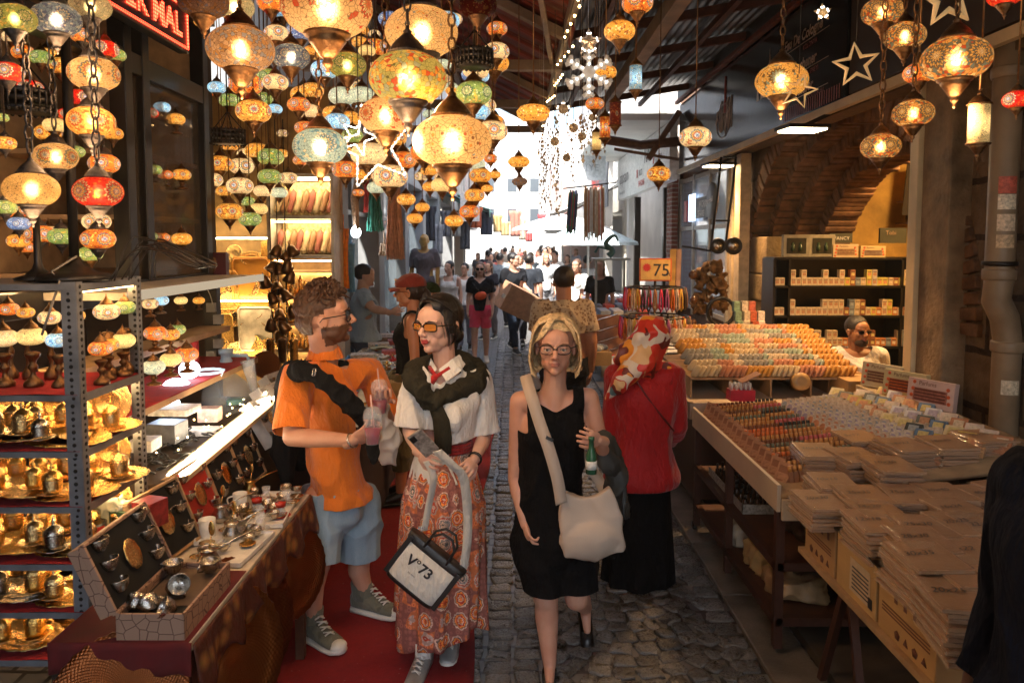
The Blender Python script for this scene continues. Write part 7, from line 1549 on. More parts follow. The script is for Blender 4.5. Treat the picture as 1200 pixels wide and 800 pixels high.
q=MB();pr=[(-.13,-.2),(.13,-.2),(.15,-.17),(.15,.17),(.13,.2),(-.13,.2),(-.15,.17),(-.15,-.17)]
q.prism(pr,lambda a,b_,d:(a,d,b_),0,-.012);q.tube([(a*1.02,-.014,b_*1.02)for a,b_ in pr],.012,6,loop=True);OTR=q.mesh('tray')
t=NT('tray_gold_net');vo=t.n('ShaderNodeTexVoronoi',feature='DISTANCE_TO_EDGE');vo.inputs['Scale'].default_value=60;t.l(t.coord(),vo.inputs['Vector']);t.bsdf(t.ramp(vo.outputs['Distance'],[(.08,(.75,.42,.1)),(.3,(.3,.13,.03))]),.35,.5,vo.outputs['Distance'],.5,.004);TGN=t.m;OTR.materials.append(TGN)
TG3=pm('marble_tray',(.6,.5,.36),.2,0,.5,9);TG4=pm('orange_tray',(.6,.25,.04),.25,.2,.3,5)
for px,py,sc_,mt,lab in((262,340,.8,TGN,'gold net patterned tray hung high on the display wall'),(295,330,1.0,TG4,'orange mirror tray with gold rim hung on the display wall'),(258,388,.72,TGN,'gold net tray hung lower left on the display wall'),(300,385,.9,TG3,'cream marble tray with dark flower hung lower on the display wall'),(320,300,.6,TGN,'small gold tray tucked under the green lanterns')):
 o=put(OTR,'oblong_tray',P(px,py,6.2),lab,'tray',None,(R(4),0,0),sc_)
 o.material_slots[0].link='OBJECT';o.material_slots[0].material=mt
put(BTR,'round_tray',P(312,427,5.2),'round engraved pale brass tray hanging by the orange polo man','tray',None,(R(88),0,R(10)),.38)
q=MB().mat(em('case_led_and_fill',0,0))
for z_ in(2.02,1.5,1.02):q.bx(-2.68,-2.02,6.10,6.12,z_,z_+.012)
q.build('led_and_fill_strip',None,dwl)  # glowing bars added to brighten the hung trays, no lamp known there
for i in range(20):put(TR2 if i%2 else TR1,'tray',(-2.62+(i%5)*.14,6.2,1.12+(i//5)*.25+rs.uniform(-.03,.03)),'gilt tray hung in the rows between the bigger oblong trays','tray','gilt trays on the display wall',(R(86),0,rs.uniform(-.4,.4)),rs.uniform(.42,.6))
for k in range(4):
 q=MB().mat(LWOOD);z=1.75-k*.22;q.bx(-1.97,-1.48,6.05,6.3,z-.01,z+.01);q.build('shelf',None,dwl)
q=MB().mat(em('case_led_and_fill',0,0))
for k in range(4):q.bx(-1.95,-1.5,6.27,6.29,1.735-k*.22,1.742-k*.22)
q.build('led_and_fill_strip',None,dwl)
q=MB();q.lathe([(.001,0),(.03,0),(.036,.02),(.02,.06),(.012,.09),(.018,.12),(.004,.15)],n=14);q.tube([(.03,0,.03),(.06,0,.08),(.02,0,.11)],.004,5);q.tube([(-.03,0,.04),(-.06,0,.10)],.005,5);EWM=q.mesh('ewer');EWM.materials.append(GOLD)
for k in range(4):
 for j in range(9):put(EWM,'brass_ewer',(-1.95+j*.055,6.12+.06*(j%2),1.53-k*.22+.01),'small golden ewer on the %s lit shelf below the slipper case'%('first','second','third','fourth')[k],'ewer','golden ewers below the slipper case',(0,0,rs.random()*6),rs.uniform(.85,1.2))
q=MB();q.lathe([(.001,.09),(.012,.09),(.03,.07),(.04,.03),(.05,0),(.046,0),(.03,.05)],n=16);q.tube([(0,0,.09),(0,0,.12)],.004,5);BEL=q.mesh('bell');BEL.materials.append(BR2)
for i,(px,py)in enumerate(((322,300),(334,305),(316,318),(328,322),(338,330),(312,335),(326,342),(336,318),(322,355),(338,352),(328,375),(318,385),(336,388),(345,300),(330,400),(345,370))):
 put(BEL,'brass_bell',P(px,py,5.5),'dark brass bell hanging in the string before the lit shelves','bell','brass bells strung before the lit shelves',(R(rs.uniform(-30,30)),R(rs.uniform(-30,30)),0),1.0)
q=MB().mat(DARK);a=P(325,290,5.5);
for dx in(-.05,0,.06):q.tube([(a.x+dx,a.y,2.9),(a.x+dx,a.y,1.15)],.004,4)
tag(q.build('cord',None),'dark cords that carry the brass bells','cord')
mb=MB();c=P(330,412,5.3)
for k in range(3):
 q=MB().mat(BRASS if k==1 else GOLD);q.lathe([(.001,-.08),(.03,-.08),(.03,.08),(.034,.085),(.01,.1)],c+V((k*.085-.08,0,0)),12);tag(q.build('grinder',None),['golden hand grinder standing by the round brass tray','dark brass hand grinder between two golden ones','golden hand grinder nearest the orange polo man'][k],'grinder')
sbx=empty('wall_box',P(255,300,4.45),'dark red box with gold lettering on the black showcase side','box');q=MB();q.box(P(258,312,4.5),(.09,.05,.17));q.build('carton',pm('maroon_box',(.08,.01,.012),.4),sbx);lettering(sbx,'Nargile',.03,GOLD,P(253,318,4.47),(0,0,1),(-1,0,0))
e_=empty('switch_boxes',P(250,385,4.5),'column of grey white socket boxes with cables beside the trays','sockets')
for k in range(5):
 q=MB();q.box(P(248+(k%2)*8,360+k*14,4.45),(.05,.04,.055));q.build('socket',pm('grey_plastic',(.4,.4,.4),.5),e_)
q=MB().mat(WHITE);q.tube(arc([P(238,330,4.45),P(246,345,4.4),P(250,360,4.45)]),.003,5);q.build('wire',None,e_)
q=MB().mat(BLACK);q.bx(-1.88,-1.80,4.46,4.52,0,1.80);tag(q.build('shop_post',None),'dark post below the black showcase beside the socket boxes','post')
def slab_table(x0,x1,y0,y1,z,label,mat,skirt=None):
 e_=empty('display_table',((x0+x1)/2,(y0+y1)/2,0),label,'table');q=MB();q.bx(x0,x1,y0,y1,z-.03,z);q.build('table_top',mat,e_)
 q=MB();q.sheet(40,6,lambda u,v:V((x1+.005+.015*v*math.sin(u*40),y0+u*(y1-y0),z-v*z*.9)));q.sheet(12,6,lambda u,v:V((x0+u*(x1-x0),y0-.005+.015*v*math.sin(u*20),z-v*z*.9)));q.build('cloth_skirt',skirt or BROC,e_,solid=.004);return e_
slab_table(-1.6,-.95,4.45,9.0,.86,'long low table of trays and jewellery in front of the grey shirted seller',pm('pale_table',0),pm('dark_cloth',(.05,.03,.03),.9))
for i in range(22):
 x,y=rs.uniform(-1.5,-1.0),4.6+i*.19;put(TR1 if i%3 else TR2,'tray',(x,y,.868+.012*(i%4)),'gilt tray in the spread of trays before the grey shirted seller','tray','gilt trays spread before the seller',(R(rs.uniform(-6,12)),0,rs.random()*3),rs.uniform(.5,.85))
q=MB();q.lathe([(.001,0),(.03,0),(.034,.012),(.03,.014),(.001,.01)],n=12);q.ell((0,0,.02),(.012,.012,.014),n=8,m=5);JW=q.mesh('trinket');JW.materials.append(SILVER)
MTR=[SILVER,GOLD,pm('trinket_red',(.5,.03,.03),.3),pm('trinket_blue',(.1,.25,.4),.3),POR]
for i in range(150):
 y=4.5+rs.random()*4.4;x=rs.uniform(-1.55,-.97);o=put(JW,'trinket',(x,y,.866+.02*rs.random()),'tiny trinket among the jewellery heaped before the seller','trinket','trinkets on the jewellery table',(rs.uniform(-.5,.5),0,rs.random()*6),rs.uniform(.6,1.5))
 o.material_slots[0].link='OBJECT';o.material_slots[0].material=rs.choice(MTR)
for i in range(8):
 c=V((rs.uniform(-1.5,-1.1),7.0+i*.25,.9));q=MB();q.box(c,(.22,.16,.05),.2);e_=tag(q.build('trinket_box',pm('tbox%d'%(i%3),((.6,.5,.4),(.5,.1,.08),(.3,.2,.15))[i%3],.6,0,.5,60),bevel=.003),'flat box of trinkets on the jewellery table near the seller','box','flat trinket boxes near the seller')
for i in range(7):
 c=V((-1.66,5.6+i*.05,.9));q=MB();q.lathe([(.001,0),(.06,0),(.075,.04),(.07,.04)],(-1.5,5.2,.87+i*.03),16)
 tag(q.build('bowl',LWOOD),'wooden bowl in the small stack behind the polo man','bowl','stacked bowls behind the polo man')
def scarf(px,py0,py1,w,Y,col,label,fringe=True,n='hanging_scarf',strands=0):
 a=P(px,py0,Y);b_=P(px,py1,Y);r=w/S(Y)/2;m_=pm('textile_%d%d%d'%tuple(int(c_*90)for c_ in col),col,.9,0,.3,30,.5,120,.01);q=MB().mat(m_)
 if strands:
  for k in range(strands):
   u=rs.uniform(-1,1);v=rs.uniform(-1,1);wv_=rs.uniform(0,6);pts=[V((a.x+u*r*(.5+.5*f),a.y+v*r*.6,a.z+(b_.z-a.z)*f*rs.uniform(.92,1)))+V((.006*math.sin(wv_+f*18),0,0))for f in(0,.2,.4,.6,.8,1)];q.tube(pts,.006,4)
 else:q.sheet(24,10,lambda u,v:V((a.x+(u-.5)*2*r*(1-.25*math.sin(v*PI)),a.y+.018*math.sin(u*28+v),a.z+(b_.z-a.z)*v)))
 q.tube([a+V((0,0,.12)),a],.008,5);return tag(q.build(n,None,None,None,0,0 if strands else.004),label,'textile','textiles hanging on the left')
scarf(402,268,338,14,6.3,(.85,.25,.02),'bright orange scarf hanging by the slipper case');scarf(411,285,342,10,6.5,(.15,.35,.55),'light blue scarf beside the bright orange one')
scarf(462,215,305,20,6.6,(.62,.33,.22),'long pinkish yarn skein hanging on the left',strands=90,n='yarn_skein');scarf(439,222,272,20,6.7,(.02,.16,.11),'dark green yarn skein left of the pinkish one',strands=50,n='yarn_skein')
scarf(430,212,250,8,6.7,(.4,.03,.02),'dark red yarn tuft beside the green skein',strands=20,n='yarn_skein');scarf(450,285,300,12,6.8,(.6,.45,.32),'short beige tassel below the pinkish skein',strands=30,n='yarn_skein')
for i,(px,w_,col)in enumerate(((395,5,(.3,.18,.1)),(399,4,(.4,.26,.16)),(418,6,(.45,.3,.2)))):
 a=P(px,200,6.2);q=MB().mat(pm('ropec%d'%i,col,.9));q.tube([(a.x,a.y,3.2),(a.x+.02,a.y,2.7),a,(a.x,a.y,2.1)],.014,6);tag(q.build('rope',None),['brown rope hanging left of the orange scarf','tan rope hanging just above the orange scarf','pale rope behind the lit bulb'][i],'rope')
for i,(px,py,w_,h,Y,col)in enumerate(((503,262,14,40,15.5,(.04,.04,.05)),(513,280,12,34,16,(.3,.3,.32)),(545,275,12,34,19,(.1,.1,.12)),(557,255,14,24,20,(.5,.12,.05)),(570,262,14,26,24,(.04,.05,.08)),(583,262,10,20,24,(.5,.35,.15)),(592,268,10,16,27,(.55,.4,.2)),(604,262,12,30,30,(.5,.2,.15)),(612,268,8,26,31,(.6,.5,.4)),(620,272,8,22,32,(.5,.1,.1)),(535,262,10,30,18,(.4,.38,.36)),(522,262,10,30,17,(.12,.12,.14)))):
 c=P(px,py,Y);k_=1/S(Y);q=MB();x0=c.x;ww,hh_=w_*k_/2,h*k_/2
 q.sheet(10,8,lambda u,v:V((x0+(u-.5)*2*ww*(1.25 if v<.25 else 1),c.y+.04*math.sin(u*16),c.z+hh_-2*hh_*v)))
 tag(q.build('hanging_garment',pm('garm%d'%i,col,.9),None,None,0,.03),['black coat hanging past the gold headed mannequin','grey garment beside the black coat','charcoal garment under the far left lanterns','rust red shirt hanging far down on the left','navy shirt hanging far down on the left','ochre bag hanging beside the navy shirt','tan bag hanging beyond the ochre one','dusty red dress hanging far down','beige dress hanging far down','crimson dress hanging farthest down','mid grey garment left of the charcoal one','dark garment left of the mid grey one'][i],'garment','garments hanging down the left side')
XR=1.26;APR=pm('cream_laminate',(.58,.46,.34),.5,0,.15,3,.1,40);BRN=pm('brown_steel',(.07,.025,.015),.5,.3)
pt=empty('perfume_table',(1.9,4.2,0),'long table with a cream front board carrying rows of perfume vials','table')
q=MB();q.bx(XR-.02,XR,3.36,4.98,.735,.865);q.bx(XR,2.66,3.34,3.36,.70,.80);q.build('front_board',APR,pt,bevel=.003)
SLP_=lambda x:.80+(x-XR)*.11
q=MB();q.sheet(1,1,lambda u,v:V((XR+u*1.4,3.36+v*1.62,SLP_(XR+u*1.4))));q.build('display_top',LWOOD,pt,solid=.02)
for x,y in((XR+.01,3.40),(XR+.01,4.93),(2.6,3.40),(2.6,4.93),(XR+.01,4.2)):q=MB();q.bx(x-.02,x+.02,y-.02,y+.02,.06,.78);q.build('leg',BRN,pt)
for z in(.20,.47):
 q=MB().mat(BRN);q.bx(XR-.01,XR+.03,3.4,4.95,z-.03,z+.01);q.bx(XR,2.62,3.38,3.42,z-.03,z+.01);q.build('side_rail',None,pt);q=MB();q.bx(XR+.03,2.6,3.42,4.93,z-.015,z);q.build('shelf',WOOD,pt)
q=MB();q.lathe([(.012,-.012),(.035,-.012),(.035,.012),(.012,.012)],(XR,4.96,.036),14,rot=M.Rotation(PI/2,3,'Y'));q.build('castor',BLACK,pt)
rs=random.Random(21)
def cap_(nm,c):return pm('vialcap_'+nm,c,.35,0,.2,40)
VC=[cap_('gold',(.55,.26,.07)),cap_('brown',(.20,.07,.03)),cap_('orange',(.62,.15,.03)),cap_('olive',(.14,.16,.11)),cap_('cream',(.6,.48,.3)),cap_('black',(.02,.02,.02)),cap_('pink',(.55,.12,.12)),cap_('teal',(.1,.2,.2))]
q=MB().mat(pm('kraft_label',(.36,.17,.09),.8));q.box((0,0,.032),(.022,.022,.064));q.mat(None);q.lathe([(.0105,.064),(.0105,.092),(.001,.093)],n=8);q.mats[1]=VC[0];VIAL={}
for i,m_ in enumerate(VC):
 q.mats[1]=m_;VIAL[i]=q.mesh('vial')
CRDM=[pm('card_%d'%i,c,.6,0,.35,50)for i,c in enumerate(((.44,.22,.12),(.62,.5,.36),(.66,.58,.46),(.6,.5,.2),(.32,.37,.4),(.6,.25,.12),(.4,.35,.45)))]
def card(w,h,oval):
 q=MB().mat(None);q.box((0,0,h/2),(w,.008,h));q.mat(0)
 if oval:q.add([(w*.36*math.cos(a*PI/8),-.0045,h*.55+h*.30*math.sin(a*PI/8))for a in range(16)],[tuple(range(16))])
 else:q.add([(-w*.35,-.0045,h*.55),(w*.35,-.0045,h*.55),(w*.35,-.0045,h*.85),(-w*.35,-.0045,h*.85)],[(0,1,2,3)]);q.add([(-w*.3,-.0045,h*.2),(w*.2,-.0045,h*.2),(w*.2,-.0045,h*.25),(-w*.3,-.0045,h*.25)],[(0,1,2,3)])
 return q
def cardmesh(w,h,oval,a,b_):q=card(w,h,oval);q.mats=[a,b_];return q.mesh('card')
KC=cardmesh(.085,.115,False,CRDM[0],pm('kraft_print',(.3,.13,.07),.8));OVC=[cardmesh(.05,.08,True,CRDM[1+i%2],CRDM[(2,3,5,6,4)[i]])for i in range(5)]
nv=0;yk=3.50
row=0
while yk<4.92:
 ci=(0,0,1,2,0,3,1,0,2,2,1,0,0,3,0,1)[row%16]
 for j in range(16):
  x=XR+.10+j*.026
  c_=ci if j<9 else(6 if row%5==1 else 5 if row%4==2 else 3 if row%3==0 else 0)
  o=put(VIAL[c_],'perfume_vial',(x,yk+rs.uniform(-.003,.003),SLP_(x)+.006),'small perfume vial with %s cap in the ranks behind the kraft cards'%('gold','brown','orange','olive','cream','black','pink','teal')[c_],'perfume vial','perfume vials in ranks on the table',(R(-8),R(-4),0),1.0);nv+=1
 yk+=.082 if row%4==3 else.074;row+=1
for i in range(15):put(KC,'kraft_card',(XR+.05,3.53+i*.096,SLP_(XR)+.008),'kraft price card leaning at the front of a rank of vials','card','kraft cards along the front of the perfume table',(R(-26),R(0),R(-62+rs.uniform(-4,4))),1)
ov_n=0
for i in range(17):
 for j in range(15):
  x=XR+.56+j*.040;y=3.50+i*.085+(.02 if j%2 else 0)
  if x>2.1 and y<3.6:continue
  o=put(OVC[(j//3+i//4)%5],'sample_card',(x,y,SLP_(x)+.005),'cream perfume card with %s oval in the slanted rows'%('a cream','a yellow','an orange','a lilac','a grey')[(j//3+i//4)%5],'card','perfume cards in slanted rows',(R(-32),0,R(-50+rs.uniform(-5,5))),1)
BXC=[(.62,.52,.3),(.04,.05,.05),(.5,.38,.08),(.6,.6,.62),(.1,.12,.11),(.45,.2,.1),(.62,.5,.42),(.1,.18,.3),(.5,.45,.3),(.6,.32,.14)]
for i in range(34):
 x=2.20+(i%3)*.13+rs.uniform(-.02,.02);y=3.60+(i//3)*.122;k=rs.randrange(10);q=MB().mat(pm('perfbox%d'%k,BXC[k],.4,0,.3,40));Rm=M.Rotation(R(-45),3,'Z')@M.Rotation(R(-50),3,'X')
 q.box((0,0,0),(.085,.03,.11),Rm);q.mat(CRDM[(k+3)%7]);q.box(Rm@V((0,-.016,.015)),(.05,.002,.05),Rm);o=q.build('perfume_box',None);o.location=(x,y,SLP_(x)+.05)
 tag(o,'%s perfume box tilted in the rows at the back of the table'%('cream','black','mustard','silver','dark green','rust','ivory','navy','khaki','orange')[k],'box','perfume boxes at the back of the table')
o=MB();o.box((0,0,0),(.16,.10,.12));c_=P(868,462,4.75);rbx=empty('tester_box',c_,'bright red tray of tester tubes under a kraft sign at the far table corner','box');q=MB();q.box(c_,(.16,.10,.07));q.build('tray',pm('crimson',(.55,.02,.04),.4),rbx)
q=MB().mat(POR)
for k in range(10):q.lathe([(.008,0),(.008,.05)],c_+V((-.065+.03*(k%5),-.02+.04*(k//5),.03)),8)
q.build('tubes',None,rbx);q=MB();q.box(c_+V((.06,.02,.11)),(.14,.10,.006),M.Rotation(R(-25),3,'Y'));q.build('kraft_sign',CRDM[0],rbx)
def giftbox(c,w,h,tilt,col,win,label,txt='Parfums',rz_=0,flat=False):
 e_=empty('gift_box',c,label,'gift box','gift boxes with windows');Rm=M.Rotation(rz_,3,'Z')@M.Rotation(R(tilt),3,'X');c=V(c);L_=lambda x,y,z:c+Rm@V((x,y,z))
 q=MB();q.box(c,(w,.045,h),Rm);q.build('carton',pm('gift_%d%d'%(int(col[0]*99),int(col[2]*99)),col,.45,0,.15,8),e_,bevel=.003)
 q=MB();q.box(L_(0,-.023,-.01),(w*.72,.003,h*.46),Rm);f_=q.build('window',pm('gwin_%d'%int(win[0]*99),win,.3,0,.4,60),e_);q=MB().mat(pm('gwin_dark',(.12,.03,.02),.4))
 for k in range(4):q.box(L_(0,-.0255,-.01+h*.46*(k-1.5)/4),(w*.66,.001,h*.05),Rm)
 q.build('stripes',None,e_)
 lettering(e_,txt,h*.2,pm('print_brown',(.15,.05,.03),.5),L_(-w*.25,-.0245,h*.28),Rm@V((1,0,0)),Rm@V((0,0,1)))
 q=MB().mat(pm('orange_flower',(.65,.12,.04),.5,0,.4,60))
 for k in range(7):a=k/7*2*PI;q.ell(L_(w*.42*(1 if k%2 else-1)+.006*k*(-1)**k*.5,-.024,-h*.36+.12*h*k),(.012,.002,.012),Rm,8,4)
 q.build('flower_print',None,e_)
for i,(y,col,win,lab)in enumerate(((5.0,(.58,.5,.32),(.4,.28,.16),'cream gift box, farthest of the three standing at the table back'),(4.70,(.56,.48,.26),(.5,.12,.03),'gift box with red orange window, middle of the three'),(4.40,(.6,.42,.36),(.35,.14,.1),'pinkish gift box nearest the pillar'))):
 giftbox((2.55,y,1.075),.29,.17,-8,col,win,lab,rz_=R(-62))
q=MB();q.bx(2.44,2.62,4.2,5.15,.945,.985);tag(q.build('gift_box',pm('gift_lid',(.55,.42,.25),.5,0,.4,30)),'long flat flowered box lying under the three standing gift boxes','gift box')
PKM=NT('kraft_pack');oi=PKM.n('ShaderNodeObjectInfo');co=PKM.coord();n=PKM.noise(co,14,3)
PKM.bsdf(PKM.mix(oi.outputs['Random'],(.45,.26,.14),(.34,.18,.10)),.4,0,n.outputs[0],.3,.02,Coat_Weight=.5,Coat_Roughness=.12);PKT=PKM.m
q=MB();q.bx(-.105,.105,-.14,.14,0,.013);PK=q.mesh('pack');PK.materials.append(PKT)
PLM=glass('crinkled_film',(.8,.68,.55),.08,.78);q=MB();q.sheet(14,18,lambda u,v:V(((u-.5)*.235,(v-.5)*.31,.0155+.0025*noise.noise(V((u*9,v*12,0)))-.012*(max(abs(u-.5)*2,abs(v-.5)*2)**14))));FLM=q.mesh('film');FLM.materials.append(PLM)
KIDS.clear();pk0=obj('paper_pack',PK,None,(0,0,-5));f0=obj('film',FLM,pk0);tag(pk0,'x','paper pack','plastic wrapped paper packs in stacks')
INK=pm('ink',(.02,.02,.03),.5)
stk=[]
def stack(px,py,z,n,rz_,txt,lab,sc_=1,top=None):
 c=PZ(px,py,z);h=.0165*sc_;rz_=(rz_+50)*1.3+(4 if n%2 else-3)
 for k in range(n):
  last=k==n-1
  o=copy_tree(pk0,(c.x+rs.uniform(-.01,.01),c.y+rs.uniform(-.012,.012),z-(n-1-k)*h),('top pack marked %s on the stack '%txt if last else 'paper pack within the stack ')+lab,(R(rs.uniform(-1,1)),R(rs.uniform(-1,1)),R(rz_+rs.uniform(-3,3))),sc_)
  if last:lettering_local(o,txt)
def lettering_local(o,txt):
 mb=MB().mat(INK);textmb(txt,.05,mb,lambda a,b_:V((-.09+a,-.0+b_*1.1-.02+a*.12,.0195)),shear=.25);l_=obj('lettering',mb.mesh('lettering'),o)
for a in((955,528,.955,6,-52,'20x30','leftmost behind the crates'),(1000,534,.965,7,-50,'15x25','second behind the crates'),(1042,545,.98,6,-50,'10x20','third behind the crates'),(1058,522,.985,7,-48,'14x22','fourth behind the crates'),(1108,520,.99,8,-46,'18x30','fifth behind the crates'),(1150,512,1.0,8,-44,'25x35','sixth, near the drain pipe'),(1005,512,.96,4,-46,'8x12','tucked against the vials')):stack(*a,sc_=.88)
for a in((940,588,.90,7,-52,'20x30','at the near left corner of the perfume table'),(992,582,.93,9,-56,'25x35','first on the crates'),(1040,580,.93,8,-54,'35x50','second on the crates'),(1085,578,.93,8,-50,'30x40','third on the crates'),(1135,580,.93,7,-48,'40x60','fourth on the crates'),(1175,575,.94,9,-40,'45x50','farthest right, by the dark figure'),(1008,614,.93,9,-54,'12x18','second row left on the crates'),(1058,618,.94,10,-54,'25x30','second row middle on the crates'),(1105,615,.94,9,-50,'20x25','second row right on the crates'),(1150,618,.94,9,-48,'22x32','second row far right on the crates'),(1062,652,.95,11,-54,'30x35','third row left on the crates'),(1112,650,.94,10,-52,'18x22','third row middle on the crates'),(1105,700,.93,12,-54,'20x25','nearest the camera, left'),(1160,700,.92,11,-50,'15x20','nearest the camera, right')):stack(a[0]+(22 if a[0]<1140 else 8),*a[1:],sc_=.84)
for a in((975,566,.92,6,-50,'10x15','small one between the table and crates'),(1030,598,.93,8,-50,'14x20','squeezed left of middle on the crates'),(1125,598,.94,9,-48,'16x24','squeezed right of middle on the crates'),(1080,634,.95,10,-52,'28x30','squeezed in the centre of the crates'),(1135,672,.94,11,-52,'24x36','between the near and third rows')):stack(*a,sc_=.8)
stack(1170,650,.93,9,-48,'35x45','third row right on the crates',1)
bt_=empty('trestle_table',(1.8,2.7,0),'low wooden board on trestles loaded with cartons beside the perfume table','table');q=MB();q.bx(1.30,2.7,2.0,3.25,.595,.62);q.build('board',LWOOD,bt_,bevel=.003)
for x,y,dx in((1.42,3.0,.0),(1.42,2.35,0),(2.5,3.0,0),(2.5,2.35,0)):
 q=MB();q.bar((x,y,.6),(x-.02,y+.2,0),.03);q.bar((x,y,.6),(x-.02,y-.22,0),.03);q.build('leg',BRN,bt_)
CT=pm('printed_carton',(.50,.30,.12),.8,0,.2,5,.3,60,obv=.2)
for i,(y0,y1,h,lab)in enumerate(((2.92,3.22,.20,'farthest carton on the trestle board, printed with dark symbols'),(2.58,2.90,.215,'middle carton on the trestle board with a large pale label'),(2.2,2.56,.205,'nearest carton on the trestle board with striped print'))):
 e_=empty('carton',(1.5,y0,.62),lab,'carton','cartons on the trestle board');q=MB();q.bx(1.32,1.72,y0,y1,.62,.62+h);q.build('box_body',CT,e_,bevel=.004)
 X_=1.3185;q=MB().mat(pm('brown_print',(.14,.05,.03),.7))
 if i==1:q.mat(pm('pale_label',(.55,.42,.28),.7));q.bx(X_-.001,X_,y0+.04,y1-.12,.65,.78);q.mat(INK);q.bx(X_-.002,X_-.001,y0+.02,y0+.05,.65,.69);[q.bx(X_-.002,X_-.0015,y0+.05,y1-.14,.665+k*.016,.671+k*.016)for k in range(6)]
 else:
  for k in range(3):q.bx(X_-.001,X_,y0+.03,y1-.03,.70+k*.012,.705+k*.012)
  for k in range(4):q.lathe([(.001,0),(.018,0),(.018,.001)],(X_-.0005,y0+.06+k*.055,.655),5 if k%2 else 3,rot=M.Rotation(-PI/2,3,'Y'));q.bx(X_-.001,X_,y0+.05+k*.06,y0+.07+k*.06,.76,.79)
 q.build('print',None,e_)
q=MB();q.bx(1.74,2.68,2.2,3.2,.62,.80);tag(q.build('carton',CT),'wide carton hidden under the paper packs','carton');
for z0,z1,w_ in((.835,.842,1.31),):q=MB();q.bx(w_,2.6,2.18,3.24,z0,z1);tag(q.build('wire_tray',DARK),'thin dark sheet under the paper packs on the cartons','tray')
q=MB();q.lathe([(.012,0),(.012,.05),(.006,.056),(.006,.062)],n=8);SB=q.mesh('bottle');SB.materials.append(pm('dark_amber_glass',(.08,.04,.02),.1))
q=MB();q.lathe([(.0075,.06),(.0075,.085)],n=8);SBC=q.mesh('cap');SBC.materials.append(BLACK);KIDS.clear();sb0=obj('small_bottle',SB,None,(XR+.08,4.3,.49));obj('cap',SBC,sb0);tag(sb0,'black capped dropper bottle in the grey tray under the table','bottle','dropper bottles under the table')
q=MB();q.bx(XR+.03,XR+.34,4.02,4.72,.475,.485);q.bx(XR+.03,XR+.035,4.02,4.72,.485,.53);q.bx(XR+.03,XR+.34,4.02,4.025,.485,.53);tag(q.build('bottle_tray',pm('grey_card',(.35,.33,.3),.6,0,.6,60)),'grey patterned tray of dropper bottles on the upper shelf below','tray')
for k in range(60):copy_tree(sb0,(XR+.06+.035*(k%8),4.07+.08*(k//8)+rs.uniform(-.01,.01),.49),None,None,rs.uniform(.9,1.15))
for i,(x,y,z,sz,mt,lab)in enumerate(((1.5,4.6,.27,(.22,.2,.09),pm('wicker',(.3,.15,.06),.8,0,.5,60,.8,120),'wicker basket of pale soaps on the lower shelf'),(1.42,4.3,.27,(.2,.3,.12),glass('bag_film',(.7,.65,.55),.15,.4),'clear wrapped bundle on the lower shelf'),(1.42,3.95,.26,(.2,.24,.11),pm('kraft_bag',(.48,.33,.14),.6,0,.2,8),'yellowish paper bag on the lower shelf'),(1.45,3.65,.25,(.26,.24,.1),pm('kraft_bag2',(.42,.27,.14),.5),'crumpled kraft bag near the table corner'),(1.6,4.1,.27,(.25,.4,.12),pm('tan_paper',(.4,.3,.2),.7),'tan paper parcel deeper on the lower shelf'),(1.9,3.8,.27,(.3,.5,.12),pm('kraft_bag',0),'large kraft bundle deep under the table'),(1.9,4.4,.56,(.4,.5,.16),CARD,'cardboard box on the upper shelf under the table'),(1.6,3.7,.55,(.3,.36,.14),pm('dark_parcel',(.06,.04,.03),.5),'dark parcel on the upper shelf under the table'))):
 mb=MB();mb.box((x,y,z),sz,rs.uniform(-.2,.2));me=remesh(mb,.014,5);displace(me,.018 if 'box' not in lab else.002,9,9,9,seed=i);setmats(me,[mt]);me.transform(M.Translation(-V((x,y,z))));o=obj('parcel' if 'basket' not in lab else 'basket',me,None,(x,y,z));me.polygons.foreach_set('use_smooth',[True]*len(me.polygons));tag(o,lab,'parcel' if 'basket' not in lab else 'basket')
q=MB().mat(LWOOD);q.bx(XR+.05,2.55,3.5,4.85,.02,.04)
ss=empty('soap_stand',(2.0,5.9,0),'pale wooden stand with open compartments carrying tilted rows of soaps','table');q=MB().mat(APR);q.bx(1.30,2.62,5.25,6.9,.80,.83);q.bx(1.28,1.31,5.22,6.9,.72,.84);q.bx(1.28,2.6,5.22,5.25,.72,.84);q.build('table_top',None,ss)
q=MB().mat(LWOOD);[q.bx(1.34+k*.3,1.352+k*.3,5.45,6.6,.83,.97)for k in range(5)];q.bx(1.34,2.56,5.45,6.6,.965,.98);q.bx(1.34,2.56,6.2,6.22,.83,.97);q.build('compartment',None,ss)
q=MB();q.bx(1.34,2.56,5.3,6.9,.1,.7);q.build('cabinet',pm('dark_cab',(.06,.03,.02),.7),ss)
q=MB();q.rings([[V((w_*math.copysign(abs(math.cos(a*PI/8))**.5,math.cos(a*PI/8)),y,.052+h_*math.copysign(abs(math.sin(a*PI/8))**.5,math.sin(a*PI/8))))for a in range(16)]for y,w_,h_ in((-.011,.026,.040),(-.007,.033,.050),(.007,.033,.050),(.011,.026,.040))]);SOP=q.mesh('soap')
SM=[pm('soap%d'%i,c,.3,0,.12,20)for i,c in enumerate(((.50,.38,.22),(.28,.34,.26),(.46,.2,.11),(.52,.42,.28),(.5,.24,.05),(.26,.24,.2)))];SOP.materials.append(SM[0]);SN=('cream','pale green','salmon','ivory','amber','grey')
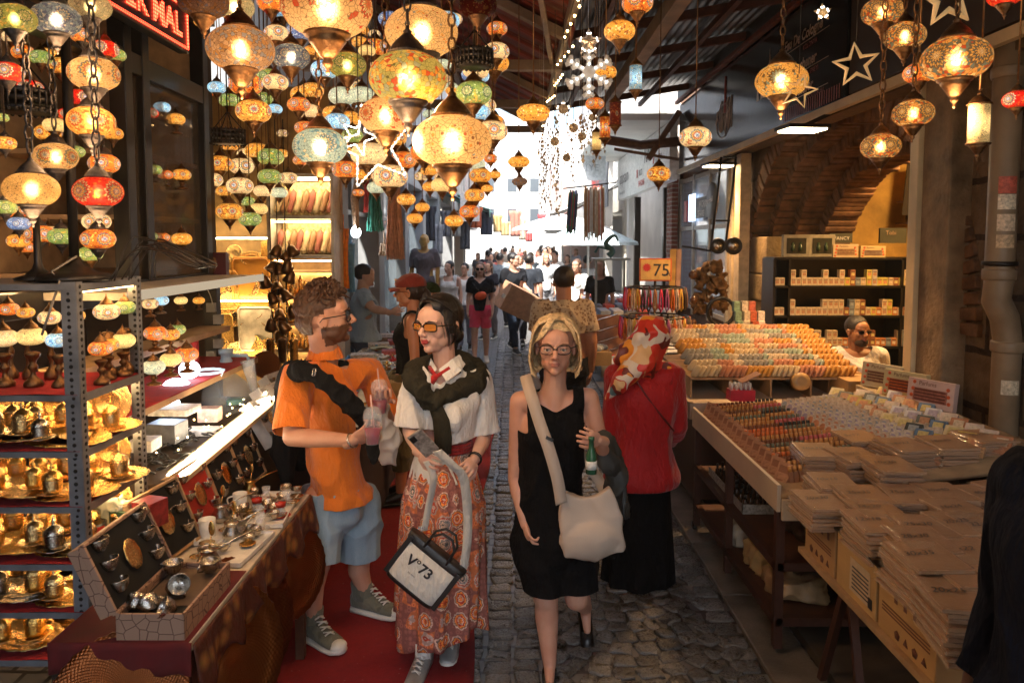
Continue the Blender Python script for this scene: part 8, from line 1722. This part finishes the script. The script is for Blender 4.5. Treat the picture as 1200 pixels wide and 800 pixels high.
for j in range(9):
 for i in range(31):
  c_=(i//5*2+j//2*5+(i//8)*j)%6;x=1.36+i*.039;y=5.46+j*.115
  if i>25:c_=4
  o=put(SOP,'soap',(x,y,.985+.026*j),'%s wrapped soap in the tilted rows on the far stand'%SN[c_],'soap','soaps in tilted rows on the far stand',(R(-38+rs.uniform(-5,5)),0,R(-62+rs.uniform(-4,4))),1);o.material_slots[0].link='OBJECT';o.material_slots[0].material=SM[c_]
for i in range(11):
 c=V((2.15+.07*(i%4)+rs.uniform(-.01,.01),6.9+.05*(i//4),1.2+.09*(i//4)));q=MB();k=i%4;q.box(c,(.06,.06,.10),rs.uniform(-.2,.2));tag(q.build('soap_carton',pm('scart%d'%k,((.2,.3,.2),(.6,.5,.36),(.5,.12,.05),(.7,.6,.5))[k],.4,0,.5,50),bevel=.003),'%s carton heaped behind the soaps'%('green','cream','red','white')[k],'carton','cartons heaped behind the soaps')
q=MB().mat(CARD)
for k in range(3):q.bx(2.42+k*.0,2.66,5.25+.3*k,5.48+.3*k,.62+.0*k,1.0-.02*k)
for k in range(2):q=MB();q.bx(2.44,2.70,5.26+.34*k,5.56+.34*k,.60,.99);tag(q.build('carton',CARD,bevel=.004),['brown carton at the end of the soap stand','second brown carton behind the first at the soap stand end'][k],'carton')
q=MB();q.lathe([(.03,-.03),(.065,-.03),(.065,.03),(.03,.03)],P(938,447,5.4),20,rot=M.Rotation(R(75),3,'X'));tag(q.build('tape_roll',pm('tape',(.5,.3,.12),.4)),'roll of brown tape in the stand compartment','tape')
SY=7.55;sx0,sx1=P(908,300,SY).x,P(1093,300,SY).x
su=empty('shelf_unit',((sx0+sx1)/2,SY,0),'black open shelf unit full of small perfume boxes inside the arched shop','shelf');q=MB().mat(BLACK);zs_=[P(1000,y,SY).z for y in(303,336,371,407,440)]
for z in zs_+[.5]:q.bx(sx0,sx1,SY,SY+.34,z-.012,z+.012)
q.build('board',None,su);q=MB().mat(BLACK)
for x in(sx0,sx0+.16,sx1-.30,sx1):q.bx(x-.012,x+.012,SY,SY+.34,0,zs_[0])
q.bx(sx0,sx1,SY+.33,SY+.35,0,zs_[0]);q.build('upright',None,su)
SC=[(.62,.5,.34),(.55,.42,.25),(.62,.25,.08),(.3,.12,.06),(.2,.25,.3),(.58,.5,.12),(.08,.06,.05),(.5,.45,.4)]
SBX=[]
for c_ in range(8):
 q=MB().mat(pm('sbox%d'%c_,SC[c_],.5,0,.2,60));q.box((0,0,.04),(.052,.06,.08));q.mat(CRDM[c_%7]if c_!=6 else GOLD);q.box((0,-.0305,.035),(.034,.001,.03));q.mat(pm('sdark',(.12,.06,.05),.5));q.box((0,-.031,.06),(.04,.001,.008));SBX.append(q.mesh('box'))
nms=('cream','tan','orange','brown','blue grey','yellow','black','ivory')
for r_,z in enumerate(zs_[1:4]):
 x=sx0+.04
 while x<sx1-.04:
  k=0 if x<sx0+.75 else rs.choice((0,1,2,3,7,5,4));hgt=1 if rs.random()<.55 else 2
  if r_==0 and x>sx0+1.1:k=rs.choice((5,6,3,1))
  if not(sx0+.12<x<sx0+.19):
   for hh_ in range(hgt if rs.random()<.85 else 1):put(SBX[k],'perfume_box',(x,SY+.06,z+.013+.081*hh_),'%s perfume box on the %s board of the black shelf unit'%(nms[k],('second','third','fourth')[r_]),'box','perfume boxes on the black shelf unit',(0,0,R(rs.uniform(-5,5))),1)
  x+=.056
for i,(px,k,lab)in enumerate(((932,4,'dark boxed perfume set with pale frame on top of the shelf unit, left'),(962,7,'second framed perfume set on top of the shelf unit'))):
 c=P(px,288,SY+.1);e_=empty('framed_set',c,lab,'box');q=MB();q.box(c,(.27,.06,.23));q.build('frame',pm('framed%d'%i,(.3,.27,.2),.5),e_,bevel=.004);q=MB();q.box(c+V((0,-.033,0)),(.2,.006,.16));q.build('inset',pm('inset',(.03,.035,.03),.2),e_);q=MB().mat(pm('green_flask',(.06,.1,.05),.2))
 for d_ in(-.04,.04):q.lathe([(.018,-.05),(.018,.0),(.008,.01),(.01,.035)],c+V((d_,-.04,0)),10)
 q.build('flask',None,e_)
giftbox(P(990,294,SY+.08),.26,.14,0,(.55,.42,.26),(.4,.12,.05),'cream windowed gift box on top of the shelf unit, left of the two');giftbox(P(1022,295,SY+.08),.26,.12,0,(.56,.44,.22),(.3,.26,.2),'yellowish windowed gift box on top of the shelf unit, right of the two')
b=MB();b.box(P(1046,276,SY+.2),(.28,.03,.16));bb=tag(b.build('carton',pm('dark_green_box',(.05,.05,.03),.5)),'dark box lettered Tobi on top of the shelf unit','box');lettering(bb,'Tobi',.06,GS,P(1038,275,SY+.17),(1,0,0),W_)
b=MB();b.box(P(985,279,SY+.25),(.24,.03,.1));bb=tag(b.build('carton',pm('dark_green_box',0)),'black box lettered FANCY behind the gift boxes','box');lettering(bb,'FANCY',.05,LW,P(978,281,SY+.22),(1,0,0),W_)
b=MB();b.box(P(1082,222,8.3),(.42,.02,.60),M.Rotation(R(4),3,'Y'));bb=tag(b.build('poster',pm('black_poster',(.02,.015,.012),.5)),'black poster with a pale ring hung high in the arched shop','poster');q=MB().mat(GS);c=P(1082,215,8.28);q.tube([c+V((.08*math.cos(a*PI/9),0,.13*math.sin(a*PI/9)))for a in range(18)],.006,5,loop=True);q.build('ring_print',None,bb)
q=MB();q.bx(P(1060,250,8.5).x,P(1100,250,8.5).x,8.4,8.7,2.2,2.22);q.bx(P(1060,250,8.5).x,P(1100,250,8.5).x,8.4,8.7,2.45,2.47);tag(q.build('wall_shelf',WOOD),'short brown wall shelf under the black poster','shelf')
for k in range(9):put(SB,'small_bottle',(P(1064+k*4,250,8.45).x,8.45,2.22),'dark bottle on the short wall shelf under the poster','bottle','bottles on the short wall shelf',(0,0,0),2.2)
e_=empty('ceiling_lamp',(4.2,6.2,3.2),'round warm ceiling lamp inside the arched shop','lamp');q=MB();q.lathe([(.001,-.05),(.16,-.04),(.18,0),(.001,.01)],(4.2,6.2,3.25),20);q.build('glow_dome',em('ceil_glow',(1,.6,.22),25),e_)
for x_,y_,en in((4.1,6.3,70),(2.3,4.6,0)):
 if en:ld=bpy.data.lights.new('shop_light','POINT');ld.energy=en;ld.color=(1,.56,.2);ld.shadow_soft_size=.15;lo=bpy.data.objects.new('shop_light',ld);COL.objects.link(lo);lo.location=(x_,y_,3.1)
c=P(768,316,6.6);e_=empty('price_sign',c,'yellow price sign reading 75 with a red sunburst on a strap rack','sign');q=MB();q.box(c,(.29,.02,.205));q.build('frame',pm('orange_frame',(.6,.12,.02),.4),e_,bevel=.004);q=MB();q.box(c+V((0,-.011,0)),(.265,.004,.18));q.build('face',pm('yellow_face',(.68,.42,.12),.4),e_)
lettering(e_,'75',.155,BK,c+V((-.02,-.0145,-.055)),(1,0,0),W_,bold=.001);lettering(e_,'TL',.04,BK,c+V((.095,-.0145,-.055)),(1,0,0),W_);q=MB().mat(RDL);q.add([c+V((-.08+.042*(1 if k%2 else.7)*math.cos(k*PI/11),-.0146,.02+.042*(1 if k%2 else.7)*math.sin(k*PI/11)))for k in range(22)],[tuple(range(22))]);q.build('sunburst',None,e_)
q=MB();q.tube([c+V((0,.01,-.1)),V((c.x,c.y,.05))],.012,8);q.build('pole',BLACK,e_)
e_=empty('strap_rack',(c.x,c.y,0),'round black rack hung with coloured leather straps and bracelets','rack');q=MB().mat(BLACK)
for r_,z in((.26,c.z-.16),(.30,c.z-.42),(.3,c.z-.72)):q.tube([V((c.x+r_*math.cos(a*PI/12),c.y+r_*math.sin(a*PI/12),z))for a in range(24)],.008,5,loop=True);[q.tube([V((c.x,c.y,z)),V((c.x+r_*math.cos(a),c.y+r_*math.sin(a),z))],.005,4)for a in(0,1.57,3.14,4.71)]
q.build('hoop',None,e_)
STC=[(.6,.02,.08),(.05,.03,.02),(.62,.14,.02),(.3,.12,.04),(.6,.35,.05),(.4,.1,.25),(.1,.06,.04),(.55,.4,.3)]
for k in range(64):
 a=k/32*2*PI;r_,z=((.27,c.z-.16),(.31,c.z-.42))[k//32];m_=pm('strap%d'%(k*5%8),STC[k*5%8],.5);p=V((c.x+r_*math.cos(a),c.y+r_*math.sin(a),z));q=MB().mat(m_);q.tube([p,p+V((.012,0,-.08)),p+V((.014,0,-.17)),p+V((0,0,-.2)),p+V((-.012,0,-.16)),p+V((-.01,0,-.08)),p],.008,4)
 q.build('strap',None,e_)
c=P(835,285,8.2);e_=empty('hand_truck',c,'black folding hand truck hung up beside the glazed shop','hand truck');q=MB().mat(BLACK);q.bar(c+V((-.35,0,-.03)),c+V((.05,0,-.10)),.05,.02)
for d_ in(-.02,.14):q.tube([c+V((.0+d_,0,-.08)),c+V((.06+d_,0,.5)),c+V((.10+d_,0,.95))],.014,6)
q.bar(c+V((.1,0,.95)),c+V((.24,0,.95)),.02);q.bar(c+V((.03,0,.25)),c+V((.19,0,.25)),.02);q.build('frame',None,e_)
for d_,s_ in((.05,.09),(.22,.10)):q=MB();q.tube([c+V((d_+s_*.8*math.cos(k*PI/10),-.05,-.03+s_*.8*math.sin(k*PI/10)))for k in range(20)],s_*.2,8,loop=True);w_=q.build('wheel',BLACK,e_);q=MB();q.lathe([(.001,-.024),(s_*.62,-.014),(s_*.62,.014),(.001,.024)],c+V((d_,-.05,-.03)),16,rot=M.Rotation(PI/2,3,'X'));q.build('hub',SILVER,w_)
mb=MB();c=P(833,335,7.9)
for k in range(26):mb.ell(c+V((rs.uniform(-.16,.14),rs.uniform(-.08,.08),rs.uniform(-.30,.25))),(.05,.05,.06),n=8,m=6)
me=remesh(mb,.014,1);displace(me,.03,14,14,14);setmats(me,[pm('dried_brown',(.20,.10,.035),.9,0,.6,20)]);me.transform(M.Translation(-c));tag(obj('natural_sponge_bunch',me,None,c),'bunch of brown natural sponges hanging below the hand truck','sponges')
for k,(px,py,s_)in enumerate(((812,322,11),(813,352,10),(812,378,9),(800,392,9),(845,365,16))):
 c=P(px,py,7.6);q=MB();r_=s_/S(7.6)/2;(q.ell(c,r_)if k<4 else q.tube([c+V((r_*2*math.cos(a*PI/10),0,r_*2*math.sin(a*PI/10)))for a in range(20)],.02,6,loop=True));tag(q.build('wooden_ball' if k<4 else 'steering_ring',pm('polished_wood',(.12,.05,.02),.25)if k<4 else BLACK),['brown wooden ball hanging left of the sponges','second wooden ball below the first','third wooden ball lower down','lowest wooden ball above the pipes','black ring hung right of the sponges'][k],'ball' if k<4 else 'ring')
for k,(px,w_,col)in enumerate(((789,7,(.55,.32,.08)),(796,5,(.5,.3,.2)))):a,b_=P(px,292,7.2),P(px-2,345,7.2);q=MB();q.bar(a,b_,w_/S(7.2),.02);tag(q.build('strap_bundle',pm('bundle%d'%k,col,.6)),['ochre strap bundle hanging right of the price sign','brown strap bundle beside the ochre one'][k],'straps')
for k in range(12):c=P(800+k*4+rs.uniform(-2,2),395+rs.uniform(-8,10),7.3);q=MB();q.lathe([(.001,-.05),(.03,-.05),(.035,0),(.015,.03),(.02,.06),(.001,.065)],c,10,rot=M.Rotation(rs.uniform(-1,1),3,'Y'));tag(q.build('wooden_pot',(BRASS,WOOD,SILVER,BLACK)[k%4]),'%s pot in the jumble behind the soap stand'%('brass','wooden','silver','black')[k%4],'pot','pots jumbled behind the soap stand')
e_=slab_table(1.0,1.9,7.2,9.5,.78,'white covered stall of small goods behind the blonde woman',WTR,pm('white_cloth',(.6,.58,.54),.9));q=MB();q.box(P(712,392,7.0),(.36,.03,.38),M.Rotation(R(-14),3,'X'));bb=tag(q.build('leather_panel',pm('tan_leather',(.42,.17,.07),.5)),'tan leather board with silver clasps leaning at the white stall','board')
q=MB().mat(SILVER)
for k in range(4):q.bar(P(700,375+k*13,6.93),P(724,368+k*13,6.93),.015,.008)
q.build('clasp',None,bb)
for i in range(40):c=V((rs.uniform(1.05,1.8),rs.uniform(7.25,9.3),.80));k=i%5;q=MB();q.box(c,(.10,.06,.03),rs.random());tag(q.build('purse',pm('purse%d'%k,((.03,.03,.04),(.6,.6,.6),(.2,.25,.35),(.55,.08,.05),(.7,.68,.6))[k],.4),bevel=.006),'%s purse lying on the white covered stall'%('black','white','blue','red','cream')[k],'purse','purses on the white covered stall')
c=P(695,418,6.5);mb=MB();mb.box(c,(.3,.25,.12));tag(mb.build('carton',CARD),'low cardboard box on the ground before the white stall','carton');mb=MB()
for k in range(14):mb.ell(c+V((rs.uniform(-.13,.13),rs.uniform(-.1,.1),.08)),(.05,.04,.03),n=8,m=5)
tag(mb.build('socks_heap',pm('pale_socks',(.5,.55,.6),.9,0,.6,20)),'heap of pale folded cloth in the low cardboard box','cloth')
e_=slab_table(1.25,2.4,10.2,15,.95,'far covered stall of scarves on the right',WTR,pm('white_cloth',0))
for i in range(26):c=V((1.3+(i%6)*.18,10.4+(i//6)*.9,1.0));k=i%4;q=MB();q.box(c,(.14,.5,.08));tag(q.build('folded_cloth',pm('fold%d'%k,((.3,.35,.45),(.6,.6,.62),(.2,.2,.25),(.55,.1,.08))[k],.9),bevel=.01),'%s folded cloth on the far right stall'%('blue','white','charcoal','red')[k],'cloth','folded cloths on the far right stall')
BC=[(.03,.05,.12),(.05,.2,.1),(.45,.03,.05),(.4,.2,.08),(.7,.68,.62),(.6,.2,.12),(.02,.02,.03),(.65,.5,.3)]
for k in range(64):
 px=664+k*.34 if k<30 else 685+(k-30)*.68;lo_=275-rs.random()*14 if k<30 else 284-rs.random()*14;kk=rs.choice((0,0,1,2,6,0))if k<30 else rs.choice((3,4,5,5,4,7));Y=11.5+rs.random()*.5
 a,b_=P(px+(3 if k<30 else 0),222-(6 if k>30 else 0)+rs.random()*8,Y),P(px,lo_,Y);q=MB();q.bar(a,b_,.025,.006);tag(q.build('hanging_belt',pm('belt%d'%kk,BC[kk],.5)),'%s belt in the hanging bunch over the right stalls'%('navy','green','crimson','brown','white','salmon','black','sand')[kk],'belt','belts hanging in bunches over the right stalls')
q=MB().mat(DARK);q.tube([P(660,221,11.7),P(722,214,11.9)],.012,5);tag(q.build('hanging_rail',None),'thin dark rail the belts hang from','rail')
c=P(713,300,11.0);e_=empty('statue',c,'teal metal dragon like figurine on a small stand by the bright window','statue');q=MB().mat(pm('verdigris',(.06,.16,.15),.5));q.tube(arc([c+V((0,0,0)),c+V((.06,0,.08)),c+V((-.04,0,.18)),c+V((.03,0,.28)),c+V((.10,0,.30)),c+V((.14,0,.22))]),[.05-.0009*k for k in range(41)],8);q.tube([c+V((0,0,.1)),c+V((-.15,0,.14)),c+V((-.2,0,.05))],.02,6);q.build('figure',None,e_);q=MB();q.bx(c.x-.25,c.x+.3,10.8,11.2,c.z-.06,c.z-.03);[q.bx(c.x+d_,c.x+d_+.03,10.95,11.0,0,c.z-.06)for d_ in(-.2,.22)];q.build('stand',pm('steel_frame',0),e_)
for k,(px,col)in enumerate(((638,(.4,.05,.06)),(647,(.05,.05,.06)),(653,(.06,.06,.07)),(660,(.65,.12,.03)))):c=P(px,261,22);q=MB();q.sheet(6,5,lambda u,v:V((c.x+(u-.5)*(.26 if v>.3 else.4),c.y+.04*math.sin(u*9),c.z+.25-v*.5)));tag(q.build('hanging_shirt',pm('hshirt%d'%k,col,.9),solid=.03),('maroon','black','charcoal','orange')[k]+' shirt hanging under the far right awning','shirt','shirts hanging under the far awning')
def quick(px,py,Y,h,yaw,fem,top,bot,label,slv=.7,hair='short',hc=(.02,.012,.008),skin=(.6,.36,.25),stride=.12,hyaw=None,blen=1.92,group=None,girth=1,z0=0,shoe=None,vneck=0,J=None,seated=False,vox=.016,face=False,armb=None,bald=False):
 c=P(px,py,Y);c.z=z0;p=Person(c,h,yaw,fem,girth,headscale=1.06,skin=skin,label=label,group=group,hyaw=hyaw,stride=stride,vox=vox,face=face,seated=seated,noleg=seated)
 if J:J(p)
 p.body(hands={'L':dict(vox=.006),'R':dict(vox=.006)})
 tm=cloth('q_%d%d%d'%tuple(int(x*99)for x in top),top,.9,.1)
 p.tshirt('shirt',tm,slv,.014,-.03,slv>0,(.008,7,7,3),vox*.85,.03,.012,vneck=vneck,hang=1)
 if bot and not seated:p.pants('trousers',cloth('b_%d%d%d'%tuple(int(x*99)for x in bot),bot,.9,.1),blen,.016,.022,vox=vox*.85)
 if not seated:p.shoes(shoe or SHB,OFFW,False,1)
 if not bald:
  hm=HAIRB('q%d%d'%(int(hc[0]*99),int(hc[1]*99)),hc)
  pr=[((0,-.024,.040),(.082,.098,.088))]
  if hair=='long':pr+=[((0,-.05,-.04),(.080,.06,.09)),((.05,-.03,-.10),(.035,.04,.09)),((-.05,-.03,-.10),(.035,.04,.09))]
  if hair=='tail':pr+=[((0,-.11,-.0),(.03,.04,.05)),((0,-.12,-.09),(.025,.03,.08))]
  p.shell('hair',hm,pr,(lambda q_:(q_.y>.035 and q_.z<.075 and abs(q_.x)<.075)or(q_.z<-.03 and q_.y>0))if hair!='short' else(lambda q_:(q_.z<.02 and q_.y>-.03)or q_.z<-.05 or(q_.y>.05 and q_.z<.07)),vox=.008,amp=.003)
 return p
s_=quick(428,420,8.0,1.74,-80,False,(.30,.38,.44),(.1,.12,.18),'stall keeper in a grey blue T-shirt reaching over the jewellery table',hc=(.02,.014,.012),J=lambda p:p.D.update(elR=P(438,362,7.7),wrR=P(458,366,7.5),hdR=P(466,363,7.45)),stride=0,girth=1.1)
s_=quick(563,418,12.0,1.66,178,True,(.015,.016,.02),(.85,.08,.16),'long haired woman in a black blouse and bright pink shorts',vneck=.10,hair='long',hc=(.2,.1,.05),blen=.72,shoe=OFFW,face=True,vox=.012,skin=(.66,.42,.32),girth=1.08)
s_.glasses(BLACK,pm('dark_lens',0),.028,.022,'dark sunglasses');mb=MB();mb.ell(s_.T(-.02,.17,-.12),(.10,.04,.07),s_.Rz@M.Rotation(R(15),3,'Y'));mb.build('belt_bag',pm('orange_nylon',(.8,.10,.02),.5),s_.o);q=MB();q.tube([s_.T(.12,.10,.10),s_.T(.05,.15,0),s_.T(-.02,.19,-.06)],.008,5);q.build('bag_strap',BLACK,s_.o)
quick(527,410,12.6,1.66,170,True,(.75,.74,.72),(.5,.5,.5),'dark ponytailed woman in a white tank top beside the pink shorts',slv=0,hair='tail',hyaw=150,skin=(.66,.42,.32),vox=.014,face=True)
quick(545,408,13.4,1.6,178,True,(.72,.7,.68),(.2,.2,.25),'short haired person in white half hidden behind the white tank top',hair='short',hyaw=165)
m_=quick(602,405,13.2,1.78,-150,False,(.012,.013,.016),(.02,.03,.05),'young man in a black T-shirt and dark trousers carrying a large carton',hyaw=-120,stride=.22,hc=(.01,.008,.008),J=lambda p:p.D.update(elL=p.D['shL']+V((.03,-.08,-.26)),wrL=p.D['shL']+V((.12,-.3,-.32)),hdL=p.D['shL']+V((.15,-.36,-.34))))
c=P(606,353,12.5);e_=empty('carton',c,'large cardboard carton carried tilted in front of the dark clothed men','carton');q=MB();q.box(c,(.60,.40,.46),M.Rotation(R(28),3,'Y')@M.Rotation(R(20),3,'Z'));q.build('box_body',pm('big_carton',(.42,.22,.12),.8),e_,bevel=.01);q=MB();q.box(c+V((-.2,-.26,.1)),(.12,.01,.07),M.Rotation(R(28),3,'Y')@M.Rotation(R(20),3,'Z'));q.build('paper_label',WHITE,e_)
quick(620,402,14.0,1.74,-10,False,(.03,.035,.045),(.015,.015,.02),'man in dark shirt walking away behind the carton',stride=.2)
s_=quick(660,470,6.1,1.78,4,False,(.50,.38,.25),(.02,.02,.025),'man seen from behind in a cream patterned short sleeved shirt',hc=(.02,.014,.012),skin=(.42,.20,.11),girth=1.15,vox=.011,stride=.1)
q=MB().mat(cloth('brown_motif',(.22,.12,.06)));n_=0
for ob_ in[o for o in COL.objects if o.parent==s_.o and o.name.startswith('shirt')]:
 vs=ob_.data.vertices;nn=[v for v in vs if(s_.Rz.transposed()@v.normal).y<-.3]
 for k in range(220):
  v=rs.choice(nn);x,y,d=frame(v.normal);a=rs.random()*6;r_=rs.uniform(.006,.014);pts=[v.co+d*.002+(x*math.cos(a+t_)*r_*(1.6 if j%2 else.5)+y*math.sin(a+t_)*r_*(1.6 if j%2 else.5))for j,t_ in enumerate((0,.6,1.3,2.1,3,3.9,4.7,5.5))];q.add([p+s_.base for p in pts],[tuple(range(8))])
q.build('motif_print',None,s_.o)
s_=quick(505,430,6.6,1.62,150,True,(.5,.16,.04),(.1,.08,.06),'person in a dark green cap and rust top behind the red capped woman',hair='long',hc=(.25,.08,.03),skin=(.5,.26,.15));cap_on(s_,cloth('green_cap',(.03,.05,.02)),brim=False)
s_=quick(1003,440,6.15,1.72,172,False,(.80,.76,.70),None,'seated stall keeper with grey beard and pale T-shirt behind the gift boxes',seated=True,z0=-.36,hyaw=-170,hc=(.03,.025,.02),skin=(.40,.20,.10),face=True,vox=.011);s_.glasses(BLACK,pm('dark_lens',0),.02,.012,'sunglasses')
q=MB();q.ell(s_.H(0,.045,-.075),(.055,.05,.045),s_.Rh);q.build('beard',pm('grey_beard',(.08,.06,.05),.9,0,.5,60),s_.o);q=MB();q.bx(2.7,3.1,6.1,6.5,0,.45);tag(q.build('stool',WOOD,bevel=.01),'low brown stool under the seated stall keeper','stool')
quick(1272,600,1.52,1.76,95,False,(.006,.008,.016),(.004,.004,.005),'blurred dark clothed passer-by cut by the right edge of the picture',slv=1.9,hc=(.008,.006,.005),skin=(.12,.06,.04),stride=.1,vox=.01,hyaw=80)
c=P(498,380,12.6);s_=Person((c.x,c.y,.42),1.7,175,False,1,skin=(.5,.3,.08),label='gold headed shop mannequin in a grey shirt on the left',vox=.016,face=False,headscale=1.05);s_.body();s_.o.name='mannequin';s_.o['category']='mannequin';s_.tshirt('shirt',cloth('taupe',(.13,.11,.12)),.9,.014,-.05,True,hang=1,vox=.014);s_.pants('trousers',cloth('taupe',0),1.9,vox=.014)
q=MB();q.bx(c.x-.25,c.x+.25,c.y-.25,c.y+.25,0,.42);tag(q.build('plinth',pm('steel_frame',0)),'grey plinth under the gold headed mannequin','plinth')
CR=[((510,300,14.5),(.7,.68,.62),'person in white with a grey cap by the mannequin'),((573,300,15),(.03,.03,.04),'brown haired woman in black behind the pink shorts'),((586,300,17),(.2,.24,.28),'man in slate blue shirt left of the carton men'),((640,300,16.5),(.6,.62,.64),'man in pale grey with a sling strap'),((650,300,18.5),(.7,.7,.7),'dark haired man in white right of the carton men'),((676,300,13.0),(.78,.76,.72),'light haired woman in white near the umbrella pole'),((688,300,15),(.55,.56,.6),'man in light blue by the umbrella pole'),((622,300,19),(.3,.36,.4),'person in grey blue beyond the carton'),((598,300,20),(.7,.68,.66),'bald man in white in the far crowd'),((608,300,22),(.5,.06,.05),'person in red in the far crowd'),((572,300,21),(.04,.04,.05),'dark clothed person on the far left of the crowd'),((582,300,24),(.45,.1,.08),'person in dull red at the back of the crowd'),((632,300,25),(.5,.5,.52),'grey clothed person in the middle of the back row'),((560,300,26),(.1,.1,.12),'charcoal clothed person at the far left back'),((592,300,29),(.6,.5,.4),'beige clothed person at the very back'),((615,300,31),(.08,.1,.2),'navy clothed person at the very back'),((646,300,30),(.75,.74,.7),'white clothed person at the very back right'),((665,300,22),(.1,.1,.1),'black clothed person behind the light haired woman'),((575,300,33),(.2,.2,.22),'grey clothed person farthest in the crowd'),((703,300,11.5),(.03,.03,.03),'dark haired seller bending over the far right stall')]
for i in range(14):CR.append(((560+rs.random()*115,300,20+rs.random()*26),rs.choice(((.6,.6,.6),(.05,.06,.08),(.3,.34,.4),(.5,.1,.08),(.7,.66,.6))),'small figure lost in the thick of the distant crowd'))
protos=[]
for i in range(4):
 p=quick(900,300,40+i*2,(1.74,1.64,1.78,1.68)[i],(180,176,4,170)[i],i%2==1,CR[i][1],((.05,.06,.1),(.1,.08,.08),(.03,.03,.03),(.3,.3,.32))[i],CR[i][2],hair=('short','long','short','long')[i],stride=(.15,.1,.2,.05)[i],group='people in the far crowd',hc=((.02,.015,.01),(.1,.05,.03),(.01,.01,.01),(.3,.2,.1))[i],vox=.02);protos.append(p.o)
KIDS.clear()
for i,(pp,col,lab)in enumerate(CR):
 c=P(*pp);o=protos[i]if i<4 else copy_tree(protos[i%4],None,lab);o.location=(c.x,c.y,0);o.rotation_euler=(0,0,rs.uniform(-.5,.5));o.scale=(rs.uniform(.95,1.03),)*3;o['label']=lab
 m_=cloth('q_%d%d%d'%tuple(int(x*99)for x in col),col,.9,.1)
 for ch in[x for x in COL.objects if x.parent==o and x.name.startswith('shirt')]:ch.material_slots[0].link='OBJECT';ch.material_slots[0].material=m_
bpy.data.objects.remove(f0);bpy.data.objects.remove(pk0)
